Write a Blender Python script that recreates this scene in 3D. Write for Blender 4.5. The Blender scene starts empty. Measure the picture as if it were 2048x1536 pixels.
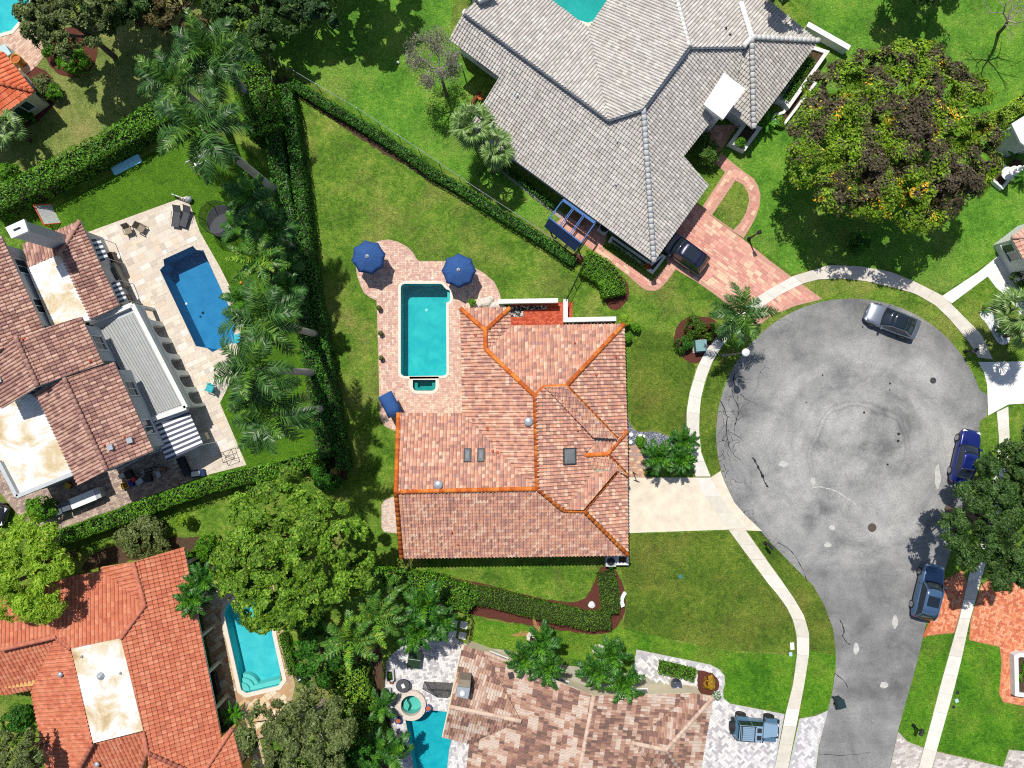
import bpy, bmesh, math, random
import numpy as np
from mathutils import Vector, Matrix, noise
from mathutils.geometry import tessellate_polygon
random.seed(7)
RAD = math.radians
scene = bpy.context.scene
COL = scene.collection
# ------------------------------------------------------------------ camera, sky, sun, exposure
CAM_H, PXM = 59.0, 24.0            # drone height in metres, survey scale on the ground
cam_d = bpy.data.cameras.new('camera'); cam = bpy.data.objects.new('camera', cam_d); COL.objects.link(cam)
cam.location = (0, 0, CAM_H); cam.rotation_euler = (0, 0, 0)
cam_d.sensor_width = 36.0; cam_d.lens = 36.0 * CAM_H / (2048 / PXM); cam_d.clip_start = 0.5; cam_d.clip_end = 2000
scene.camera = cam
SUN_DIR = Vector((-0.20, 0.50, 1.0)).normalized()      # towards the sun
world = bpy.data.worlds.new('World'); scene.world = world; world.use_nodes = True
wn = world.node_tree.nodes; wl = world.node_tree.links
bg = wn['Background']; sky = wn.new('ShaderNodeTexSky'); sky.sky_type = 'NISHITA'; sky.sun_disc = False
sky.sun_elevation = math.asin(SUN_DIR.z); sky.sun_rotation = math.atan2(SUN_DIR.x, SUN_DIR.y)
wl.new(sky.outputs[0], bg.inputs[0]); bg.inputs[1].default_value = 0.105
sd = bpy.data.lights.new('sun', 'SUN'); sd.energy = 5.0; sd.angle = RAD(0.53); sd.color = (1.0, 0.96, 0.89)
sun = bpy.data.objects.new('sun', sd); COL.objects.link(sun); sun.location = (0, 0, 80)
sun.rotation_euler = SUN_DIR.to_track_quat('Z', 'Y').to_euler()
scene.view_settings.view_transform = 'Standard'; scene.view_settings.look = 'None'
scene.view_settings.exposure = 0.0; scene.view_settings.gamma = 1.0
scene.view_settings.use_curve_mapping = False
scene.cycles.use_denoising = False; scene.cycles.filter_width = 1.1
scene.cycles.max_bounces = 6; scene.cycles.transparent_max_bounces = 12

# ------------------------------------------------------------------ helpers
def P(px, py, h=0.0):
    """survey plan coordinate seen at height h -> real place"""
    k = (CAM_H - h) / CAM_H / PXM
    return Vector(((px - 1024) * k, (768 - py) * k, h))
def PP(pts, h=0.0): return [P(x, y, h) for x, y in pts]
def lin(r, g, b, f=1.0):
    o = []
    for v in (r, g, b):
        v /= 255.0
        o.append((v / 12.92 if v <= 0.04045 else ((v + 0.055) / 1.055) ** 2.4) * f)
    return tuple(o)
def A(r, g, b): return lin(r, g, b, 0.72)     # colour seen in sunshine -> surface colour
WM = {}
def setp(o, parent, local):
    if parent is None: return
    o.parent = parent
    if local: WM[o.name] = WM[parent.name] @ o.matrix_basis
    else:
        o.matrix_parent_inverse = WM[parent.name].inverted(); WM[o.name] = o.matrix_basis.copy()
def tag(o, label=None, cat=None, group=None, kind=None):
    if label: o['label'] = label
    if cat: o['category'] = cat
    if group: o['group'] = group
    if kind: o['kind'] = kind
    return o
def thing(name, label, cat, loc=(0, 0, 0), rz=0.0, group=None):
    o = bpy.data.objects.new(name, None); COL.objects.link(o); o.empty_display_size = 0.3
    o.location = loc; o.rotation_euler = (0, 0, rz)
    WM[o.name] = Matrix.Translation(Vector(loc)) @ Matrix.Rotation(rz, 4, 'Z')
    return tag(o, label, cat, group)
def link(name, me, parent=None, local=False, mw=None):
    o = bpy.data.objects.new(name, me); COL.objects.link(o)
    if mw is not None: o.matrix_basis = mw
    WM[o.name] = o.matrix_basis.copy()
    setp(o, parent, local)
    return o
def copy_obj(o, parent=None, mb=None, local=True):
    c = o.copy(); COL.objects.link(c)
    if mb is not None: c.matrix_basis = mb
    WM[c.name] = c.matrix_basis.copy()
    if parent is not None:
        c.parent = parent
        if local: c.matrix_parent_inverse = Matrix.Identity(4); WM[c.name] = WM[parent.name] @ c.matrix_basis
        else: c.matrix_parent_inverse = WM[parent.name].inverted()
    return c
def np_mesh(name, verts, quads, mat, cols=None, smooth=False):
    me = bpy.data.meshes.new(name)
    verts = np.asarray(verts, np.float32); quads = np.asarray(quads, np.int32)
    n, k = quads.shape
    me.vertices.add(len(verts)); me.vertices.foreach_set('co', verts.ravel())
    me.loops.add(n * k); me.loops.foreach_set('vertex_index', quads.ravel())
    me.polygons.add(n); me.polygons.foreach_set('loop_start', np.arange(0, n * k, k, dtype=np.int32))
    me.polygons.foreach_set('loop_total', np.full(n, k, np.int32))
    if smooth: me.polygons.foreach_set('use_smooth', np.ones(n, bool))
    else: me.shade_flat() if hasattr(me, 'shade_flat') else None
    me.update(calc_edges=True)
    if cols is not None:
        ca = me.color_attributes.new('Col', 'FLOAT_COLOR', 'POINT')
        c4 = np.ones((len(verts), 4), np.float32); c4[:, :3] = cols
        ca.data.foreach_set('color', c4.ravel())
    if mat: me.materials.append(mat)
    return me
class MB:
    """collects shapes for ONE mesh"""
    def __init__(s): s.v = []; s.f = []; s.c = []; s.col = (1, 1, 1); s.mi = []; s.m = 0
    def add(s, verts, faces):
        b = len(s.v); s.v += [tuple(v) for v in verts]; s.c += [s.col] * len(verts)
        s.f += [tuple(i + b for i in f) for f in faces]; s.mi += [s.m] * len(faces); return s
    def box(s, c, size, rz=0.0, M=None, taper=1.0):
        x, y, z = [d / 2 for d in size]; t = taper
        vs = [(-x, -y, -z), (x, -y, -z), (x, y, -z), (-x, y, -z), (-x * t, -y * t, z), (x * t, -y * t, z), (x * t, y * t, z), (-x * t, y * t, z)]
        if M is None: M = Matrix.Translation(Vector(c)) @ Matrix.Rotation(rz, 4, 'Z')
        return s.add([M @ Vector(v) for v in vs], [(3, 2, 1, 0), (4, 5, 6, 7), (0, 1, 5, 4), (1, 2, 6, 5), (2, 3, 7, 6), (3, 0, 4, 7)])
    def bar(s, a, b, w, t, up=Vector((0, 0, 1))):
        a = Vector(a); b = Vector(b); d = b - a; L = d.length
        if L < 1e-5: return s
        x = d / L; y = Vector(up).cross(x)
        if y.length < 1e-3: y = Vector((0, 1, 0)).cross(x)
        y.normalize(); z = x.cross(y)
        M = Matrix((x.to_4d(), y.to_4d(), z.to_4d(), (0, 0, 0, 1))).transposed(); M.translation = (a + b) / 2
        for i in range(3): M[3][i] = 0
        M[3][3] = 1
        return s.box(None, (L, w, t), M=M)
    def prism(s, poly, z0, z1, cap=True, bottom=True):
        poly = [Vector((p[0], p[1], 0)) for p in poly]
        if area2(poly) < 0: poly = poly[::-1]
        n = len(poly); vs = [(p.x, p.y, z0) for p in poly] + [(p.x, p.y, z1) for p in poly]
        fs = [(i, (i + 1) % n, n + (i + 1) % n, n + i) for i in range(n)]
        if cap or bottom:
            for t in tessellate_polygon([poly]):
                a, b, c = t
                if (poly[b] - poly[a]).cross(poly[c] - poly[a]).z < 0: b, c = c, b
                if cap: fs.append((n + a, n + b, n + c))
                if bottom: fs.append((c, b, a))
        return s.add(vs, fs)
    def tube(s, pts, rad, n=7, cap=True):
        pts = [Vector(p) for p in pts]
        if not hasattr(rad, '__len__'): rad = [rad] * len(pts)
        vs = []; prev = None
        for i, p in enumerate(pts):
            d = (pts[min(i + 1, len(pts) - 1)] - pts[max(i - 1, 0)]).normalized()
            ref = Vector((0, 0, 1)) if abs(d.z) < 0.9 else Vector((1, 0, 0))
            x = ref.cross(d).normalized() if prev is None else (prev - d * prev.dot(d)).normalized()
            prev = x; y = d.cross(x)
            for k in range(n):
                a = 2 * math.pi * k / n; vs.append(p + (x * math.cos(a) + y * math.sin(a)) * rad[i])
        fs = []
        for i in range(len(pts) - 1):
            for k in range(n):
                fs.append((i * n + k, i * n + (k + 1) % n, (i + 1) * n + (k + 1) % n, (i + 1) * n + k))
        if cap:
            fs.append(tuple(range(n))[::-1]); fs.append(tuple((len(pts) - 1) * n + k for k in range(n)))
        return s.add(vs, fs)
    def lathe(s, prof, c=(0, 0, 0), n=16, sx=1.0, sy=1.0):
        vs = []; fs = []; m = len(prof)
        for k in range(n):
            a = 2 * math.pi * k / n
            for r, z in prof: vs.append((c[0] + r * sx * math.cos(a), c[1] + r * sy * math.sin(a), c[2] + z))
        for k in range(n):
            j = (k + 1) % n
            for i in range(m - 1): fs.append((k * m + i, j * m + i, j * m + i + 1, k * m + i + 1))
        fs.append(tuple(k * m for k in range(n))[::-1]); fs.append(tuple(k * m + m - 1 for k in range(n)))
        return s.add(vs, fs)
    def mesh(s, name, mat, smooth=False):
        me = bpy.data.meshes.new(name); me.from_pydata(s.v, [], s.f)
        ca = me.color_attributes.new('Col', 'FLOAT_COLOR', 'POINT')
        c4 = np.ones((len(s.v), 4), np.float32)
        if s.v: c4[:, :3] = s.c
        ca.data.foreach_set('color', c4.ravel())
        for m in (mat if isinstance(mat, (list, tuple)) else [mat]): me.materials.append(m)
        if isinstance(mat, (list, tuple)): me.polygons.foreach_set('material_index', np.array(s.mi, np.int32))
        if smooth: me.polygons.foreach_set('use_smooth', np.ones(len(s.f), bool))
        me.update(); return me
    def obj(s, name, mat, parent=None, local=False, smooth=False, label=None, kind=None):
        o = link(name, s.mesh(name, mat, smooth), parent, local)
        return tag(o, label, None, None, kind)
def area2(poly):
    return sum(poly[i][0] * poly[(i + 1) % len(poly)][1] - poly[(i + 1) % len(poly)][0] * poly[i][1] for i in range(len(poly)))
def inside(poly, x, y):
    r = False; n = len(poly); j = n - 1
    for i in range(n):
        xi, yi = poly[i][0], poly[i][1]; xj, yj = poly[j][0], poly[j][1]
        if (yi > y) != (yj > y) and x < (xj - xi) * (y - yi) / (yj - yi) + xi: r = not r
        j = i
    return r
def seg_d(px, py, a, b):
    dx, dy = b[0] - a[0], b[1] - a[1]; L = dx * dx + dy * dy
    t = 0 if L < 1e-12 else max(0, min(1, ((px - a[0]) * dx + (py - a[1]) * dy) / L))
    return math.hypot(px - a[0] - t * dx, py - a[1] - t * dy)
def edge_d(poly, x, y): return min(seg_d(x, y, poly[i - 1], poly[i]) for i in range(len(poly)))
def offset(poly, d):
    """mitred offset, outwards for d>0"""
    pts = [Vector((p[0], p[1])) for p in poly]
    rev = area2(pts) < 0
    if rev: pts = pts[::-1]
    n = len(pts); out = []
    for i in range(n):
        a, b, c = pts[i - 1], pts[i], pts[(i + 1) % n]
        e1 = (b - a).normalized(); e2 = (c - b).normalized()
        n1 = Vector((e1.y, -e1.x)); n2 = Vector((e2.y, -e2.x))
        m = n1 + n2; k = m.length_squared
        m = n1 if k < 1e-6 else m * (2 / k) if k > 0.35 else m * (2 / 0.35)
        out.append(b + m * d)
    return out[::-1] if rev else out
def smooth_poly(pts, it=2, closed=True):
    for _ in range(it):
        q = []; n = len(pts)
        rng = range(n) if closed else range(n - 1)
        if not closed: q.append(pts[0])
        for i in rng:
            a, b = pts[i], pts[(i + 1) % n]
            q.append((a[0] * .75 + b[0] * .25, a[1] * .75 + b[1] * .25)); q.append((a[0] * .25 + b[0] * .75, a[1] * .25 + b[1] * .75))
        if not closed: q.append(pts[-1])
        pts = q
    return pts
def sheet(name, poly, z, mat, holes=(), parent=None, kind='structure', thick=0.0, world_pts=False):
    """flat ground sheet, holes allowed; poly in survey px unless world_pts"""
    W = (lambda L: [Vector((p[0], p[1], 0)) for p in L]) if world_pts else (lambda L: [P(x, y) for x, y in L])
    loops = [W(poly)] + [W(h) for h in holes]
    flat = [p for l in loops for p in l]
    vs = [(p.x, p.y, z) for p in flat]; fs = []
    for a, b, c in tessellate_polygon(loops):
        cr = (flat[b] - flat[a]).cross(flat[c] - flat[a]).z
        if abs(cr) < 1e-9: continue
        fs.append((a, b, c) if cr > 0 else (a, c, b))
    if thick:
        b0 = 0; N = len(vs); vs += [(p.x, p.y, z - thick) for p in flat]
        for l in loops:
            n = len(l)
            for i in range(n):
                j = (i + 1) % n; fs.append((b0 + i, b0 + j, N + b0 + j, N + b0 + i))
            b0 += n
    me = bpy.data.meshes.new(name); me.from_pydata(vs, [], fs)
    ca = me.color_attributes.new('Col', 'FLOAT_COLOR', 'POINT'); ca.data.foreach_set('color', np.ones(len(vs) * 4, np.float32))
    me.materials.append(mat); me.update()
    o = link(name, me, parent)
    if kind and parent is None: o['kind'] = kind
    return o
def ragged(pts, amp=2.6, step=5.0):
    out = []; n = len(pts)
    for i in range(n):
        a, b = pts[i], pts[(i + 1) % n]; L = math.hypot(b[0] - a[0], b[1] - a[1]); k = max(1, int(L / step))
        for j in range(k):
            x, y = a[0] + (b[0] - a[0]) * j / k, a[1] + (b[1] - a[1]) * j / k
            out.append((x + noise.noise(Vector((x * .09, y * .09, 1.3))) * amp * 2 + random.uniform(-amp, amp) * .5, y + noise.noise(Vector((x * .09, y * .09, 7.7))) * amp * 2 + random.uniform(-amp, amp) * .5))
    return out
def jit(c, a=0.08):
    k = 1 + random.uniform(-a, a); return tuple(max(0.0, v * k * (1 + random.uniform(-a, a) * .25)) for v in c)

# ------------------------------------------------------------------ materials
MATS = {}
def nodemat(name):
    m = bpy.data.materials.new(name); m.use_nodes = True; MATS[name] = m
    nt = m.node_tree; return m, nt, nt.nodes, nt.links, nt.nodes['Principled BSDF']
def ramp(nd, stops):
    r = nd.new('ShaderNodeValToRGB'); e = r.color_ramp.elements
    while len(e) < len(stops): e.new(0.5)
    for i, (p, c) in enumerate(stops): e[i].position = p; e[i].color = (*c, 1) if len(c) == 3 else c
    return r
def nz(nd, lk, scale, detail=4, rough=.6, co=None, dist=0.0):
    n = nd.new('ShaderNodeTexNoise'); n.inputs['Scale'].default_value = scale; n.inputs['Detail'].default_value = detail
    n.inputs['Roughness'].default_value = rough; n.inputs['Distortion'].default_value = dist
    if co is not None: lk.new(co, n.inputs['Vector'])
    return n
def mixc(nd, lk, a, b, fac, mode='MIX'):
    m = nd.new('ShaderNodeMix'); m.data_type = 'RGBA'; m.blend_type = mode
    for sock, v in ((m.inputs[6], a), (m.inputs[7], b)):
        if isinstance(v, tuple): sock.default_value = (*v, 1) if len(v) == 3 else v
        else: lk.new(v, sock)
    if isinstance(fac, (int, float)): m.inputs[0].default_value = fac
    else: lk.new(fac, m.inputs[0])
    return m.outputs[2]
def plain(name, col, rough=.6, metal=0.0, spec=.4, noise_amt=.12, scale=3.0, bump=0.0, coat=0.0):
    """solid colour with fine wear, multiplied by the piece's own colour"""
    m, nt, nd, lk, b = nodemat(name)
    geo = nd.new('ShaderNodeNewGeometry'); at = nd.new('ShaderNodeAttribute'); at.attribute_name = 'Col'
    n = nz(nd, lk, scale, 5, .65, geo.outputs['Position'])
    lo, hi = 1 - noise_amt, 1 + noise_amt
    r = ramp(nd, [(.3, (lo, lo, lo)), (.7, (hi, hi, hi))]); lk.new(n.outputs[0], r.inputs[0])
    c = mixc(nd, lk, (*col,), at.outputs['Color'], 1.0, 'MULTIPLY'); c = mixc(nd, lk, c, r.outputs[0], 1.0, 'MULTIPLY')
    lk.new(c, b.inputs['Base Color']); b.inputs['Roughness'].default_value = rough; b.inputs['Metallic'].default_value = metal
    b.inputs['Specular IOR Level'].default_value = spec; b.inputs['Coat Weight'].default_value = coat
    if bump:
        n2 = nz(nd, lk, scale * 6, 4, .6, geo.outputs['Position']); bp = nd.new('ShaderNodeBump')
        bp.inputs['Strength'].default_value = bump; bp.inputs['Distance'].default_value = .03
        lk.new(n2.outputs[0], bp.inputs['Height']); lk.new(bp.outputs[0], b.inputs['Normal'])
    return m
def grass(name, c_lo, c_mid, c_hi, dry, dry_amt=.5, seed=0.0, stripe=None):
    m, nt, nd, lk, b = nodemat(name)
    geo = nd.new('ShaderNodeNewGeometry'); mp = nd.new('ShaderNodeMapping'); lk.new(geo.outputs['Position'], mp.inputs[0])
    mp.inputs['Location'].default_value = (seed, seed * .7, 0); co = mp.outputs[0]
    n1 = nz(nd, lk, .35, 5, .6, co); n2 = nz(nd, lk, 2.2, 6, .72, co, .6); n3 = nz(nd, lk, 8.5, 5, .85, co)
    mp2 = nd.new('ShaderNodeMapping'); lk.new(co, mp2.inputs[0]); mp2.inputs['Rotation'].default_value = (0, 0, .5); mp2.inputs['Scale'].default_value = (1, 3.2, 1)
    n4 = nz(nd, lk, 4.5, 5, .8, mp2.outputs[0], .8)
    r1 = ramp(nd, [(.40, c_lo), (.52, c_mid), (.64, c_hi)])
    ad = nd.new('ShaderNodeMath'); ad.operation = 'MULTIPLY_ADD'; lk.new(n2.outputs[0], ad.inputs[0]); ad.inputs[1].default_value = .55
    hf = nd.new('ShaderNodeMath'); hf.operation = 'MULTIPLY_ADD'; lk.new(n1.outputs[0], hf.inputs[0]); hf.inputs[1].default_value = .5; hf.inputs[2].default_value = -.02
    lk.new(hf.outputs[0], ad.inputs[2]); lk.new(ad.outputs[0], r1.inputs[0])
    # dry patches
    n5 = nz(nd, lk, .22, 6, .62, co, .4); rd = ramp(nd, [(.48, (0, 0, 0)), (.68, (dry_amt,) * 3)]); lk.new(n5.outputs[0], rd.inputs[0])
    mm = nd.new('ShaderNodeMath'); mm.operation = 'MULTIPLY'; lk.new(rd.outputs[0], mm.inputs[0])
    r6 = ramp(nd, [(.36, (.1, .1, .1)), (.6, (1, 1, 1))]); lk.new(n4.outputs[0], r6.inputs[0]); lk.new(r6.outputs[0], mm.inputs[1])
    c = mixc(nd, lk, r1.outputs[0], dry, mm.outputs[0])
    r3 = ramp(nd, [(.37, (.36,) * 3), (.5, (.95,) * 3), (.63, (1.75,) * 3)]); lk.new(n3.outputs[0], r3.inputs[0])
    c = mixc(nd, lk, c, r3.outputs[0], .75, 'MULTIPLY')
    r4 = ramp(nd, [(.36, (.58,) * 3), (.64, (1.45,) * 3)]); lk.new(n4.outputs[0], r4.inputs[0])
    c = mixc(nd, lk, c, r4.outputs[0], .7, 'MULTIPLY')
    lk.new(c, b.inputs['Base Color']); b.inputs['Roughness'].default_value = .85; b.inputs['Specular IOR Level'].default_value = .15
    bp = nd.new('ShaderNodeBump'); bp.inputs['Strength'].default_value = .5; bp.inputs['Distance'].default_value = .06
    lk.new(n3.outputs[0], bp.inputs['Height']); lk.new(bp.outputs[0], b.inputs['Normal'])
    return m
def leafmat(name, transl=.3, rough=.5, spec=.35):
    m, nt, nd, lk, b = nodemat(name)
    at = nd.new('ShaderNodeAttribute'); at.attribute_name = 'Col'
    lk.new(at.outputs['Color'], b.inputs['Base Color']); b.inputs['Roughness'].default_value = rough; b.inputs['Specular IOR Level'].default_value = spec
    tr = nd.new('ShaderNodeBsdfTranslucent'); mx = nd.new('ShaderNodeMixShader'); mx.inputs[0].default_value = transl
    hs = nd.new('ShaderNodeMix'); hs.data_type = 'RGBA'; hs.blend_type = 'MULTIPLY'; hs.inputs[0].default_value = 1; hs.inputs[7].default_value = (1.25, 1.25, .6, 1)
    lk.new(at.outputs['Color'], hs.inputs[6]); lk.new(hs.outputs[2], tr.inputs[0])
    lk.new(b.outputs[0], mx.inputs[1]); lk.new(tr.outputs[0], mx.inputs[2]); lk.new(mx.outputs[0], nd['Material Output'].inputs[0])
    return m
def water(name, tint, bump=.25, scale=2.2):
    m, nt, nd, lk, b = nodemat(name)
    geo = nd.new('ShaderNodeNewGeometry')
    n1 = nz(nd, lk, scale, 3, .55, geo.outputs['Position'], 1.2); bp = nd.new('ShaderNodeBump')
    bp.inputs['Strength'].default_value = bump; bp.inputs['Distance'].default_value = .06; lk.new(n1.outputs[0], bp.inputs['Height'])
    t = nd.new('ShaderNodeBsdfTransparent'); t.inputs[0].default_value = (*tint, 1)
    g = nd.new('ShaderNodeBsdfGlossy'); g.inputs['Roughness'].default_value = .16; lk.new(bp.outputs[0], g.inputs['Normal'])
    fr = nd.new('ShaderNodeFresnel'); fr.inputs[0].default_value = 1.33; lk.new(bp.outputs[0], fr.inputs['Normal'])
    mx = nd.new('ShaderNodeMixShader'); lk.new(fr.outputs[0], mx.inputs[0]); lk.new(t.outputs[0], mx.inputs[1]); lk.new(g.outputs[0], mx.inputs[2])
    lk.new(mx.outputs[0], nd['Material Output'].inputs[0]); nd.remove(b)
    return m
def glass(name, col=(.02, .03, .04), rough=.05):
    m = plain(name, col, rough, 0, .9, .03); return m
def mesh_mat(name, col, alpha):
    m, nt, nd, lk, b = nodemat(name)
    b.inputs['Base Color'].default_value = (*col, 1); b.inputs['Roughness'].default_value = .7
    geo = nd.new('ShaderNodeNewGeometry'); n = nz(nd, lk, 60, 1, .5, geo.outputs['Position'])
    r = ramp(nd, [(.45, (alpha,) * 3), (.55, (1, 1, 1))]); lk.new(n.outputs[0], r.inputs[0]); lk.new(r.outputs[0], b.inputs['Alpha'])
    return m
# ------------------------------------------------------------------ surface materials
M_LAWN = grass('lawn', A(66, 104, 26), A(100, 136, 40), A(138, 160, 62), A(172, 152, 92), .62, 3.1)
M_LAWN_N = grass('bright_lawn', A(72, 120, 32), A(98, 148, 44), A(130, 166, 60), A(166, 156, 90), .5, 17.0)
M_LAWN_S = grass('watered_lawn', A(58, 108, 20), A(86, 138, 28), A(118, 158, 44), A(156, 148, 70), .4, 41.0)
M_LAWN_D = grass('worn_lawn', A(96, 116, 50), A(126, 142, 70), A(150, 156, 86), A(172, 150, 104), .6, 61.0)
M_TURF = grass('turf', A(64, 102, 18), A(80, 122, 22), A(92, 134, 28), A(92, 130, 30), .1, 23.0)
M_MULCH = plain('mulch', A(104, 62, 52), .95, 0, .1, .45, 14, .6)
M_SOIL = plain('soil', A(92, 74, 58), .95, 0, .1, .4, 9, .5)
M_BRICKBED = plain('brick_chip', A(236, 150, 108), .9, 0, .2, .34, 5, .5)
def gravelmat(name, stops, scale, bump=.8):
    m, nt, nd, lk, b = nodemat(name); geo = nd.new('ShaderNodeNewGeometry')
    v = nd.new('ShaderNodeTexVoronoi'); v.inputs['Scale'].default_value = scale; lk.new(geo.outputs['Position'], v.inputs['Vector'])
    sp = nd.new('ShaderNodeSeparateColor'); lk.new(v.outputs['Color'], sp.inputs[0])
    r = ramp(nd, stops); lk.new(sp.outputs[0], r.inputs[0]); lk.new(r.outputs[0], b.inputs['Base Color']); b.inputs['Roughness'].default_value = .85
    bp = nd.new('ShaderNodeBump'); bp.inputs['Strength'].default_value = bump; bp.inputs['Distance'].default_value = .04; bp.invert = True
    lk.new(v.outputs['Distance'], bp.inputs['Height']); lk.new(bp.outputs[0], b.inputs['Normal']); return m
M_GRAVEL = gravelmat('slate_chip', [(.0, A(60, 66, 78)), (.5, A(112, 118, 132)), (1, A(190, 194, 204))], 16)
M_WGRAVEL = gravelmat('white_pebble', [(.0, A(200, 202, 206)), (.6, A(240, 240, 240)), (1, A(250, 250, 250))], 12)
M_PEBBLE = gravelmat('black_pebble', [(.0, A(24, 24, 26)), (.6, A(70, 68, 66)), (.85, A(210, 205, 198)), (1, A(235, 230, 220))], 8)
def asphaltmat():
    m, nt, nd, lk, b = nodemat('asphalt'); geo = nd.new('ShaderNodeNewGeometry'); co = geo.outputs['Position']
    n1 = nz(nd, lk, .24, 9, .68, co, .3); r1 = ramp(nd, [(.34, A(124, 124, 123)), (.45, A(156, 156, 154)), (.55, A(176, 175, 172)), (.68, A(198, 196, 192))]); lk.new(n1.outputs[0], r1.inputs[0])
    # turning-circle tyre sweep: streaks that follow circles round the head of the close
    mp = nd.new('ShaderNodeMapping'); c = P(1720, 905); mp.inputs['Location'].default_value = (-c.x, -c.y, 0); lk.new(co, mp.inputs[0])
    ln = nd.new('ShaderNodeVectorMath'); ln.operation = 'LENGTH'; lk.new(mp.outputs[0], ln.inputs[0])
    sx = nd.new('ShaderNodeSeparateXYZ'); lk.new(mp.outputs[0], sx.inputs[0])
    at = nd.new('ShaderNodeMath'); at.operation = 'ARCTAN2'; lk.new(sx.outputs[1], at.inputs[0]); lk.new(sx.outputs[0], at.inputs[1])
    cb = nd.new('ShaderNodeCombineXYZ'); lk.new(ln.outputs['Value'], cb.inputs[0]); lk.new(at.outputs[0], cb.inputs[1])
    n2 = nz(nd, lk, 1.15, 5, .6, cb.outputs[0], .35); r2 = ramp(nd, [(.3, (.84,) * 3), (.5, (1,) * 3), (.7, (1.08,) * 3)]); lk.new(n2.outputs[0], r2.inputs[0])
    col = mixc(nd, lk, r1.outputs[0], r2.outputs[0], .8, 'MULTIPLY')
    n3 = nz(nd, lk, 7, 8, .8, co); r3 = ramp(nd, [(.36, (.66,) * 3), (.64, (1.3,) * 3)]); lk.new(n3.outputs[0], r3.inputs[0])
    col = mixc(nd, lk, col, r3.outputs[0], .75, 'MULTIPLY')
    ed = nd.new('ShaderNodeMapRange'); lk.new(ln.outputs['Value'], ed.inputs[0]); ed.inputs[1].default_value = 8.0; ed.inputs[2].default_value = 11.5; ed.inputs[3].default_value = 0; ed.inputs[4].default_value = .75
    n9 = nz(nd, lk, .4, 6, .65, co); e9 = nd.new('ShaderNodeMath'); e9.operation = 'MULTIPLY'; lk.new(ed.outputs[0], e9.inputs[0]); lk.new(n9.outputs[0], e9.inputs[1])
    col = mixc(nd, lk, col, A(86, 86, 88), e9.outputs[0])
    for r0, wd, st in ((3.85, .16, .30), (4.25, .14, .24), (5.6, .3, .14), (7.1, .4, .12)):      # tyre marks of cars turning round
        df = nd.new('ShaderNodeMath'); df.operation = 'SUBTRACT'; lk.new(ln.outputs['Value'], df.inputs[0]); df.inputs[1].default_value = r0
        nw = nz(nd, lk, .35, 3, .5, co); mw_ = nd.new('ShaderNodeMath'); mw_.operation = 'MULTIPLY_ADD'; lk.new(nw.outputs[0], mw_.inputs[0]); mw_.inputs[1].default_value = 1.5; lk.new(df.outputs[0], mw_.inputs[2])
        sb = nd.new('ShaderNodeMath'); sb.operation = 'SUBTRACT'; lk.new(mw_.outputs[0], sb.inputs[0]); sb.inputs[1].default_value = .75
        ab = nd.new('ShaderNodeMath'); ab.operation = 'ABSOLUTE'; lk.new(sb.outputs[0], ab.inputs[0])
        mr = nd.new('ShaderNodeMapRange'); lk.new(ab.outputs[0], mr.inputs[0]); mr.inputs[1].default_value = 0; mr.inputs[2].default_value = wd; mr.inputs[3].default_value = st; mr.inputs[4].default_value = 0
        ya = nd.new('ShaderNodeMapRange'); lk.new(sx.outputs[1], ya.inputs[0]); ya.inputs[1].default_value = -3.0; ya.inputs[2].default_value = 1.0
        mu = nd.new('ShaderNodeMath'); mu.operation = 'MULTIPLY'; lk.new(mr.outputs[0], mu.inputs[0]); lk.new(ya.outputs[0], mu.inputs[1])
        col = mixc(nd, lk, col, A(70, 70, 72), mu.outputs[0])
    # crazed cracks, only where the surface is old
    wv = nz(nd, lk, 1.0, 3, .6, co); vm = nd.new('ShaderNodeVectorMath'); vm.operation = 'MULTIPLY_ADD'; lk.new(wv.outputs['Color'], vm.inputs[0]); vm.inputs[1].default_value = (1.2, 1.2, 0); lk.new(co, vm.inputs[2])
    v = nd.new('ShaderNodeTexVoronoi'); v.feature = 'DISTANCE_TO_EDGE'; v.inputs['Scale'].default_value = .75; lk.new(vm.outputs[0], v.inputs['Vector'])
    rv = ramp(nd, [(.004, (.9, .9, .9)), (.013, (0, 0, 0))]); lk.new(v.outputs[0], rv.inputs[0])
    sp = nd.new('ShaderNodeSeparateXYZ'); lk.new(co, sp.inputs[0])
    rr = nd.new('ShaderNodeMapRange'); lk.new(ln.outputs['Value'], rr.inputs[0]); rr.inputs[1].default_value = 8.6; rr.inputs[2].default_value = 10.6
    xx = nd.new('ShaderNodeMapRange'); lk.new(sp.outputs[0], xx.inputs[0]); xx.inputs[1].default_value = 25.0; xx.inputs[2].default_value = 20.5
    n4 = nz(nd, lk, .35, 4, .6, co); r4 = ramp(nd, [(.42, (0,) * 3), (.5, (1,) * 3)]); lk.new(n4.outputs[0], r4.inputs[0])
    k = nd.new('ShaderNodeMath'); k.operation = 'MULTIPLY'; lk.new(rr.outputs[0], k.inputs[0]); lk.new(xx.outputs[0], k.inputs[1])
    k2 = nd.new('ShaderNodeMath'); k2.operation = 'MULTIPLY'; lk.new(k.outputs[0], k2.inputs[0]); lk.new(r4.outputs[0], k2.inputs[1])
    k3 = nd.new('ShaderNodeMath'); k3.operation = 'MULTIPLY'; lk.new(k2.outputs[0], k3.inputs[0]); lk.new(rv.outputs[0], k3.inputs[1])
    col = mixc(nd, lk, col, A(44, 44, 46), k3.outputs[0])
    # pale sun-bleached strip by the western edge
    lk.new(col, b.inputs['Base Color']); b.inputs['Roughness'].default_value = .9; b.inputs['Specular IOR Level'].default_value = .25
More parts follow.
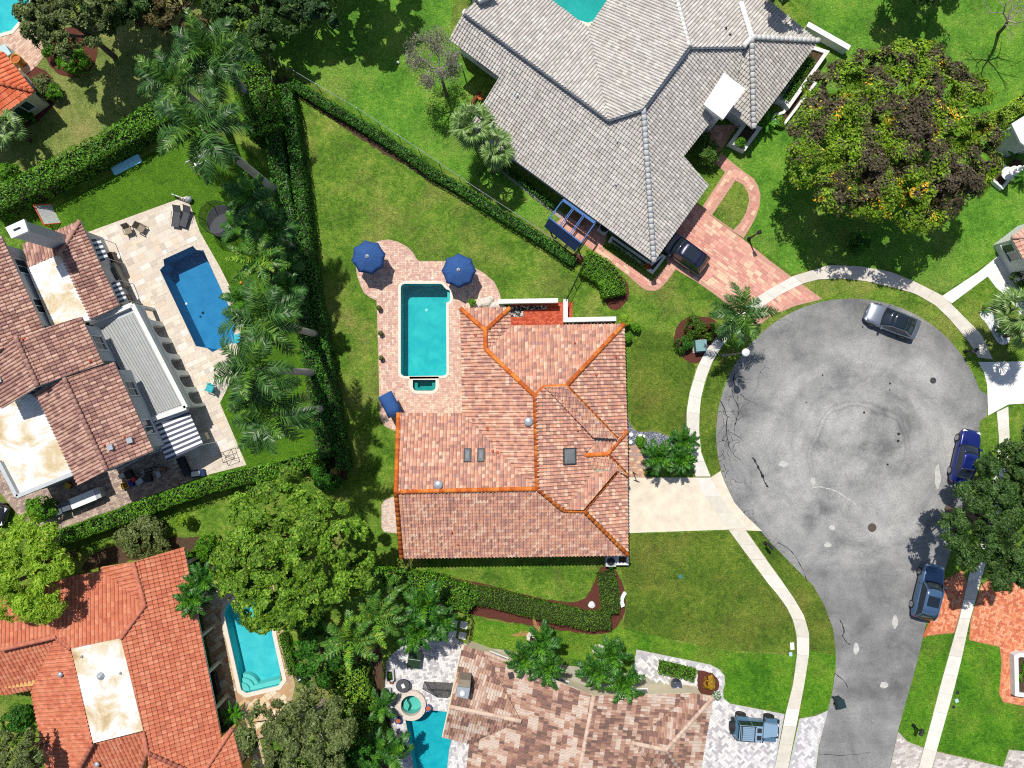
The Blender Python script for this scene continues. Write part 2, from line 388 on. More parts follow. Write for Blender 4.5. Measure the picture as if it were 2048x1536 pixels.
    bp = nd.new('ShaderNodeBump'); bp.inputs['Strength'].default_value = .35; bp.inputs['Distance'].default_value = .02; lk.new(n3.outputs[0], bp.inputs['Height']); lk.new(bp.outputs[0], b.inputs['Normal'])
    return m
M_ROAD = asphaltmat()
M_CONC = plain('concrete_slab', A(240, 236, 226), .85, 0, .25, .10, 1.6, .1)
M_DRIVE = plain('cream_concrete', A(240, 226, 204), .85, 0, .25, .14, 1.1, .1)
M_GREYC = plain('grey_concrete', A(176, 172, 156), .9, 0, .2, .16, 1.2, .1)
M_PAVE = plain('paver', (1, 1, 1), .85, 0, .25, .10, 6, .15)
M_COPING = plain('coping', A(242, 230, 214), .7, 0, .3, .05, 3)
M_WHITE = plain('white_paint', A(246, 246, 244), .6, 0, .3, .05, 2)

# ------------------------------------------------------------------ pools (holes are cut for them)
def arcpts(cx, cy, r, a0, a1, n): return [(cx + r * math.cos(RAD(a0 + (a1 - a0) * i / n)), cy + r * math.sin(RAD(a0 + (a1 - a0) * i / n))) for i in range(n + 1)]
POOL_MAIN = arcpts(810, 576, 9, 180, 270, 5) + arcpts(880, 575, 8, -90, -25, 3) + [(893, 578), (899, 580), (901, 584), (901, 601), (897, 605), (893, 606)] + arcpts(886, 744, 8, 0, 90, 4) + arcpts(810, 744, 9, 90, 180, 4)
POOL_SPA = [(825, 759), (872, 759)] + arcpts(863, 773, 9, 0, 90, 4) + arcpts(834, 773, 9, 90, 180, 4)
POOL_WEST = [(320, 540), (329, 531), (327, 519), (386, 492), (393, 500), (407, 501), (476, 652), (468, 663), (468, 684), (425, 704), (414, 696), (392, 692)]
POOL_SW = [(448, 1228), (453, 1208), (530, 1186), (547, 1274), (566, 1359), (557, 1372), (493, 1387), (482, 1380)]
POOL_S = [(811, 1438), (826, 1436), (861, 1420), (915, 1426), (898, 1500), (890, 1575), (834, 1575)]
POOL_SSPA = arcpts(823, 1408, 21, 0, 345, 23)
POOL_N = [(1060, -110), (1290, -110), (1232, 10), (1212, 34), (1176, 47), (1118, 30), (1060, -20)]
POOL_NW = [(-60, -30), (70, -60), (58, 20), (24, 62), (-5, 70), (-60, 62)]
HOLES = [POOL_MAIN, POOL_SPA, POOL_WEST, POOL_SW, POOL_S, POOL_SSPA, POOL_N, POOL_NW]
GX = 4200
sheet('ground', [(1024 - GX, 768 - GX), (1024 + GX, 768 - GX), (1024 + GX, 768 + GX), (1024 - GX, 768 + GX)], 0.0, M_LAWN, HOLES)
# lawns with a turf of their own
sheet('bright_lawn', ragged([(560, 128), (540, 108), (520, -200), (920, -200), (900, 70), (930, 130), (960, 200), (940, 260), (1010, 330), (1110, 430), (1160, 500), (1020, 420)], 2.0), .004, M_LAWN_N)
sheet('side_lawn', [(1390, 330), (1470, 250), (1560, 130), (1640, 60), (1560, -60), (1700, -200), (2300, -200), (2300, 420), (2012, 500), (1890, 585), (1780, 540), (1660, 526), (1586, 548), (1530, 505), (1480, 470), (1520, 400), (1470, 330)], .004, M_LAWN_N)
sheet('front_lawn_strip', ragged([(955, 1240), (1190, 1268), (1240, 1255), (1290, 1268), (1420, 1300), (1470, 1305), (1593, 1310), (1570, 1428), (1450, 1405), (1445, 1340), (1275, 1296), (1230, 1330), (940, 1290)], 2.0), .004, M_LAWN_S)
sheet('verge_lawn', [(1600, 1436), (1656, 1420), (1670, 1340), (1671, 1312), (1619, 1300)], .004, M_LAWN_S)
sheet('corner_lawn', [(1846, 1274), (1906, 1270), (1999, 1294), (2003, 1324), (1998, 1387), (2010, 1410), (2300, 1430), (2300, 1540), (2020, 1498), (2008, 1532), (1873, 1501), (1815, 1482), (1796, 1461)], .004, M_LAWN_S)
sheet('back_turf', [(0, 470), (100, 420), (330, 290), (380, 240), (500, 300), (560, 370), (590, 560), (620, 700), (650, 860), (640, 905), (440, 960), (300, 900), (180, 640), (110, 480)], .006, M_TURF, [POOL_WEST])
sheet('worn_lawn', ragged([(-60, 100), (60, 60), (300, -40), (470, 60), (480, 130), (310, 240), (80, 355), (-60, 420)], 2.0), .004, M_LAWN_D)
sheet('cottage_lawn', ragged([(560, 1290), (690, 1300), (690, 1480), (590, 1470), (560, 1360)], 2.0), .004, M_LAWN_D)
M_LAWN_F = grass('front_lawn', A(66, 94, 26), A(94, 120, 36), A(124, 140, 52), A(142, 122, 66), .55, 83.0)
sheet('front_lawn', [(1254, 1068), (1457, 1062), (1534, 1167), (1572, 1214), (1586, 1241), (1592, 1271), (1592, 1306), (1470, 1302), (1420, 1296), (1290, 1264), (1246, 1250), (1256, 1200), (1240, 1132), (1254, 1118)], .005, M_LAWN_F)
sheet('front_lawn', [(1262, 690), (1290, 660), (1345, 665), (1350, 700), (1392, 732), (1378, 785), (1372, 825), (1372, 862), (1345, 872), (1310, 858), (1275, 862), (1262, 845)], .005, M_LAWN_F)
sheet('front_lawn', [(1400, 862), (1404, 905), (1423, 953), (1441, 940), (1432, 870), (1436, 800), (1460, 735), (1480, 700), (1447, 692), (1426, 725), (1413, 759), (1404, 795), (1401, 825)], .005, M_LAWN_F)
sheet('front_lawn', [(1493, 1060), (1524, 1063), (1586, 1131), (1626, 1171), (1649, 1211), (1666, 1257), (1671, 1310), (1619, 1302), (1619, 1267), (1609, 1231), (1589, 1197), (1564, 1161)], .005, M_LAWN_F)
# road
ROAD = [(1541, 2000), (1633, 1536), (1639, 1490), (1656, 1420), (1664, 1387), (1671, 1340), (1672, 1307), (1666, 1257), (1649, 1211), (1626, 1171), (1586, 1131), (1536, 1080), (1520, 1060), (1490, 1030), (1468, 1005), (1445, 955)]
ROAD += arcpts(1703, 868, 271, 162, 341, 40) + [(1975, 790), (1974, 832), (1960, 842), (1953, 900), (1930, 1010), (1890, 1140), (1851, 1251), (1836, 1317), (1796, 1461), (1783, 1517), (1684, 2000)]
sheet('road', ROAD, .012, M_ROAD)
M_PATCH = plain('road_patch', A(204, 202, 196), .9, 0, .2, .2, 3)
M_TAR = plain('tar_crack', A(40, 40, 42), .7, 0, .3, .2, 5)
def blob(cx, cy, rx, ry, n=14, rot=0, rough=.18):
    o = []
    for i in range(n):
        a = 2 * math.pi * i / n; k = 1 + random.uniform(-rough, rough); x, y = rx * k * math.cos(a), ry * k * math.sin(a)
        o.append((cx + x * math.cos(rot) - y * math.sin(rot), cy + x * math.sin(rot) + y * math.cos(rot)))
    return o
for i, (x, y, rx, ry) in enumerate([(1567, 928, 10, 6), (1626, 962, 5, 8), (1664, 1055, 6, 5), (1712, 1296, 6, 12), (1768, 1370, 8, 7), (1790, 1243, 6, 14), (1655, 1090, 8, 5), (1875, 955, 6, 24)]):
    sheet('road_patch', blob(x, y, rx, ry), .016, M_PATCH)
crack = MB()
def tarline(pts, w):
    q = [P(x + random.uniform(-1, 1), y + random.uniform(-1, 1), .017) for x, y in smooth_poly(pts, 2, False)]
    for a, b in zip(q, q[1:]): crack.bar(a, b, w * random.uniform(.4, 1.5), .004)
tarline([(1506, 915), (1520, 940), (1530, 965), (1536, 975)], .16); tarline([(1555, 1085), (1580, 1098), (1600, 1125), (1615, 1165)], .05)
tarline([(1680, 1240), (1690, 1260), (1684, 1275), (1700, 1290)], .08); tarline([(1670, 1345), (1690, 1365), (1696, 1375)], .05); tarline([(1640, 1508), (1690, 1512), (1740, 1505)], .03)
tarline([(1440, 800), (1455, 830), (1452, 870), (1462, 905)], .06); tarline([(1470, 745), (1462, 790), (1480, 815), (1470, 850)], .07); tarline([(1540, 1082), (1500, 1045), (1470, 1010)], .05)
for i in range(14):
    a = RAD(random.uniform(150, 205)); r = random.uniform(225, 268); x, y = 1703 + r * math.cos(a), 868 + r * math.sin(a)
    tarline([(x, y), (x + random.uniform(-9, 9), y + random.uniform(6, 14)), (x + random.uniform(-14, 14), y + random.uniform(14, 26))], .03)
tag(crack.obj('tar_cracks', M_TAR), kind='structure')
crack = MB(); tarline([(1622, 975), (1650, 974), (1675, 983), (1700, 1000), (1712, 1010)], .07); tag(crack.obj('chalk_mark', M_PATCH), kind='structure')
# drives and paths in concrete
M_WCONC = plain('white_concrete', A(248, 246, 242), .8, 0, .3, .08, 1.2, .08)
sheet('driveway', [(1254, 955), (1391, 955), (1421, 955), (1441, 942), (1448, 962), (1468, 1004), (1490, 1030), (1524, 1062), (1457, 1059), (1254, 1066)], .03, M_DRIVE, thick=.05)
sheet('side_driveway', [(1956, 724), (2300, 720), (2300, 790), (2016, 809), (1976, 831), (1974, 770), (1968, 745)], .03, M_WCONC, thick=.05)
sheet('garden_path', [(1884, 592), (1955, 545), (2026, 488), (2300, 440), (2300, 520), (2030, 545), (2040, 590), (2021, 603), (1990, 573), (1975, 553), (1903, 607)], .03, M_WCONC, thick=.05)
sheet('side_path', [(930, 1290), (1010, 1300), (1130, 1330), (1280, 1350), (1330, 1362), (1390, 1400), (1200, 1410), (1100, 1370), (990, 1330), (925, 1305)], .02, M_GREYC, thick=.04)
sheet('garden_strip', [(985, 330), (1000, 325), (1130, 430), (1120, 438)], .02, M_GREYC, thick=.04)
# sidewalks: every slab its own piece
def sidewalk(name, L, R, step, mats, z=.045):
    base = sheet(name, [*L, *R[::-1]], z - .02, M_GREYC)
    def resample(pts, n):
        w = [P(*p) for p in pts]; d = [0]
        for a, b in zip(w, w[1:]): d.append(d[-1] + (b - a).length)
        out = []
        for i in range(n + 1):
            t = d[-1] * i / n; k = max(0, min(len(d) - 2, next((j for j in range(len(d) - 1) if d[j + 1] >= t - 1e-6), len(d) - 2)))
            out.append(w[k].lerp(w[k + 1], (t - d[k]) / max(1e-6, d[k + 1] - d[k])))
        return out
    ln = sum((P(*a) - P(*b)).length for a, b in zip(L, L[1:])); n = max(1, round(ln / step))
    l = resample(L, n * 3); r = resample(R, n * 3)
    for i in range(n):
        ring = l[i * 3:i * 3 + 4] + r[i * 3:i * 3 + 4][::-1]
        c = sum(ring, Vector()) / len(ring); ring = [c + (p - c) * .988 for p in ring]
        m = MB(); t = random.choice(mats); m.col = jit(t, .06); m.prism(ring, z - .06, z + random.uniform(-.006, .006))
        m.obj('slab', M_CONC, base)
    return base
TONES = [(1, 1, 1), (.96, .95, .93), (.9, .87, .82), (.86, .83, .78)]
WALK_W_L = [(1586, 552), (1536, 580), (1501, 602), (1487, 612), (1441, 662), (1411, 702), (1394, 735), (1379, 785), (1373, 822), (1373, 859), (1377, 889), (1384, 925), (1391, 953)]
WALK_W_R = [(1606, 567), (1562, 588), (1527, 612), (1510, 624), (1474, 655), (1444, 692), (1424, 725), (1411, 759), (1402, 795), (1399, 825), (1398, 862), (1402, 905), (1421, 953)]
sidewalk('sidewalk', WALK_W_L, WALK_W_R, 1.35, TONES[:2])
sidewalk('sidewalk', [(1391, 956), (1405, 985), (1428, 1020), (1457, 1057)], [(1421, 956), (1437, 985), (1458, 1015), (1491, 1057)], 1.5, TONES[1:3])
sidewalk('sidewalk', [(1457, 1060), (1536, 1167), (1553, 1187), (1573, 1214), (1586, 1241), (1593, 1271), (1594, 1307), (1586, 1367), (1571, 1427), (1549, 1536), (1530, 1630)], [(1491, 1060), (1536, 1124), (1563, 1161), (1588, 1197), (1608, 1231), (1618, 1267), (1618, 1307), (1608, 1371), (1596, 1434), (1576, 1536), (1557, 1630)], 1.5, TONES)
sidewalk('sidewalk', [(1586, 552), (1659, 530), (1723, 533), (1783, 544), (1833, 565), (1886, 592), (1926, 632), (1963, 669), (1985, 719)], [(1606, 567), (1636, 559), (1683, 557), (1729, 562), (1786, 575), (1829, 587), (1869, 610), (1896, 635), (1936, 682), (1956, 715)], 1.5, TONES[2:])
sidewalk('sidewalk', [(1993, 824), (1998, 885), (1980, 1000), (1936, 1157), (1918, 1237), (1899, 1304), (1883, 1361), (1864, 1434), (1848, 1494), (1828, 1570)], [(2016, 813), (2019, 885), (2002, 1010), (1959, 1170), (1939, 1241), (1924, 1311), (1908, 1377), (1886, 1454), (1873, 1501), (1852, 1580)], 1.6, TONES[:3])

# ------------------------------------------------------------------ paving: real pieces with open joints
def paving(name, poly, size, palette, z, ang=0.0, holes=(), n_ind=300, gap=.012, base_col=None, bond='run', piece='paver', spots=None, hgt=.03, sizevar=0, parent=None):
    bm = plain(name + '_bed', base_col or tuple(sum(c[i] for c in palette) / len(palette) * .8 for i in range(3)), .95, 0, .15, .2, 5)
    base = sheet(name, poly, z - hgt * .55, bm, holes, thick=.06, parent=parent)
    wp = [P(*p) for p in poly]; wh = [[P(*p) for p in h] for h in holes]
    ca, sa = math.cos(ang), math.sin(ang); c0 = sum(wp, Vector()) / len(wp)
    loc = lambda p: ((p.x - c0.x) * ca + (p.y - c0.y) * sa, -(p.x - c0.x) * sa + (p.y - c0.y) * ca)
    lp = [loc(p) for p in wp]; lh = [[loc(p) for p in h] for h in wh]
    x0, x1 = min(p[0] for p in lp), max(p[0] for p in lp); y0, y1 = min(p[1] for p in lp), max(p[1] for p in lp)
    w, h = size; cells = []; row = 0; y = y0
    if bond == 'herring':
        u = h
        nx = int((x1 - x0) / u) + 4; ny = int((y1 - y0) / u) + 4
        for j in range(-2, ny):
            for i in range(-2, nx):
                k = (i - j) % 4
                if k == 0: cells.append((x0 + i * u, y0 + j * u, 2 * u, u))
                elif k == 3: cells.append((x0 + i * u, y0 + j * u, u, 2 * u))
    elif bond == 'ashlar':
        while y < y1:
            x = x0 - random.random() * w; hh = h * random.choice((1, 1, .66, 1.33))
            while x < x1:
                ww = w * random.choice((.66, 1, 1, 1.4)); cells.append((x, y, ww, hh)); x += ww
            y += hh
    else:
        while y < y1:
            x = x0 - (row % 2) * w / 2 - random.random() * .04
            while x < x1:
                ww = w * (1 + (random.choice((-.35, 0, .35)) if sizevar else 0)); cells.append((x, y, ww, h)); x += ww
            y += h; row += 1
    ok = []
    for (x, y, ww, hh) in cells:
        cx, cy = x + ww / 2, y + hh / 2
        if not inside(lp, cx, cy): continue
        r = math.hypot(ww, hh) / 2
        d = edge_d(lp, cx, cy)
        if d < min(ww, hh) / 2: continue
        if d < r and not all(inside(lp, x + a * ww, y + b * hh) for a in (0.03, .97) for b in (0.03, .97)): continue
        bad = False
        for hl in lh:
            if inside(hl, cx, cy) or edge_d(hl, cx, cy) < r * .9: bad = True; break
        if not bad: ok.append((x, y, ww, hh))
    ids = set(random.sample(range(len(ok)), min(n_ind, len(ok)))) if n_ind else set()
    if n_ind:   # the individually built ones are those nearest the middle of the photograph
        order = sorted(range(len(ok)), key=lambda i: math.hypot(*(c0.x + ok[i][0] * ca - ok[i][1] * sa, c0.y + ok[i][0] * sa + ok[i][1] * ca)))
        ids = set(order[:n_ind])
    V = []; F = []; C = []; cache = {}
    for i, (x, y, ww, hh) in enumerate(ok):
        g = gap / 2; top = random.uniform(-.003, .003)
        ci = random.randrange(len(palette)); col = palette[ci]
        if i in ids:
            key = (round(ww, 3), round(hh, 3), ci)
            if key not in cache:
                m = MB(); m.col = jit(col, .05); a, b = ww / 2 - g, hh / 2 - g; e = .008
                m.add([(-a, -b, -hgt), (a, -b, -hgt), (a, b, -hgt), (-a, b, -hgt), (-a, -b, -e), (a, -b, -e), (a, b, -e), (-a, b, -e), (-a + e, -b + e, 0), (a - e, -b + e, 0), (a - e, b - e, 0), (-a + e, b - e, 0)],
                      [(0, 1, 5, 4), (1, 2, 6, 5), (2, 3, 7, 6), (3, 0, 4, 7), (4, 5, 9, 8), (5, 6, 10, 9), (6, 7, 11, 10), (7, 4, 8, 11), (8, 9, 10, 11)])
                cache[key] = m.mesh(piece, M_PAVE)
            cx, cy = x + ww / 2, y + hh / 2
            link(piece, cache[key], base, mw=Matrix.Translation((c0.x + cx * ca - cy * sa, c0.y + cx * sa + cy * ca, z + top)) @ Matrix.Rotation(ang, 4, 'Z'))
        else:
            b = len(V); xs = (x + g, x + ww - g); ys = (y + g, y + hh - g)
            for zz in (z - hgt, z + top):
                for (qx, qy) in ((xs[0], ys[0]), (xs[1], ys[0]), (xs[1], ys[1]), (xs[0], ys[1])):
                    V.append((c0.x + qx * ca - qy * sa, c0.y + qx * sa + qy * ca, zz)); 
            C += [jit(col, .07)] * 8
            F += [(b, b + 1, b + 5, b + 4), (b + 1, b + 2, b + 6, b + 5), (b + 2, b + 3, b + 7, b + 6), (b + 3, b, b + 4, b + 7), (b + 4, b + 5, b + 6, b + 7)]
    if V:
        o = link(piece + '_field', np_mesh(name + '_field', V, F, M_PAVE, C), base); o['kind'] = 'stuff'
    return base
PINK = [A(238, 200, 180), A(232, 188, 168), A(224, 178, 162), A(246, 220, 194), A(214, 174, 160), A(242, 210, 186), A(228, 192, 176)]
DECK = [(746, 487), (756, 482), (776, 479), (795, 483), (814, 493), (826, 505), (833, 517), (838, 522), (891, 522), (925, 525), (948, 535), (968, 546), (989, 564), (1000, 588), (1004, 612), (1004, 640), (935, 700), (935, 840), (800, 845), (795, 860), (789, 862), (769, 852), (760, 835), (759, 802), (755, 660), (753, 601), (740, 595), (728, 586), (721, 571), (714, 551), (712, 535), (713, 515), (722, 499), (733, 491)]
cop_main = [((p.x * PXM + 1024), (768 - p.y * PXM)) for p in [Vector((q[0], q[1])) for q in offset([P(*p) for p in POOL_MAIN], .2)]]
cop_spa = [((p.x * PXM + 1024), (768 - p.y * PXM)) for p in offset([P(*p) for p in POOL_SPA], .24)]
def hole_px(pool, d): return [((p.x * PXM + 1024), (768 - p.y * PXM)) for p in offset([P(*p) for p in pool], d)]
paving('pool_deck', DECK, (.30, .15), PINK, .03, 0, [POOL_MAIN, POOL_SPA], 300, .014, bond='herring')
paving('side_pad', [(763, 1010), (770, 998), (785, 994), (805, 994), (805, 1068), (768, 1064), (763, 1055)], (.24, .12), [A(232, 208, 192), A(222, 196, 180), A(238, 218, 204)], .03, 0, (), 0)
paving('entry_path', [(1250, 893), (1272, 890), (1285, 900), (1291, 915), (1291, 956), (1250, 956)], (.34, .24), [A(224, 178, 148), A(206, 158, 132), A(186, 160, 150), A(236, 204, 172)], .034, 0, (), 300, bond='ashlar')
paving('courtyard', [(1020, 606), (1145, 604), (1145, 650), (1020, 660)], (.22, .11), [A(208, 96, 66), A(190, 82, 58), A(222, 112, 80)], .02, 0, (), 60)
PINK2 = [A(238, 176, 156), A(228, 164, 146), A(246, 208, 176), A(216, 152, 138), A(240, 188, 164), A(234, 180, 158)]
GREYDRIVE = [(1330, 470), (1387, 400), (1421, 431), (1466, 464), (1486, 478), (1538, 520), (1586, 556), (1645, 598), (1590, 612), (1545, 630), (1512, 655), (1464, 615), (1424, 585), (1391, 562), (1351, 539), (1334, 563), (1320, 577), (1310, 582), (1295, 581), (1283, 575), (1252, 548), (1188, 503), (1160, 482), (1112, 446), (1150, 412), (1215, 470), (1205, 495), (1305, 562), (1334, 530)]
paving('paver_driveway', GREYDRIVE, (.46, .30), PINK2, .03, RAD(-36), (), 300, .016, bond='ashlar')
RING = [(1401, 419), (1450, 345), (1424, 320), (1418, 250), (1475, 250), (1440, 304), (1464, 325), (1487, 343), (1507, 357), (1516, 372), (1521, 390), (1519, 411), (1512, 433), (1501, 454), (1487, 476), (1466, 463), (1421, 430)]
DLAWN = [(1424, 430), (1471, 361), (1487, 370), (1496, 387), (1498, 402), (1492, 425), (1480, 446), (1466, 460)]
paving('paver_walk', RING, (.46, .30), PINK2, .035, RAD(57), [DLAWN], 300, .016, bond='ashlar')
TRAV = [A(236, 222, 204), A(232, 218, 200), A(240, 228, 210), A(226, 212, 194), A(230, 216, 202), A(218, 204, 186), A(240, 234, 224), A(234, 214, 192)]
PATIO_W = [(374, 392), (400, 464), (440, 534), (487, 628), (478, 690), (458, 770), (440, 806), (493, 930), (402, 953), (330, 930), (250, 700), (160, 470)]
paving('travertine_patio', PATIO_W, (.62, .42), TRAV, .03, RAD(25), [POOL_WEST], 300, .005, base_col=A(226, 212, 194), bond='ashlar', piece='travertine_slab')
BROWN = [A(196, 174, 156), A(176, 152, 140), A(210, 190, 170), A(160, 140, 132), A(188, 162, 150)]
paving('side_yard_paving', [(130, 940), (330, 890), (402, 953), (330, 985), (200, 1030), (110, 1062), (45, 1040), (0, 985), (-60, 960), (-60, 900), (20, 910)], (.28, .18), BROWN, .028, RAD(20), (), 300, .014)
FLAG = [A(232, 204, 160), A(224, 184, 136), A(240, 222, 190), A(206, 164, 120), A(190, 152, 118), A(236, 214, 184), A(214, 190, 158)]
PATIO_SW = [(400, 1210), (430, 1160), (545, 1160), (590, 1370), (580, 1420), (520, 1480), (540, 1560), (470, 1560), (440, 1420)]
paving('flagstone_patio', PATIO_SW, (.5, .42), FLAG, .03, RAD(40), [POOL_SW], 300, .03, bond='ashlar', piece='flagstone')
SHELL = [A(240, 238, 236), A(226, 222, 222), A(204, 200, 202), A(244, 242, 240), A(190, 186, 190), A(234, 230, 228)]
PATIO_S = [(770, 1377), (772, 1324), (785, 1307), (812, 1287), (850, 1272), (905, 1272), (935, 1290), (950, 1430), (960, 1590), (797, 1590), (795, 1536), (789, 1504), (779, 1424)]
paving('shell_patio', PATIO_S, (.36, .18), SHELL, .03, RAD(10), [POOL_S, POOL_SSPA], 300, .012, bond='herring')
DRIVE_S = [(1273, 1299), (1420, 1329), (1438, 1338), (1449, 1351), (1450, 1367), (1446, 1381), (1447, 1396), (1460, 1407), (1569, 1428), (1549, 1536), (1536, 1620), (1380, 1620), (1400, 1420), (1330, 1372), (1280, 1357), (1267, 1333)]
paving('shell_driveway', DRIVE_S, (.38, .19), SHELL, .03, RAD(45), (), 300, .012, bond='herring')
paving('shell_driveway', [(1599, 1437), (1630, 1432), (1656, 1421), (1638, 1490), (1632, 1536), (1612, 1630), (1557, 1630), (1577, 1536)], (.38, .19), SHELL, .03, RAD(45), (), 300, .012, bond='herring')
paving('corner_paving', [(1796, 1463), (1815, 1483), (1848, 1496), (1826, 1580), (1766, 1600), (1784, 1517)], (.40, .2), [A(214, 204, 196), A(190, 180, 174), A(228, 220, 212)], .03, RAD(15), (), 0)
paving('corner_paving', [(1873, 1503), (2006, 1534), (2018, 1499), (2200, 1520), (2200, 1620), (1850, 1600)], (.40, .2), [A(214, 204, 196), A(190, 180, 174), A(228, 220, 212)], .03, RAD(15), (), 0)
BR = [A(238, 152, 110), A(228, 132, 92), A(244, 176, 138), A(214, 120, 88), A(240, 164, 120)]
paving('brick_driveway', [(1880, 1165), (1925, 1140), (1934, 1165), (1917, 1238), (1908, 1266), (1880, 1268), (1851, 1272), (1857, 1246)], (.3, .15), BR, .03, RAD(-17), (), 300, .012, bond='herring')
paving('brick_driveway', [(1962, 1172), (2000, 1140), (2300, 1150), (2300, 1440), (2048, 1412), (2006, 1404), (1998, 1387), (2003, 1324), (1999, 1294), (1938, 1280), (1941, 1241)], (.3, .15), BR, .03, RAD(-17), (), 300, .012, bond='herring')
paving('terrace', [(-60, 62), (-5, 70), (24, 62), (58, 20), (75, 60), (90, 110), (60, 150), (20, 170), (-60, 190)], (.34, .2), [A(226, 190, 166), A(210, 172, 150), A(234, 202, 180)], .028, RAD(40), (), 0)
paving('pool_terrace', [(1000, -120), (1330, -130), (1240, 40), (1180, 80), (1120, 60)], (.4, .3), [A(232, 170, 130), A(222, 156, 120)], .02, RAD(36), [POOL_N], 0)
# beds
sheet('mulch_bed', ragged(smooth_poly([(826, 1150), (840, 1146), (950, 1162), (1090, 1200), (1160, 1206), (1186, 1180), (1196, 1134), (1225, 1130), (1250, 1170), (1252, 1220), (1232, 1262), (1190, 1272), (1030, 1245), (960, 1235), (840, 1200)], 2), 1.2), .015, M_MULCH)
sheet('mulch_bed', ragged(smooth_poly([(1120, 500), (1190, 550), (1205, 605), (1230, 625), (1260, 600), (1255, 560), (1200, 520)], 2), 1.2), .015, M_MULCH)
sheet('mulch_bed', ragged(smooth_poly([(1346, 690), (1350, 650), (1385, 628), (1440, 640), (1430, 690), (1400, 728), (1370, 724)], 2), 1.2), .015, M_MULCH)
sheet('soil_bed', ragged([(552, 150), (572, 165), (600, 330), (615, 470), (640, 640), (665, 780), (695, 960), (640, 960), (620, 820), (590, 620), (560, 420), (535, 210)], 2.4), .012, M_SOIL)
sheet('soil_bed', ragged([(565, 150), (700, 245), (860, 345), (1020, 438), (1150, 520), (1142, 527), (1004, 437), (854, 357), (694, 262), (574, 176)], 2.4), .012, M_SOIL)
sheet('mulch_bed', ragged(smooth_poly([(85, 130), (120, 180), (100, 225), (40, 265), (-20, 300), (-20, 200), (40, 140)], 2), 1.2), .012, M_MULCH)
sheet('mulch_bed', ragged(smooth_poly([(80, 95), (110, 150), (160, 158), (200, 120), (190, 60), (120, 50)], 2), 1.2), .013, M_MULCH)
sheet('mulch_bed', ragged([(1395, 1340), (1425, 1345), (1438, 1365), (1430, 1395), (1395, 1395)], 1.2), .05, M_MULCH)
sheet('gravel_bed', smooth_poly([(1252, 800), (1258, 850), (1275, 865), (1310, 862), (1345, 875), (1345, 895), (1295, 900), (1252, 893)], 1), .016, M_GRAVEL)
sheet('gravel_bed', [(1290, 900), (1300, 900), (1303, 957), (1290, 957)], .016, M_GRAVEL)
sheet('pebble_bed', [(1020, 612), (1094, 611), (1094, 618), (1047, 620), (1047, 633), (1020, 634)], .05, M_PEBBLE)
sheet('pebble_bed', [(1130, 644), (1225, 642), (1225, 665), (1130, 668)], .05, M_PEBBLE)
sheet('white_gravel_bed', smooth_poly([(1960, 620), (1985, 612), (1996, 640), (2015, 655), (2022, 685), (2000, 692), (1985, 670), (1972, 645), (1960, 635)], 2), .015, M_WGRAVEL)
sheet('white_gravel_bed', smooth_poly([(2030, 600), (2060, 590), (2080, 620), (2060, 650), (2036, 630)], 2), .015, M_WGRAVEL)
sheet('soil_bed', ragged(smooth_poly([(150, 1150), (200, 1090), (380, 1070), (440, 1090), (420, 1180), (390, 1110), (230, 1125)], 1), 2.4), .012, M_SOIL)
sheet('soil_bed', ragged([(690, 1330), (760, 1290), (775, 1400), (800, 1560), (700, 1560), (660, 1470)], 2.4), .012, M_SOIL)

# ------------------------------------------------------------------ pools
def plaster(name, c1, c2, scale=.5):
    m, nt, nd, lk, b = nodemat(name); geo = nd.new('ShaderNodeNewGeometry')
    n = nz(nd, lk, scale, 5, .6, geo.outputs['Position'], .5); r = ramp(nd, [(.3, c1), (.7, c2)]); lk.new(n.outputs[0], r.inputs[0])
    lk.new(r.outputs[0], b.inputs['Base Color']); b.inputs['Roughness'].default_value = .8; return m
M_WATER = water('pool_water', (.50, .93, .93)); M_WATER_B = water('blue_pool_water', (.34, .74, .93), .3, 3.0)
M_WATER_S = water('rippled_water', (.46, .92, .93), .6, 4.0)
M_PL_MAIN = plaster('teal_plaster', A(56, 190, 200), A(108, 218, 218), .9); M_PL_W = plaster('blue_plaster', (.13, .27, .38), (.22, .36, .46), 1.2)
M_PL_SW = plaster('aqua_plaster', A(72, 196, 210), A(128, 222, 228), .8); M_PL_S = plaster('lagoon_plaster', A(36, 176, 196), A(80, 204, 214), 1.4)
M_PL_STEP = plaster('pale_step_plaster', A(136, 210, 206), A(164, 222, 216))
def pool(label, outline, depth, plast, wat, cop_w, cop_mat=None, z=.03, group=None):
    w = [P(*p) for p in outline]; c = sum(w, Vector()) / len(w)
    t = thing('swimming_pool', label, 'pool', (c.x, c.y, 0), 0, group)
    if area2(w) < 0: w = w[::-1]
    n = len(w); m = MB()
    m.add([(p.x, p.y, z) for p in w] + [(p.x, p.y, -depth) for p in w], [(i, n + i, n + (i + 1) % n, (i + 1) % n) for i in range(n)])
    fs = []
    for a, b, d in tessellate_polygon([w]):
        if (w[b] - w[a]).cross(w[d] - w[a]).z < 0: b, d = d, b
        fs.append((a, b, d))
    m.add([(p.x, p.y, -depth) for p in w], fs); basin = m.obj('basin', plast, t)
    m = MB(); inn = offset(w, .004); m.add([(p.x, p.y, -.08) for p in inn], fs); m.obj('water_surface', wat, t)
    if cop_w:
        o = offset(w, cop_w); zc = z + .035; i2 = offset(w, -.03); m = MB()
        m.add([(p.x, p.y, zc) for p in i2] + [(p.x, p.y, zc) for p in o] + [(p.x, p.y, -.02) for p in o] + [(p.x, p.y, -.06) for p in i2],
              [f for i in range(n) for j in [(i + 1) % n] for f in ((i, n + i, n + j, j), (n + i, 2 * n + i, 2 * n + j, n + j), (i, j, 3 * n + j, 3 * n + i))])
        m.obj('coping', cop_mat or M_COPING, t)
    return t
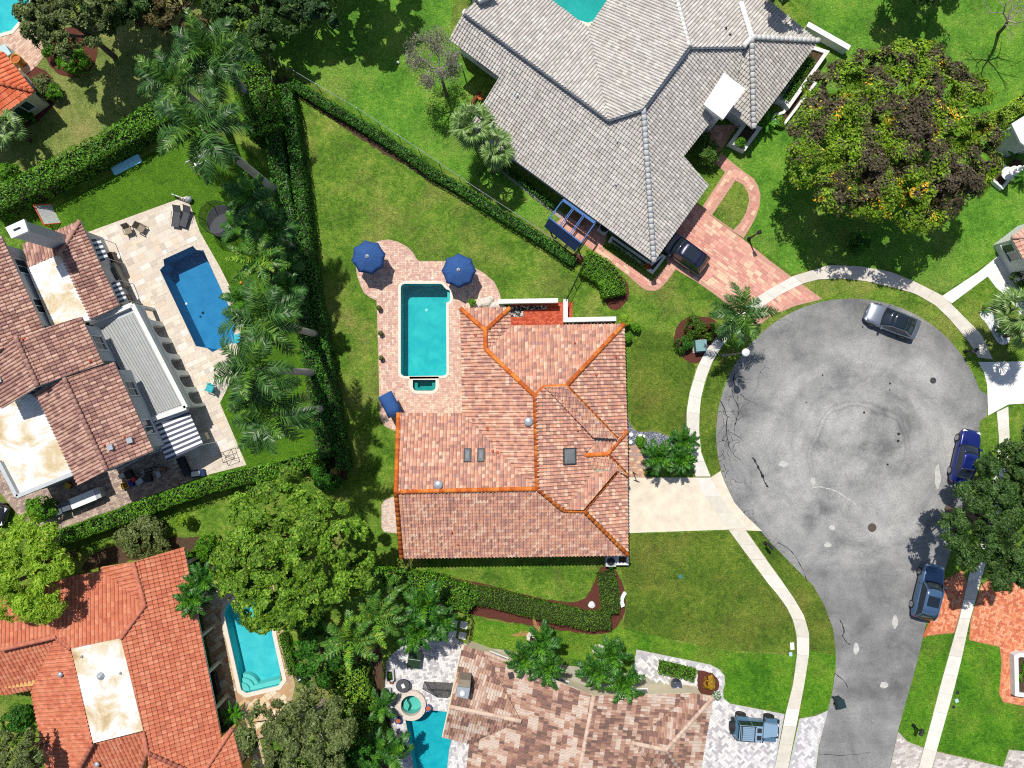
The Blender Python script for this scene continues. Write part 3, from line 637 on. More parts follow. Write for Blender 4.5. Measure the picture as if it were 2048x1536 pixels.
def pool_steps(t, corner, a0, a1, radii, depths, mat, n=8, name='step'):
    """nested quarter-round steps rising out of a corner"""
    for r, d in zip(radii, depths):
        m = MB(); pts = [P(*corner)] + [P(corner[0] + r * math.cos(RAD(a0 + (a1 - a0) * i / n)), corner[1] + r * math.sin(RAD(a0 + (a1 - a0) * i / n))) for i in range(n + 1)]
        m.prism(pts, -1.2, -d); m.obj(name, mat, t)
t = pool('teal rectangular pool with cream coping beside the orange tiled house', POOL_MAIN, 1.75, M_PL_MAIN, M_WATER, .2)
pool_steps(t, (893, 751), 180, 270, (26, 20, 14), (.9, .62, .34), M_PL_MAIN)
m = MB(); m.prism([P(894, 581), P(900, 582), P(900, 602), P(894, 604)], -1.0, -.30); m.obj('bench', M_PL_STEP, t)
m = MB(); m.lathe([(.16, 0), (.14, .04), (.02, .05)], (*P(848, 616)[:2], -1.74), 12); m.obj('drain_cover', M_WHITE, t)
m = MB(); m.lathe([(.13, 0), (.13, .02)], (*P(865, 556)[:2], .035), 10); m.obj('skimmer_lid', M_WHITE, t)
t = pool('small spa with cream coping at the foot of the teal rectangular pool', POOL_SPA, 1.0, M_PL_MAIN, water('spa_water', (.4, .75, .7)), .24)
M_DTILE = plain('dark_tile', A(40, 58, 62), .3)
m = MB(); m.prism([P(839, 751.5), P(856, 751.5), P(856, 759), P(839, 759)], -.3, .0); m.obj('spillway', M_DTILE, t)
m = MB(); m.prism([P(827, 775), P(870, 775), P(866, 781), P(831, 781)], -1.0, -.4); m.prism([P(827, 762), P(834, 762), P(834, 776), P(827, 776)], -1.0, -.42); m.prism([P(863, 762), P(870, 762), P(870, 776), P(863, 776)], -1.0, -.41); m.obj('bench', M_PL_MAIN, t)
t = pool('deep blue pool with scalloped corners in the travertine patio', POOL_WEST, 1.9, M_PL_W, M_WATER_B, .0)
m = MB(); o = offset([P(*p) for p in POOL_WEST], .05); n_ = len(o); i_ = offset([P(*p) for p in POOL_WEST], -.02)
pool_steps(t, (474, 690), 120, 200, (50, 42, 34), (1.0, .7, .4), M_PL_W)
m = MB(); m.lathe([(.12, 0), (.1, .05)], (*P(386, 621)[:2], -1.88), 10); m.obj('drain_cover', M_DTILE, t)
m = MB(); m.lathe([(.09, 0), (.09, .05)], (*P(372, 607)[:2], -.09), 10); m.obj('float', M_WHITE, t)
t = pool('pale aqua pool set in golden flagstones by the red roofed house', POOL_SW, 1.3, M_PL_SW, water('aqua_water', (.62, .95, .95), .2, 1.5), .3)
pool_steps(t, (482, 1384), -95, 0, (30, 23, 15), (.7, .45, .22), M_PL_STEP)
m = MB(); m.prism([P(492, 1386), P(557, 1371), P(565, 1359), P(500, 1376)], -1.2, -.35); m.obj('bench', M_PL_STEP, t)
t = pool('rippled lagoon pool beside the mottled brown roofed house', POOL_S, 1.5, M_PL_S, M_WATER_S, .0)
m = MB(); m.prism([P(898, 1507), P(907, 1508), P(899, 1560), P(892, 1560)], -1.0, -.2); m.obj('bench', M_PL_STEP, t)
t = pool('round raised spa with stone rim beside the rippled lagoon pool', POOL_SSPA, .9, M_PL_STEP, water('spa_green_water', (.6, .9, .85)), .38, plain('stone_rim', A(228, 214, 200), .8, 0, .2, .15, 4), .3)
m = MB(); m.prism([P(806, 1420), P(804, 1398), P(816, 1390), P(812, 1404), P(818, 1414), P(814, 1425)], -.8, -.3); m.obj('bench', M_PL_STEP, t)
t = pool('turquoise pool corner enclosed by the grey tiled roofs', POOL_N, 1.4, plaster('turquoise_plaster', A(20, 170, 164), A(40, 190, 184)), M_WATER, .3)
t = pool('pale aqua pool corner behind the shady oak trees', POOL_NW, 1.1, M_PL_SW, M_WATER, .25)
m = MB(); m.prism([P(0, 55), P(14, 60), P(10, 66), P(-2, 66)], -.9, -.3); m.obj('step', M_PL_STEP, t)
# ------------------------------------------------------------------ tiled roofs
M_TILE = plain('roof_tile', (1, 1, 1), .8, 0, .25, .14, 5, .1)
M_TILEG = plain('glazed_roof_tile', (1, 1, 1), .65, 0, .35, .10, 5, .06)
PT = [0.0, .09, .30, .51, .60, 1.0]; PZ = [0.0, .055, .088, .055, 0.0, 0.0]
class Plane:
    def __init__(s, e, h, sl, poly):
        s.h = h; s.sl = sl; s.poly_px = poly
        a, b = P(*e[0], h), P(*e[1], h); c = sum((P(*p, h) for p in poly), Vector()) / len(poly)
        u = (b - a).normalized(); n = Vector((-u.y, u.x, 0))
        if (c - a).dot(n) < 0: u = -u; n = -n
        s.o = a; s.u = u; s.n = n; s.v = (n + Vector((0, 0, sl))).normalized(); s.w = s.u.cross(s.v).normalized()
        s.pts = [s.node(p) for p in poly]
        s.loc = [((p - s.o).dot(s.u), (p - s.o).dot(s.v)) for p in s.pts]
    def node(s, p):
        h = s.h
        for _ in range(12):
            q = P(*p, h); h = s.h + s.sl * (q - s.o).dot(s.n)
        q = P(*p, h); q.z = s.h + s.sl * (q - s.o).dot(s.n); return q
    def at(s, a, b, z): return s.o + s.u * a + s.v * b + s.w * z
def clip_poly(pts, tri):
    for i in range(3):
        a, b = tri[i], tri[(i + 1) % 3]; out = []; n = len(pts)
        if not n: return pts
        f = [(b[0] - a[0]) * (p[1] - a[1]) - (b[1] - a[1]) * (p[0] - a[0]) for p in pts]
        for k in range(n):
            p, q, fp, fq = pts[k], pts[(k + 1) % n], f[k], f[(k + 1) % n]
            if fp >= 0: out.append(p)
            if (fp >= 0) != (fq >= 0):
                t = fp / (fp - fq); out.append(tuple(p[j] + (q[j] - p[j]) * t for j in range(3)))
        pts = out
    return pts
def roof(house, planes, caps, tw, tl, palette, capcol, fascia, n_ind=300, tilemat=None, colfn=None, capr=.15, name='roof', ind_plane=None, thick=.14, hscale=1.0, caplen=.42, lift=.04, capz=.09):
    tilemat = tilemat or M_TILE
    deck = MB()
    for pl in planes:
        n = len(pl.pts); top = [p - pl.w * .01 for p in pl.pts]; bot = [p - Vector((0, 0, thick)) for p in top]
        fs = []; flat = [Vector((a, b, 0)) for a, b in pl.loc]
        for a, b, c in tessellate_polygon([flat]):
            if (flat[b] - flat[a]).cross(flat[c] - flat[a]).z < 0: b, c = c, b
            fs += [(a, b, c), (n + c, n + b, n + a)]
        ccw = area2(pl.loc) > 0
        for i in range(n):
            j = (i + 1) % n; fs.append((i, n + i, n + j, j) if ccw else (j, n + j, n + i, i))
        deck.add(top + bot, fs)
    rf = deck.obj(name, fascia, house)
    # tiles
    V = []; F = []; C = []; singles = []
    for ip, pl in enumerate(planes):
        lo = pl.loc; flat = [Vector((a, b, 0)) for a, b in lo]; tris = []
        for a, b, c in tessellate_polygon([flat]):
            t = [lo[a], lo[b], lo[c]]
            if area2(t) < 0: t = t[::-1]
            tris.append((t, min(p[0] for p in t), max(p[0] for p in t), min(p[1] for p in t), max(p[1] for p in t)))
        a0, a1 = min(p[0] for p in lo), max(p[0] for p in lo); b0, b1 = min(p[1] for p in lo), max(p[1] for p in lo)
        i0, i1 = int(math.floor(a0 / tw)), int(math.ceil(a1 / tw)); j0, j1 = int(math.floor(b0 / tl)), int(math.ceil(b1 / tl))
        rr = math.hypot(tw, tl) / 2
        for j in range(j0, j1):
            for i in range(i0, i1):
                x, y = i * tw, j * tl; cx, cy = x + tw / 2, y + tl / 2
                ins = inside(lo, cx, cy); d = edge_d(lo, cx, cy)
                if not ins and d > rr: continue
                col = colfn(ip, i, j) if colfn else random.choice(palette)
                full = ins and d > rr
                if full and (ind_plane is None or ip in ind_plane): singles.append((pl, x, y, col, len(V), len(F)))
                col = jit(col, .06); b = len(V)
                prof = [(x + t * tw, z * hscale) for t, z in zip(PT, PZ)]
                jz = random.uniform(-.004, .004)
                if full:
                    for (xx, zz) in prof: V.append(pl.at(xx, y - .03, zz + lift + jz))
                    for (xx, zz) in prof: V.append(pl.at(xx, y + tl, zz + jz))
                    for (xx, zz) in prof: V.append(pl.at(xx, y - .03, min(zz * .3, .02)))
                    C += [col] * 18
                    for k in range(5):
                        F.append((b + k, b + k + 1, b + 7 + k, b + 6 + k)); F.append((b + 12 + k, b + 13 + k, b + k + 1, b + k))
                else:
                    for k in range(5):
                        q = [(prof[k][0], y, prof[k][1] + lift), (prof[k + 1][0], y, prof[k + 1][1] + lift), (prof[k + 1][0], y + tl, prof[k + 1][1]), (prof[k][0], y + tl, prof[k][1])]
                        for (t, mx0, mx1, my0, my1) in tris:
                            if q[1][0] < mx0 or q[0][0] > mx1 or y + tl < my0 or y > my1: continue
                            c = clip_poly(q, t)
                            if len(c) >= 3:
                                bb = len(V); V += [pl.at(*p) for p in c]; C += [col] * len(c); F.append(tuple(range(bb, bb + len(c))))
                    for k in range(5):   # front edge of cut tiles at the eaves
                        ma, mb = prof[k], prof[k + 1]
                        if inside(lo, (ma[0] + mb[0]) / 2, y + .02):
                            bb = len(V); V += [pl.at(ma[0], y, -.02), pl.at(mb[0], y, -.02), pl.at(mb[0], y, mb[1] + lift), pl.at(ma[0], y, ma[1] + lift)]; C += [col] * 4; F.append((bb, bb + 1, bb + 2, bb + 3))
    drop = set()
    if n_ind and singles:
        singles.sort(key=lambda s: (s[0].at(s[1], s[2], 0).xy).length); singles = singles[:n_ind]
        cache = {}
        for pl, x, y, col, vi, fi in singles:
            drop.update(range(fi, fi + 10)); key = tuple(round(c, 3) for c in col)
            if key not in cache:
                m = MB(); m.col = col
                vs = [(t * tw, -.03, z * hscale + lift) for t, z in zip(PT, PZ)] + [(t * tw, tl, z * hscale) for t, z in zip(PT, PZ)] + [(t * tw, -.03, min(z * hscale * .3, .02)) for t, z in zip(PT, PZ)]
                fs = [];
                for k in range(5): fs += [(k, k + 1, 7 + k, 6 + k), (12 + k, 13 + k, k + 1, k)]
                m.add(vs, fs); cache[key] = m.mesh('tile', tilemat)
            M = Matrix((pl.u.to_4d(), pl.v.to_4d(), pl.w.to_4d(), (0, 0, 0, 1))).transposed()
            for r in range(3): M[3][r] = 0
            M.translation = pl.at(x, y, 0)
            link('tile', cache[key], rf, mw=M)
    F = [f for i, f in enumerate(F) if i not in drop]
    me = bpy.data.meshes.new('tile_field'); me.from_pydata([tuple(v) for v in V], [], F)
    ca = me.color_attributes.new('Col', 'FLOAT_COLOR', 'POINT'); c4 = np.ones((len(V), 4), np.float32); c4[:, :3] = C; ca.data.foreach_set('color', c4.ravel())
    me.materials.append(tilemat); me.update()
    o = link('tile_field', me, rf); o['kind'] = 'stuff'
    # ridge and hip caps, one by one
    capm = []
    for cc in capcol:
        m = MB(); m.col = cc; n = 6; vs = []; L = caplen
        for x, r, dz in ((0, capr * 1.12, .03), (L + .05, capr * .95, 0)):
            for k in range(n + 1):
                a = math.pi * k / n; vs.append((x, r * math.cos(a), r * .75 * math.sin(a) + dz))
        b = len(vs); vs += [(0, capr * 1.12 * math.cos(math.pi * k / n), -.06) for k in range(n + 1)]
        fs = [(k, n + 1 + k, n + 2 + k, k + 1) for k in range(n)] + [(k, k + 1, b + k + 1, b + k) for k in range(n)]
        m.add(vs, fs); capm.append(m.mesh('ridge_cap', tilemat, True))
    for ip, pts in caps:
        w = [planes[ip].node(p) + Vector((0, 0, capz)) for p in pts]
        for a, b in zip(w, w[1:]):
            if b.z < a.z - .02: a, b = a, b
            d = b - a; L = d.length; k = max(1, round(L / caplen)); x = d / L
            y = Vector((0, 0, 1)).cross(x).normalized(); z = x.cross(y)
            for i in range(k):
                M = Matrix((x.to_4d() * (L / k / caplen), y.to_4d(), z.to_4d(), (0, 0, 0, 1))).transposed()
                for r in range(3): M[3][r] = 0
                M.translation = a + x * (L * i / k)
                link('ridge_cap', random.choice(capm), rf, mw=M)
    return rf
def walls(house, outline, h, mat, inset=.5, z1=None, name='wall'):
    w = offset(PP(outline, h), -inset); m = MB(); m.prism(w, -.05, (z1 if z1 is not None else h) + .05); m.obj(name, mat, house)
    return w
M_FRAME = plain('window_frame', A(236, 236, 232), .5); M_GLASS = glass('window_glass', (.03, .045, .055))
def windows(house, ring, edges, z0=.9, z1=2.1, w=1.5, gap=3.2, frame=None, name='window'):
    """windows set along chosen wall edges"""
    ring = [Vector((p[0], p[1], 0)) for p in ring]; ccw = area2(ring) > 0
    for e in edges:
        a, b = ring[e], ring[(e + 1) % len(ring)]; d = b - a; L = d.length
        if L < w + .4: continue
        x = d / L; out = Vector((x.y, -x.x, 0)) * (1 if ccw else -1); k = max(1, int(L / gap))
        for i in range(k):
            c = a + x * (L * (i + .5) / k)
            m = MB()
            for s in (-1, 1): m.bar(c + x * s * w / 2 + out * .03 + Vector((0, 0, z0)), c + x * s * w / 2 + out * .03 + Vector((0, 0, z1)), .08, .10, up=x)
            m.bar(c - x * w / 2 + out * .03 + Vector((0, 0, z1)), c + x * w / 2 + out * .03 + Vector((0, 0, z1)), .10, .08)
            m.bar(c - x * (w / 2 + .08) + out * .05 + Vector((0, 0, z0)), c + x * (w / 2 + .08) + out * .05 + Vector((0, 0, z0)), .16, .06)
            m.bar(c + out * .03 + Vector((0, 0, z0)), c + out * .03 + Vector((0, 0, z1)), .06, .06, up=x)
            o = m.obj(name, frame or M_FRAME, house)
            m = MB(); m.bar(c - x * w / 2 + out * .02 + Vector((0, 0, (z0 + z1) / 2)), c + x * w / 2 + out * .02 + Vector((0, 0, (z0 + z1) / 2)), .03, z1 - z0); m.obj('pane', M_GLASS, o)
def gutter(house, pts, h, mat, name='gutter'):
    m = MB()
    w = PP(pts, h)
    for a, b in zip(w, w[1:]): m.bar(a, b, .12, .12)
    m.obj(name, mat, house)
def house_thing(label, px, py, cat='house', name='house'):
    c = P(px, py); return thing(name, label, cat, (c.x, c.y, 0))
M_CREAM = plain('cream_stucco', A(236, 222, 192), .85, 0, .2, .06, 2); M_STW = plain('white_stucco', A(240, 240, 236), .85, 0, .2, .06, 2)
M_GREYST = plain('grey_stucco', A(206, 210, 212), .85, 0, .2, .06, 2); M_OCHRE = plain('ochre_stucco', A(226, 178, 110), .85, 0, .2, .06, 2)
M_DKTRIM = plain('dark_trim', A(64, 62, 66), .6); M_METAL = plain('galvanised', A(190, 196, 202), .4, .3, .5, .08); M_WOODF = plain('orange_fascia', A(206, 112, 50), .7)
def vent(rf, pl, px, mat, r=.28, h=.32, kind='dome'):
    p = pl.node(px); m = MB()
    if kind == 'dome': m.lathe([(r * .55, -.1), (r * .55, .15), (r * .95, .17), (r, .24), (r * .75, .32), (0.02, .36)], p, 14); o = m.obj('vent', mat, rf, smooth=True)
    elif kind == 'pipe': m.tube([p - Vector((0, 0, .1)), p + Vector((0, 0, h))], .06, 8); m.tube([p - Vector((0, 0, .02)), p + Vector((0, 0, .12))], [.16, .08], 8); o = m.obj('vent_pipe', mat, rf)
    else: m.box(p + Vector((0, 0, .12)), (.34, .34, .34), .3); m.box(p + Vector((0, 0, .30)), (.42, .42, .05), .3); o = m.obj('vent', mat, rf)
    return o
def skylight(rf, pl, px, w, l):
    p = pl.node(px); a = (p - pl.o).dot(pl.u); b = (p - pl.o).dot(pl.v)
    m = MB(); vs = lambda w, l, z: [pl.at(a - w / 2, b - l / 2, z), pl.at(a + w / 2, b - l / 2, z), pl.at(a + w / 2, b + l / 2, z), pl.at(a - w / 2, b + l / 2, z)]
    o1 = vs(w + .16, l + .16, .0) + vs(w + .12, l + .12, .20) + vs(w - .02, l - .02, .20) + vs(w - .02, l - .02, .12)
    m.add(o1, [f for i in range(4) for j in [(i + 1) % 4] for f in ((i, j, 4 + j, 4 + i), (4 + i, 4 + j, 8 + j, 8 + i), (8 + i, 8 + j, 12 + j, 12 + i))])
    o = m.obj('skylight', M_DKTRIM, rf); m = MB(); m.add(vs(w, l, .14) + vs(w * .5, l * .5, .20), [(0, 1, 5, 4), (1, 2, 6, 5), (2, 3, 7, 6), (3, 0, 4, 7), (4, 5, 6, 7)]); m.obj('skylight_dome', M_SKYGL, rf)
M_SKYGL = plain('smoked_dome', (.16, .17, .17), .12, 0, .8, .05)

# ------------------------------------------------------------------ the orange tiled house (middle)
TERRA = [A(226, 174, 148), A(222, 166, 140), A(232, 186, 160), A(206, 154, 134), A(188, 140, 124), A(236, 200, 174), A(226, 170, 142), A(212, 158, 138), A(194, 150, 138)]
ORANGE = [A(222, 122, 50), A(206, 104, 42), A(232, 138, 62), A(196, 98, 40)]
hm = house_thing('large house with mottled terracotta tile roof and bright orange ridges in the middle', 1030, 870)
E, SL = 2.9, .38
PM = [Plane(((803, 1116), (1256, 1110)), E, SL, [(792, 983), (1074, 977), (1126, 1020), (1167, 1021), (1256, 1110), (803, 1116)]),                 # 0 south
      Plane(((797, 826), (925, 827)), E, SL, [(797, 826), (925, 827), (1074, 977), (792, 983)]),                                                    # 1 north of west wing
      Plane(((921, 617), (925, 827)), E, SL, [(921, 617), (971, 661), (971, 698), (1070, 792), (1074, 977), (925, 827)]),                           # 2 pool side
      Plane(((921, 617), (1020, 615)), E, SL, [(921, 617), (1020, 615), (971, 661)]),                                                               # 3 small north hip
      Plane(((1020, 615), (1021, 655)), E, SL, [(1020, 615), (1021, 653), (972, 697), (971, 661)]),                                                 # 4 small east
      Plane(((1021, 652), (1248, 648)), E, SL, [(1021, 652), (1248, 648), (1132, 772), (1088, 774), (1070, 792), (971, 698)]),                      # 5 north
      Plane(((1248, 648), (1254, 862)), E, SL, [(1248, 648), (1254, 862), (1234, 878), (1132, 772)]),                                               # 6 east, north block
      Plane(((1187, 874), (1234, 877)), 4.0, .30, [(1088, 774), (1132, 772), (1234, 877), (1187, 875), (1096, 780)]),                               # 7 south face of north block
      Plane(((1251, 780), (1254, 1000)), E - .3, .36, [(1070, 792), (1088, 774), (1096, 780), (1187, 875), (1190, 885), (1167, 910), (1190, 937), (1188, 945), (1129, 1018), (1126, 1020), (1074, 977)]),  # 8 middle east
      Plane(((1190, 940), (1234, 941)), 3.9, .30, [(1188, 944), (1234, 941), (1167, 1020), (1128, 1019)]),                                          # 9 garage north
      Plane(((1254, 940), (1256, 1110)), E, SL, [(1234, 941), (1255, 951), (1256, 1110), (1167, 1021)]),                                            # 10 garage east
      Plane(((1190, 884), (1234, 879)), 3.45, .30, [(1190, 885), (1234, 879), (1254, 862), (1214, 908), (1167, 910)]),                              # 11 entry north
      Plane(((1190, 936), (1234, 941)), 3.45, .30, [(1167, 910), (1214, 908), (1255, 951), (1234, 941), (1190, 936)]),                              # 12 entry south
      Plane(((1254, 862), (1255, 951)), E + .1, SL, [(1254, 862), (1255, 951), (1214, 908)])]                                                       # 13 entry east
CAPS = [(0, [(792, 983), (1074, 977)]), (0, [(1126, 1020), (1074, 977)]), (0, [(1126, 1020), (1167, 1021)]), (0, [(1256, 1110), (1167, 1021)]), (2, [(921, 617), (971, 661)]), (3, [(1020, 616), (971, 661)]),
        (2, [(971, 661), (971, 698)]), (2, [(971, 698), (1070, 792)]), (2, [(1074, 977), (1070, 792)]), (5, [(1070, 792), (1088, 774)]), (5, [(1088, 774), (1132, 772)]), (6, [(1248, 648), (1132, 772)]),
        (6, [(1234, 878), (1132, 772)]), (10, [(1234, 941), (1167, 1021)]), (13, [(1254, 862), (1214, 908)]), (13, [(1255, 951), (1214, 908)]), (11, [(1167, 910), (1214, 908)]),
        (0, [(803, 1116), (792, 983)]), (1, [(797, 826), (792, 983)])]
rf = roof(hm, PM, CAPS, .28, .29, TERRA, ORANGE, M_CREAM, 300, ind_plane=[0], capr=.16, lift=.05, hscale=1.2)
OUT_M = [(797, 826), (925, 827), (921, 617), (1020, 615), (1021, 652), (1248, 648), (1256, 1110), (803, 1116)]
ring = walls(hm, OUT_M, E, M_CREAM, .6); windows(hm, ring, range(8), gap=4.0)
m = MB(); a, b, c = P(803, 1116, E), P(792, 983, 5.0), P(797, 826, E)
m.add([a + Vector((.35, 0, 0)), b + Vector((.35, 0, -.1)), c + Vector((.35, 0, 0))], [(0, 1, 2)]); m.obj('gable', M_CREAM, hm)
for (x0, y0), (x1, y1) in (((1188, 878), (1232, 882)), ((1190, 936), (1232, 942))):
    m = MB(); m.prism([P(x0, y0 - 4, 3.6), P(x1, y0 - 2, 3.6), P(x1, y1 + 3, 3.6), P(x0, y1 + 2, 3.6)], 3.0, 3.5); m.obj('cricket', M_GREYC, rf)
skylight(rf, PM[1], (935, 911), .45, .95); skylight(rf, PM[1], (962, 911), .45, .95); skylight(rf, PM[8], (1138, 912), 1.15, .95)
vent(rf, PM[1], (877, 969), M_METAL, .36); vent(rf, PM[2], (1057, 843), M_METAL, .36)
M_RUST = plain('terracotta_pipe', A(206, 96, 60), .7)
for pl, px in ((1, (985, 902)), (0, (916, 1088)), (0, (903, 1064)), (5, (1149, 686)), (6, (1192, 750)), (8, (1155, 860)), (2, (951, 671)), (2, (975, 858)), (6, (1231, 714)), (1, (996, 905))): vent(rf, PM[pl], px, M_RUST, h=.28, kind='pipe')
# entry door, garage door
m = MB(); p = P(1240, 1040); m.box((p.x + .02, p.y, 1.1), (.1, 4.9, 2.2)); gd = m.obj('garage_door', M_STW, hm)
m = MB(); p = P(1238, 925); m.box((p.x, p.y, 1.1), (.1, 1.6, 2.2)); m.obj('door', plain('dark_door', A(70, 40, 28), .5), hm)

# ------------------------------------------------------------------ grey tiled house (north east)
PALE = [A(214, 208, 200), A(204, 198, 190), A(222, 216, 208), A(208, 200, 194), A(196, 190, 182)]
hg = house_thing('large white house with pale grey tile roof and white portico', 1260, 200)
G, GS = 2.6, .36
PG = [Plane(((938, 253), (1307, 524)), G, GS, [(898, 79), (927, 25), (1024, 97), (1217, 240), (1286, 218), (1307, 524), (938, 253), (999, 154)]),     # 0 SW
      Plane(((1307, 524), (1417, 370)), G, GS, [(1286, 218), (1377, 95), (1486, 94), (1462, 222), (1430, 232), (1367, 313), (1417, 370), (1307, 524)]),  # 1 SE
      Plane(((1100, 0), (1177, 57)), 3.3, .36, [(927, 25), (963, -8), (1020, -60), (1100, -2), (1177, 57), (1217, 240), (1024, 97)]),                # 2 NE slope
      Plane(((1177, 57), (1225, -14)), 3.3, .36, [(1177, 57), (1225, -14), (1260, -60), (1335, -60), (1352, 0), (1377, 95), (1286, 218), (1217, 240)]),  # 3 NW slope
      Plane(((1535, 0), (1636, 83)), G, GS, [(1377, 95), (1352, 0), (1335, -60), (1450, -70), (1535, 0), (1636, 83), (1502, 76), (1486, 94)]),       # 4 NE
      Plane(((1636, 83), (1506, 258)), G, GS, [(1502, 76), (1636, 83), (1506, 258)]),                                                                # 5 E
      Plane(((1506, 258), (1462, 222)), G, GS, [(1502, 76), (1506, 258), (1462, 222), (1486, 94)])]                                                  # 6 entry SW
CG = [(0, [(927, 25), (1024, 97), (1217, 240)]), (0, [(1217, 240), (1286, 218)]), (0, [(1307, 524), (1286, 218)]), (1, [(1286, 218), (1377, 95)]), (1, [(1377, 95), (1486, 94)]), (4, [(1486, 94), (1502, 76)]), (5, [(1636, 83), (1502, 76)]), (5, [(1506, 258), (1502, 76)]), (4, [(1377, 95), (1352, 0), (1335, -60)]), (4, [(1481, 8), (1502, 76)])]
WCAP = [A(246, 244, 240), A(240, 236, 230), A(250, 248, 244)]
rg = roof(hg, PG, CG, .24, .36, PALE, WCAP, M_STW, 300, M_TILEG, ind_plane=[0], capr=.2, lift=.055, capz=.16)
OUT_G = [(898, 79), (999, 154), (938, 253), (1307, 524), (1417, 370), (1367, 313), (1432, 228), (1470, 226), (1506, 256), (1630, 84), (1535, 4), (1450, -64), (1335, -60), (1262, -56), (1225, -10), (1177, 55), (1100, 2), (1022, -56), (963, -4), (927, 27)]
ring = walls(hg, OUT_G, 2.7, M_STW, .55); windows(hg, ring, (0, 2, 3, 8, 9, 13, 14), gap=4.2)
m = MB(); w = offset(PP([(1407, 209), (1448, 145), (1491, 178), (1446, 239)], 5.0), -.25); m.prism(w, 0, 4.72); po = m.obj('portico', M_STW, hg)
m = MB(); m.prism(PP([(1407, 209), (1448, 145), (1491, 178), (1446, 239)], 5.0), 4.7, 5.0); m.obj('portico_roof', M_WHITE, hg)
for x, y in ((1234, 284), (1231, 370), (1035, 192), (1206, 217)): vent(rg, PG[0], (x, y), M_METAL, h=.3, kind='pipe')
for x, y in ((1451, 57), (1460, 71)): vent(rg, PG[4], (x, y), M_DKTRIM, h=.25, kind='pipe')
m = MB(); p = P(966, -6, 4.5); m.box((p.x, p.y, 4.2), (1.3, 1.1, 2.6), .6); m.box((p.x, p.y, 5.55), (1.5, 1.3, .15), .6); m.obj('chimney', M_STW, hg)
m = MB(); m.tube([P(926, 140, .1), P(922, 128, 2.6)], .05, 6); m.obj('downpipe', M_WHITE, hg)
# white planter walls beside the grey house
def ringwall(label, pts, h, t=.3, soil=True, closed=True, name='planter_wall', mat=None, hz=0.0):
    w = [P(*p) for p in pts]; c = sum(w, Vector()) / len(w); o = thing(name, label, 'planter' if soil else 'wall', (c.x, c.y, 0)); m = MB()
    if closed:
        a = [Vector((p[0], p[1], 0)) for p in w]; b = offset(a, -t); n = len(a)
        if area2(a) < 0: a = a[::-1]; b = b[::-1]
        m.add([(p.x, p.y, -.03) for p in a] + [(p.x, p.y, h) for p in a] + [(p.x, p.y, h) for p in b] + [(p.x, p.y, .02) for p in b], [f for i in range(n) for j in [(i + 1) % n] for f in ((i, j, n + j, n + i), (n + i, n + j, 2 * n + j, 2 * n + i), (2 * n + i, 2 * n + j, 3 * n + j, 3 * n + i))])
        m.obj('rim', mat or M_STW, o)
        if soil: m = MB(); m.prism(offset(a, -t + .01), .0, h - .18); m.obj('soil', M_SOIL, o)
    else:
        for a, b in zip(w, w[1:]):
            i_ = w.index(a); d = (b - a).normalized() * (t / 2 - .004); m.bar(a - d + Vector((0, 0, h / 2 - i_ * .004)), b + d + Vector((0, 0, h / 2 - i_ * .004)), t, h)
        m.obj('wall_body', mat or M_STW, o)
        m = MB()
        for a, b in zip(w, w[1:]):
            i_ = w.index(a); d = (b - a).normalized() * (t / 2 + .04); m.bar(a - d + Vector((0, 0, h + .03 - i_ * .005)), b + d + Vector((0, 0, h + .03 - i_ * .005)), t + .08, .07)
        m.obj('wall_cap', M_WHITE, o)
    return o
ringwall('white planter box holding a round clipped shrub by the portico', [(1452, 292), (1484, 308), (1518, 262), (1486, 246)], .8)
ringwall('long white planter trough under the eastern eave of the grey roof', [(1560, 212), (1570, 226), (1650, 112), (1612, 100), (1545, 208)], .9)
ringwall('low white planter kerb below the long trough beside the flowering tree', [(1534, 240), (1566, 254), (1630, 170), (1615, 160), (1562, 226), (1540, 232)], .4, .22)
ringwall('white garden wall running off the corner of the grey house', [(1610, 62), (1684, 104)], .9, .35, False, False, 'garden_wall')
ringwall('narrow white trough hedge planter under the tip of the grey roof', [(1215, 484), (1222, 474), (1300, 528), (1322, 510), (1330, 516), (1304, 549)], .55, .2)

# ------------------------------------------------------------------ mansion (west)
ROSE = [A(202, 160, 142), A(192, 148, 132), A(210, 170, 152), A(178, 136, 122), A(164, 124, 114), A(214, 176, 158), A(196, 154, 136)]
RCAP = [A(204, 156, 140), A(190, 142, 128)]
hw = house_thing('grey walled mansion with rose tile roofs, flat cream roofs and an arcade', 140, 740)
def rcol(ip, i, j):
    v = noise.noise(Vector((i * .35 + ip * 9, j * .22, 3.3))); k = 3 if v > .28 else None
    return random.choice(ROSE[3:5]) if k and random.random() < .8 else random.choice(ROSE)
PWn = [Plane(((3, 472), (87, 655)), 5.9, .3, [(3, 472), (87, 655), (80, 668), (0, 700), (-90, 735), (-110, 520), (-40, 480)]),
       Plane(((45, 490), (161, 442)), 3.6, .3, [(45, 490), (161, 442), (119, 510), (56, 537)]),
       Plane(((161, 442), (239, 611)), 3.6, .3, [(161, 442), (239, 611), (180, 640), (119, 510)]),
       Plane(((163, 634), (207, 727)), 5.9, .3, [(33, 674), (163, 634), (207, 727), (135, 752), (77, 772)]),
       Plane(((3, 817), (-45, 715)), 5.9, .3, [(33, 674), (77, 772), (3, 817), (-45, 715)]),
       Plane(((228, 724), (308, 902)), 5.9, .3, [(130, 757), (228, 724), (308, 902), (215, 940)]),
       Plane(((72, 785), (157, 970)), 5.9, .3, [(130, 757), (215, 940), (157, 970), (72, 785)])]
CW = [(3, [(77, 772), (33, 674)]), (5, [(215, 940), (130, 757)]), (2, [(161, 442), (119, 510)])]
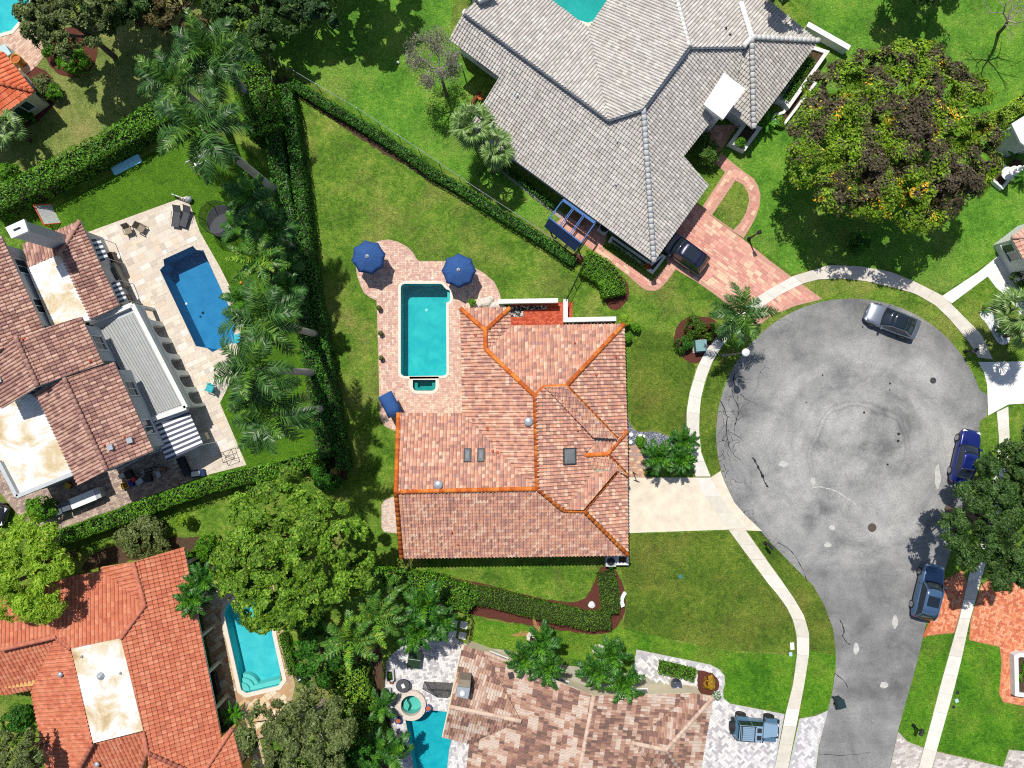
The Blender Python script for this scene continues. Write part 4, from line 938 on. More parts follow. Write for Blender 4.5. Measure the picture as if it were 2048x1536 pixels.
rw = roof(hw, PWn, CW, .27, .42, ROSE, RCAP, M_GREYST, 300, colfn=rcol, capr=.16, lift=.055, hscale=1.15)
def flatroof(name):
    m, nt, nd, lk, b = nodemat(name); geo = nd.new('ShaderNodeNewGeometry')
    n = nz(nd, lk, .45, 6, .6, geo.outputs['Position'], .6); r = ramp(nd, [(.30, A(190, 160, 116)), (.40, A(226, 204, 164)), (.47, A(238, 226, 202)), (.53, A(250, 250, 248)), (.64, A(250, 250, 248)), (.72, A(206, 202, 192))]); lk.new(n.outputs[0], r.inputs[0])
    n2 = nz(nd, lk, 6, 4, .7, geo.outputs['Position']); r2 = ramp(nd, [(.25, (.8,) * 3), (.6, (1.05,) * 3)]); lk.new(n2.outputs[0], r2.inputs[0])
    lk.new(mixc(nd, lk, r.outputs[0], r2.outputs[0], .8, 'MULTIPLY'), b.inputs['Base Color']); b.inputs['Roughness'].default_value = .85; return m
M_FLAT = flatroof('weathered_membrane')
m = MB(); m.prism(PP([(54, 536), (120, 508), (182, 640), (103, 652)], 4.3), 3.6, 4.3); m.obj('flat_roof', M_FLAT, hw)
m = MB(); m.prism(PP([(-80, 800), (60, 785), (110, 830), (150, 945), (37, 992), (2, 925), (-80, 930)], 4.0), 3.6, 4.0); m.obj('flat_roof', M_FLAT, hw)
m = MB()
for a, b in (((2, 925), (37, 992)), ((37, 992), (150, 946)), ((-80, 930), (2, 925))): m.bar(P(*a, 4.1), P(*b, 4.1), .3, .5)
m.obj('parapet', M_GREYST, hw)
for ol, h, ins in (([(3, 472), (87, 655), (-90, 735), (-110, 500)], 5.9, .45), ([(45, 490), (161, 442), (239, 611), (103, 660), (50, 540)], 3.6, .45), ([(33, 674), (163, 634), (207, 727), (77, 772), (3, 817), (-45, 715)], 5.9, .45), ([(130, 757), (228, 724), (308, 902), (215, 940), (157, 970), (72, 785)], 5.9, .45), ([(-80, 800), (60, 785), (150, 945), (37, 992), (2, 925), (-80, 930)], 4.0, .1)):
    ring = walls(hw, ol, h - .1, M_GREYST, ins)
    if h > 5: windows(hw, ring, range(len(ring)), 3.6, 4.9, 1.2, 3.2); windows(hw, ring, range(len(ring)), .9, 2.2, 1.4, 3.6)
m = MB(); top = PP([(14, 456), (47, 441), (54, 461), (24, 474)], 8.6); m.prism(top, 0, 8.4); m.obj('chimney', M_GREYST, hw)
m = MB(); m.prism(offset(top, .08), 8.4, 8.62); m.obj('chimney_cap', M_WHITE, hw)
m = MB(); m.prism(offset(top, -.35), 8.62, 8.75); m.obj('flue', M_DKTRIM, hw)
for pl, px in ((5, (224, 894)), (5, (263, 880)), (4, (2, 760))): vent(rw, PWn[pl], px, M_METAL, kind='box')
for pl, px in ((5, (211, 891)), (5, (251, 874)), (3, (183, 723)), (3, (48, 679))): vent(rw, PWn[pl], px, M_RUST, h=.25, kind='pipe')
# terrace roof of ribbed metal with arcade
terr = PP([(180, 646), (266, 609), (373, 815), (302, 840)], 3.2)
m = MB(); m.prism(terr, 2.7, 2.95); m.obj('terrace_slab', M_GREYST, hw)
A0, B0, C0, D0 = [Vector((p.x, p.y, 0)) for p in terr]
M_RIB = plain('ribbed_sheet', A(176, 178, 176), .55, .1, .4, .08, 2)
nr = 15
for i in range(nr):
    t0, t1 = (i + .06) / nr, (i + .94) / nr; e = .06
    q = [A0.lerp(B0, t0), A0.lerp(B0, t1), D0.lerp(C0, t1), D0.lerp(C0, t0)]
    q = [q[0].lerp(q[3], e), q[1].lerp(q[2], e), q[2].lerp(q[1], .04), q[3].lerp(q[0], .04)]
    m = MB(); m.col = jit((1, 1, 1), .05); m.prism(q, 2.94, 3.02); m.obj('roof_panel', M_RIB, hw)
m = MB()
for a, b in ((A0, B0), (B0, C0), (C0, D0)): m.bar(a + Vector((0, 0, 3.05)), b + Vector((0, 0, 3.05)), .35, .55)
m.obj('terrace_parapet', M_STW, hw)
def arch_wall(parent, a, b, h, n, t, mat, name='arcade'):
    d = b - a; L = d.length; x = d / L; nrm = Vector((-x.y, x.x, 0)); bay = L / n; m = MB(); st = 10
    for i in range(n):
        xo = i * bay; w = bay * .72; pier = (bay - w) / 2; r = w / 2; sp = h - r - .55
        prof = [(xo, 0), (xo + pier, 0), (xo + pier, sp)] + [(xo + bay / 2 - r * math.cos(math.pi * k / st), sp + r * math.sin(math.pi * k / st)) for k in range(1, st)] + [(xo + bay - pier, sp), (xo + bay - pier, 0), (xo + bay, 0), (xo + bay, h), (xo, h)]
        k = len(prof); f2 = [Vector((p[0], p[1], 0)) for p in prof]
        for side in (-1, 1):
            vs = [a + x * p[0] + nrm * (side * t / 2) + Vector((0, 0, p[1])) for p in prof]
            fs = []
            for q in tessellate_polygon([f2]): fs.append(tuple(q) if side < 0 else tuple(q)[::-1])
            m.add(vs, fs)
        va = [a + x * p[0] - nrm * t / 2 + Vector((0, 0, p[1])) for p in prof]; vb = [a + x * p[0] + nrm * t / 2 + Vector((0, 0, p[1])) for p in prof]
        m.add(va + vb, [(j, (j + 1) % k, k + (j + 1) % k, k + j) for j in range(k)])
    return m.obj(name, mat, parent)
arch_wall(hw, B0.copy(), C0.copy(), 2.75, 6, .3, M_STW)
# striped awnings
M_STRIPE = plain('awning_canvas', (1, 1, 1), .8, 0, .2, .05, 3)
def awning(label, q, hi, ho, n, along):
    """q: corners wall-a, out-a, out-b, wall-b (survey px at their own heights)"""
    a, b, c, d = P(*q[0], hi), P(*q[1], ho), P(*q[2], ho), P(*q[3], hi)
    t = thing('awning', label, 'awning', ((a + b + c + d) / 4 * 1).to_tuple(), 0, 'striped awnings on the mansion'); m = MB()
    for i in range(n):
        m.col = A(250, 250, 250) if i % 2 else A(96, 100, 116)
        t0, t1 = i / n, (i + 1) / n
        if along: v = [a.lerp(d, t0), b.lerp(c, t0), b.lerp(c, t1), a.lerp(d, t1)]
        else: v = [a.lerp(b, t0), a.lerp(b, t1), d.lerp(c, t1), d.lerp(c, t0)]
        dn = Vector((0, 0, -.03)); m.add(v + [p + dn for p in v], [(0, 1, 2, 3), (7, 6, 5, 4), (0, 4, 5, 1), (1, 5, 6, 2), (2, 6, 7, 3), (3, 7, 4, 0)])
    m.obj('canvas', M_STRIPE, t)
    for p in (b, c):
        m = MB(); m.tube([Vector((p.x, p.y, 0)), p - Vector((0, 0, .03))], .03, 6); m.obj('post', M_METAL, t)
    return t
awning('large navy and white striped awning over the grill corner beside the arcade', [(302, 842), (374, 815), (407, 889), (333, 922)], 3.0, 2.5, 17, True)
awning('small striped awning over the wall nearest the patio chairs', [(182, 479), (199, 476), (218, 518), (201, 523)], 2.7, 2.3, 9, True)
awning('small striped awning next to the arcade end and the covered grill', [(222, 566), (237, 560), (255, 601), (239, 606)], 2.7, 2.3, 9, True)

# ------------------------------------------------------------------ red tiled house (south west)
RED = [A(216, 134, 102), A(210, 124, 92), A(222, 144, 112), A(202, 116, 88), A(214, 130, 98)]
hr = house_thing('house with saturated red orange tile roof around a pale stained flat centre', 230, 1350)
R0, RS = 3.0, .32
PR = [Plane(((368, 1094), (440, 1461)), R0, RS, [(267, 1124), (368, 1094), (440, 1461), (450, 1500), (440, 1560), (300, 1560), (295, 1504), (287, 1462), (242, 1276), (290, 1211)]),
      Plane(((150, 1152), (205, 1141)), R0, RS, [(205, 1141), (290, 1211), (242, 1276), (143, 1297), (113, 1273), (0, 1299), (-60, 1312), (-70, 1215), (143, 1153)]),
      Plane(((203, 1134), (222, 1200)), 3.2, .3, [(205, 1141), (203, 1134), (267, 1124), (290, 1211)]),
      Plane(((63, 1382), (90, 1520)), R0, RS, [(113, 1273), (143, 1297), (187, 1486), (160, 1535), (140, 1570), (95, 1560), (75, 1447), (63, 1382), (72, 1360)]),
      Plane(((13, 1389), (63, 1376)), R0 - .2, RS, [(113, 1273), (72, 1360), (62, 1380), (13, 1390), (-60, 1380), (-60, 1312), (0, 1299)]),
      Plane(((160, 1600), (300, 1570)), R0 - .2, RS, [(187, 1486), (287, 1462), (295, 1504), (280, 1580), (150, 1590), (160, 1535)]),
      Plane(((465, 1456), (495, 1580)), R0, RS, [(465, 1456), (500, 1590), (400, 1590), (413, 1536)])]
CR = [(0, [(267, 1124), (290, 1211)]), (0, [(290, 1211), (242, 1276)]), (3, [(143, 1297), (113, 1273)]), (1, [(0, 1299), (113, 1273)]), (3, [(160, 1535), (187, 1486)]), (0, [(287, 1464), (295, 1504)]), (6, [(465, 1456), (413, 1536)]), (0, [(377, 1540), (295, 1504)]), (5, [(280, 1545), (295, 1504)])]
rr_ = roof(hr, PR, CR, .32, .37, RED, [A(212, 130, 104), A(200, 120, 98)], M_OCHRE, 300, ind_plane=[0], capr=.16, lift=.05)
zf = PR[0].node((262, 1370)).z
m = MB(); m.prism(PP([(143, 1297), (242, 1276), (287, 1461), (187, 1486)], zf), zf - .5, zf + .04); m.obj('flat_roof', M_FLAT, hr)
OUT_R = [(150, 1152), (205, 1140), (267, 1124), (335, 1104), (402, 1470), (465, 1456), (497, 1580), (95, 1580), (63, 1384), (13, 1389), (-60, 1380), (-65, 1215)]
ring = walls(hr, OUT_R, R0, M_OCHRE, .5); windows(hr, ring, (3, 4, 5), .3, 2.2, 1.8, 3.4, M_DKTRIM)
for pl, px in ((3, (124, 1347)), (5, (197, 1526))): vent(rr_, PR[pl], px, M_METAL, .22)
for x, y, k in ((202, 1352, .34), (165, 1312, .1), (242, 1345, .1)):
    m = MB(); p = P(x, y, zf); m.lathe([(k, 0), (k * .8, .1), (k * .3, .25), (.02, .3)], (p.x, p.y, zf + .03), 8); m.obj('vent', M_METAL, hr)
for k in range(5):
    p = P(368 + 72 * (k + .5) / 5, 1094 + 367 * (k + .5) / 5, R0); p.x -= .35; m = MB(); m.bar((p.x, p.y, 0), (p.x, p.y, R0), .22, .22); m.box((p.x, p.y, .12), (.36, .36, .24)); m.obj('column', M_CREAM, hr)
gutter(hr, [(368, 1094), (440, 1461)], R0 - .06, M_METAL); gutter(hr, [(465, 1456), (490, 1560)], R0 - .06, M_METAL)
# corner of another red roof (north west)
hn = house_thing('corner of a bright orange tile roofed house by a pool terrace', 0, 180)
PNW = [Plane(((10, 106), (70, 184)), 3.0, .35, [(-80, 80), (-20, 95), (10, 106), (70, 184), (-10, 165), (-80, 150)]), Plane(((70, 184), (0, 234)), 3.0, .35, [(70, 184), (0, 234), (-80, 290), (-80, 150), (-10, 165)])]
ORT = [A(234, 124, 84), A(224, 112, 74), A(240, 138, 98)]
roof(hn, PNW, [(0, [(70, 184), (-10, 165), (-80, 150)])], .36, .42, ORT, [A(224, 116, 80)], M_CREAM, 60)
ring = walls(hn, [(10, 106), (70, 184), (0, 234), (-80, 290), (-80, 80)], 2.9, M_CREAM, .5); windows(hn, ring, (0, 1), gap=3)

# ------------------------------------------------------------------ mottled brown house (south)
MOT = [A(200, 162, 142), A(178, 138, 118), A(216, 196, 180), A(150, 114, 102), A(190, 152, 132), A(130, 104, 94), A(208, 178, 158)]
hs = house_thing('house with mottled brown and cream tile roof and metal capped chimney', 1150, 1470)
def scol(ip, i, j):
    v = noise.noise(Vector((i * .22 + ip * 7, j * .55, 1.7))) + random.uniform(-.3, .3)
    if v > .28: return MOT[2]
    if v > .08: return MOT[random.choice((0, 6))]
    if v > -.2: return MOT[random.choice((1, 4))]
    return MOT[random.choice((3, 3, 5))]
S0, SS = 2.9, .28
PS = [Plane(((925, 1289), (969, 1304)), S0, .30, [(925, 1289), (969, 1304), (1041, 1441), (900, 1412)]),
      Plane(((885, 1474), (939, 1487)), S0, .30, [(900, 1412), (1041, 1441), (939, 1487), (885, 1474)]),
      Plane(((939, 1487), (928, 1560)), S0 - .1, .24, [(969, 1304), (1000, 1317), (1187, 1391), (1160, 1536), (1150, 1600), (925, 1600), (939, 1487), (1041, 1441)]),
      Plane(((1398, 1440), (1378, 1560)), S0, .24, [(1189, 1391), (1384, 1386), (1262, 1484), (1340, 1590), (1150, 1600), (1160, 1536)]),
      Plane(((1384, 1386), (1426, 1393)), S0, .34, [(1384, 1386), (1426, 1393), (1331, 1499), (1262, 1484)]),
      Plane(((1426, 1394), (1406, 1510)), S0, .34, [(1426, 1394), (1406, 1512), (1395, 1600), (1370, 1560), (1331, 1499)]),
      Plane(((1375, 1590), (1340, 1585)), S0, .3, [(1262, 1484), (1331, 1499), (1375, 1562), (1370, 1592), (1340, 1590)])]
CS = [(0, [(900, 1412), (1041, 1441)]), (2, [(1187, 1391), (1160, 1536), (1150, 1600)]), (4, [(1262, 1484), (1331, 1499)]), (4, [(1426, 1393), (1331, 1499)]), (6, [(1375, 1562), (1331, 1499)]), (2, [(969, 1304), (1020, 1325)])]
rs = roof(hs, PS, CS, .22, .40, MOT, [A(222, 196, 176), A(210, 180, 160)], M_CREAM, 300, colfn=scol, capr=.16, ind_plane=[2, 3], hscale=.8)
OUT_S = [(925, 1289), (1187, 1391), (1384, 1386), (1426, 1394), (1395, 1590), (925, 1590), (939, 1487), (885, 1474)]
ring = walls(hs, OUT_S, S0, M_CREAM, .5); windows(hs, ring, (0, 1, 5, 7), gap=4.5)
m = MB(); pc = PP([(913, 1394), (938, 1400), (941, 1362), (918, 1360)], 5.0); m.prism(pc, 2.5, 4.9); m.obj('chimney', plain('brown_stucco', A(150, 138, 120), .9), hs)
m = MB(); pc = PP([(912, 1393), (936, 1399), (940, 1377), (915, 1374)], 5.2); m.prism(pc, 4.7, 5.15); m.obj('chimney_cap', M_METAL, hs)
m = MB(); p = P(925, 1387, 5.2); m.lathe([(.2, 0), (.2, .15), (.1, .2)], (p.x, p.y, 5.14), 12); m.obj('flue', M_WHITE, hs)
gutter(hs, [(925, 1289), (885, 1474)], S0 - .05, M_CREAM)
for pl, px in ((2, (1022, 1348)),): vent(rs, PS[pl], px, M_DKTRIM, .2, kind='box')
# house corners at the eastern edge
he = house_thing('corner of a pink tile roofed house at the end of the white garden path', 2090, 500)
PE = [Plane(((2022, 475), (2060, 560)), 2.8, .3, [(2022, 475), (2050, 525), (2090, 590), (2200, 560), (2200, 470)]), Plane(((2022, 475), (2060, 448)), 2.8, .3, [(2022, 475), (2080, 430), (2200, 400), (2200, 470)])]
roof(he, PE, [(0, [(2022, 475), (2200, 470)])], .36, .42, [A(226, 176, 154), A(214, 160, 140), A(234, 190, 168)], [A(226, 180, 160)], M_WHITE, 0)
ring = walls(he, [(2022, 475), (2050, 525), (2090, 590), (2200, 560), (2200, 400), (2080, 430)], 2.7, M_STW, .3); windows(he, ring, (0, 1), gap=3)
hq = house_thing('white house corner behind the flowering tree at the eastern edge', 2080, 260)
m = MB(); m.prism(PP([(2022, 248), (2048, 232), (2150, 170), (2180, 270), (2060, 300), (2040, 285)], 3.0), 2.85, 3.05); m.obj('roof', M_WHITE, hq)
ring = walls(hq, [(2022, 248), (2048, 232), (2150, 170), (2180, 270), (2060, 300), (2040, 285)], 2.9, M_GREYST, .3); windows(hq, ring, (0, 1), gap=2.5)
# walls of the courtyard garden north of the orange tiled house
ringwall('white courtyard wall with open return beside the pool deck rocks', [(1001, 606), (1110, 604)], 1.1, .28, False, False, 'garden_wall')
ringwall('white courtyard wall stepping round the narrow pebble strip', [(1129, 606), (1129, 642), (1224, 640)], 1.1, .28, False, False, 'garden_wall')
ringwall('white planter box at the south east corner of the orange tiled house', [(1230, 1104), (1230, 1126), (1255, 1126), (1255, 1104)], .7, .2)
ringwall('white walled raised bed with low plants beside the brick driveway', [(2018, 1305), (2030, 1300), (2120, 1310), (2120, 1400), (2020, 1386)], .6, .35)
# ------------------------------------------------------------------ vegetation
rng = np.random.default_rng(11)
M_LEAF = leafmat('leaf', .34, .55, .25); M_PALM = leafmat('palm_leaf', .14, .38, .28); M_HEDGE = leafmat('hedge_leaf', .25, .5, .3)
M_BARK = plain('bark', A(128, 112, 96), .95, 0, .1, .3, 6, .5); M_PBARK = plain('palm_bark', A(196, 190, 180), .9, 0, .15, .14, 5, .3); M_TWIG_CORE = plain('dark_stems_and_core', A(52, 58, 34), .95, 0, .1, .3, 6)
GREEN = [A(118, 166, 44), A(140, 184, 52), A(98, 144, 36), A(78, 120, 30), A(168, 200, 70)]
DKGREEN = [A(76, 112, 48), A(92, 128, 58), A(60, 94, 40), A(112, 142, 74), A(48, 78, 34)]
OLIVE = [A(116, 134, 72), A(138, 152, 88), A(94, 114, 56), A(156, 168, 108), A(76, 94, 46)]
LIME = [A(146, 192, 44), A(168, 206, 56), A(118, 170, 34), A(190, 214, 72)]
HEDGEG = [A(92, 156, 24), A(112, 174, 30), A(70, 128, 18), A(134, 190, 42), A(54, 104, 14)]
HEDGED = [A(60, 122, 30), A(76, 144, 36), A(44, 98, 24), A(98, 164, 46), A(34, 78, 18)]
HEDGEO = [A(84, 124, 30), A(100, 140, 36), A(66, 104, 24), A(52, 86, 18), A(118, 152, 44)]
def leaf_mesh(name, c, nrm, size, cols, mat, aspect=.55):
    """diamond leaves at c facing nrm"""
    n = len(c); nrm = nrm / np.maximum(1e-6, np.linalg.norm(nrm, axis=1))[:, None]
    r = rng.normal(size=(n, 3)); u = r - nrm * (r * nrm).sum(1)[:, None]; u /= np.maximum(1e-6, np.linalg.norm(u, axis=1))[:, None]
    v = np.cross(nrm, u); s = np.asarray(size)[:, None] if np.ndim(size) else size
    V = np.stack([c - u * s * .5, c - v * s * .5 * aspect + u * s * .05, c + u * s * .5, c + v * s * .5 * aspect + u * s * .05], 1).reshape(-1, 3)
    Q = np.arange(4 * n).reshape(n, 4)
    return np_mesh(name, V, Q, mat, np.repeat(cols, 4, 0))
def pick(pal, n, jitter=.16):
    pal = np.array(pal); c = pal[rng.integers(0, len(pal), n)]; return c * (1 + rng.uniform(-jitter, jitter, (n, 1)))
def crown_leaves(name, blobs, n, size, pal, mat, parent, colfn=None, up=.45, deep=.25, local=True, aspect=.55, floor=-.45, gap=None):
    B = np.array(blobs, float); R = B[:, 3:6]; area = (R[:, 0] * R[:, 1]) ** .9; pr = area / area.sum()
    k = rng.choice(len(B), int(n * (2.0 if gap else 1.5)), p=pr); d = rng.normal(size=(len(k), 3)); d[:, 2] = np.where(d[:, 2] < floor, -d[:, 2], d[:, 2]); d /= np.linalg.norm(d, axis=1)[:, None]
    rad = np.where(rng.random(len(k)) < deep, rng.uniform(.35, .85, len(k)), rng.uniform(.78, 1.12, len(k)))
    pt = B[k, :3] + d * R[k] * rad[:, None]
    keep = np.ones(len(k), bool)
    for b in B:      # drop leaves buried deep inside another clump
        q = (((pt - b[:3]) / b[3:6]) ** 2).sum(1); keep &= q > .2
    if gap:          # open gaps between the leaf clumps
        g = np.array([noise.noise(Vector((p[0] * gap + 3.1, p[1] * gap, p[2] * gap))) for p in pt]); keep &= g > rng.uniform(-.22, .02, len(g))
    pt = pt[keep][:n]; d = d[keep][:n]; k = k[keep][:n]
    if gap: pt = pt + np.array([noise.noise_vector(Vector((p[0] * 2.3, p[1] * 2.3, p[2] * 2.3)))[:] for p in pt]) * .22
    nr = d + np.array([0, 0, up]) + rng.normal(size=d.shape) * .45
    tone = rng.uniform(.82, 1.18, len(B))[k][:, None]
    cols = (colfn(pt, k) if colfn else pick(pal, len(pt))) * tone
    sz = size * rng.uniform(.65, 1.35, len(pt))
    return link(name, leaf_mesh(name, pt, nr, sz, cols, mat, aspect), parent, local)
def dome_blobs(R, zr, n, seed, rmin=.16, rmax=.30, squash=1.0, zc=0.0, lobe=.12):
    rs = np.random.default_rng(seed); out = []
    for i in range(n):
        a = rs.uniform(0, 2 * math.pi); q = math.sqrt(rs.uniform(0, 1)) * .86; q *= 1 + lobe * math.sin(3 * a + seed) + lobe * .55 * math.sin(7 * a + seed * 2); br = rs.uniform(rmin, rmax) * R
        z = zc + zr * math.sqrt(max(0, 1 - q * q)) * rs.uniform(.45, 1.05) - br * .4
        out.append((R * q * math.cos(a), R * q * math.sin(a) * squash, z, br, br, br * rs.uniform(.6, .85)))
    return out
def tree(label, px, py, h, rpx, n, size, pal, seed, group=None, zr=None, blobs=40, squash=1.0, colfn=None, name='tree', mat=None, rmin=.16, rmax=.30, bark=None, deep=.25, up=.45, cat='tree', rot=0, aspect=.55, lobe=.12):
    """crown seen centred on (px,py); h = height of the crown's widest level"""
    c = P(px, py, h); R = rpx / PXM * (CAM_H - h) / CAM_H; zr = zr or R * .55
    t = thing(name, label, cat, (c.x, c.y, 0), rot, group)
    bl = [(x, y, z + h, a, b, d) for x, y, z, a, b, d in dome_blobs(R, zr, blobs, seed, rmin, rmax, squash, 0.0, lobe)]
    rs = random.Random(seed); m = MB(); r0 = max(.09, R * .05)
    m.tube([(0, 0, -.1), (rs.uniform(-.1, .1), rs.uniform(-.1, .1), h * .35), (rs.uniform(-.2, .2), rs.uniform(-.2, .2), h * .7)], [r0 * 1.3, r0, r0 * .8], 8); tr = m.obj('trunk', bark or M_BARK, t, True)
    m = MB()
    for b in rs.sample(bl, min(len(bl), 14)):
        s = Vector((rs.uniform(-.15, .15), rs.uniform(-.15, .15), h * rs.uniform(.35, .65))); e = Vector(b[:3]); mid = s.lerp(e, .5) + Vector((rs.uniform(-.3, .3), rs.uniform(-.3, .3), -.12 * R * rs.random()))
        m.tube([s, mid, e], [r0 * .6, r0 * .35, r0 * .12], 5, False)
    m.obj('limb', bark or M_BARK, t, True)
    crown_leaves('crown', bl, n, size, pal, mat or M_LEAF, t, colfn, up, deep, aspect=aspect, gap=1.0)
    return t
def bush(label, px, py, rpx, h, n, size, pal, seed, cat='shrub', name='shrub', group=None, ry=None, rot=0.0, blobs=9):
    c = P(px, py, h * .7); R = rpx / PXM * .97
    t = thing(name, label, cat, (c.x, c.y, 0), rot, group); sq = (ry / rpx) if ry else 1.0
    rs = np.random.default_rng(seed); bl = [(0, 0, h * .45, R * .72, R * .72 * sq, h * .5)]
    for i in range(blobs):
        a = rs.uniform(0, 6.28); q = math.sqrt(rs.random()) * .72; br = rs.uniform(.26, .42) * R
        bl.append((R * q * math.cos(a), R * q * math.sin(a) * sq, h * (1 - .45 * q) - br * .5, br, br * max(.7, sq), br * .8))
    m = MB(); r0 = .04
    for b in bl[1:6]: m.tube([(0, 0, -.05), (b[0] * .5, b[1] * .5, b[2] * .5), b[:3]], [r0, r0 * .7, r0 * .3], 5, False)
    m.obj('stem', M_TWIG_CORE, t, True)
    crown_leaves('foliage', bl, n, size, pal, M_LEAF, t, None, .5, .2, gap=1.7 if n > 2000 else None)
    return t
def hedge(label, pts, w, h, pal, dens=85, size=.13, seed=1, group=None, amp=.12, name='hedge', round_=False):
    """pts: centre line of the hedge top in survey px"""
    q = PP(smooth_poly(pts, 2, False) if round_ else pts, h); c = sum(q, Vector()) / len(q)
    t = thing(name, label, 'hedge', (c.x, c.y, 0), 0, group); m = MB()
    L = []; R = []
    for i, p in enumerate(q):
        d = (q[min(i + 1, len(q) - 1)] - q[max(i - 1, 0)]); d.z = 0; d.normalize(); nn = Vector((-d.y, d.x, 0)); L.append(p + nn * (w / 2 - .12)); R.append(p - nn * (w / 2 - .12))
    m.prism(L + R[::-1], .0, h - .16 - amp * 1.6); m.obj('light_block_core', M_TWIG_CORE, t)  # solid dark core added inside the leaves to block light
    pt = []; nr = []; o = Vector((seed * 3.7, 0, 0))
    for a, b in zip(q, q[1:]):
        d = b - a; ln = d.length; d = d / ln; nn = Vector((-d.y, d.x, 0))
        for side, width in ((0, w), (1, h), (-1, h)):
            k = int(ln * width * dens * (1.5 if side == 0 else .7))
            for _ in range(k):
                s = random.random() * ln
                if side == 0:
                    u = random.uniform(-1, 1); p = a + d * s + nn * (u * w / 2); f = noise.noise(p * 1.3 + o) * amp * 2 + noise.noise(p * 4 + o) * amp
                    p.z = h + f - (abs(u) ** 4) * .18 - random.random() ** 2 * .16; n_ = Vector((u * .4 * nn.x, u * .4 * nn.y, 1))
                else:
                    z = random.random() * h; p = a + d * s + nn * (side * w / 2); f = noise.noise(p * 1.3 + o) * amp; p += nn * side * (f - random.random() * .08); p.z = z; n_ = nn * side + Vector((0, 0, .5))
                pt.append(p); nr.append(n_)
    for e, s in ((q[0], -1), (q[-1], 1)):
        d = (q[1] - q[0]) if s < 0 else (q[-1] - q[-2]); d.z = 0; d.normalize(); nn = Vector((-d.y, d.x, 0))
        for _ in range(int(w * h * dens * .7)):
            p = e + d * (s * random.uniform(-.05, .1)) + nn * random.uniform(-w / 2, w / 2); p.z = random.random() * h; pt.append(p); nr.append(d * s + Vector((0, 0, .4)))
    pt = np.array([p[:] for p in pt]); nr = np.array([p[:] for p in nr]) + rng.normal(size=(len(nr), 3)) * .45
    low = np.array([noise.noise(Vector(p) * .5 + o) for p in pt])
    cols = pick(pal, len(pt)) * (1 + .35 * low[:, None])
    link('leaves', leaf_mesh('leaves', pt, nr, size * rng.uniform(.7, 1.35, len(pt)), cols, M_HEDGE), t)
    return t
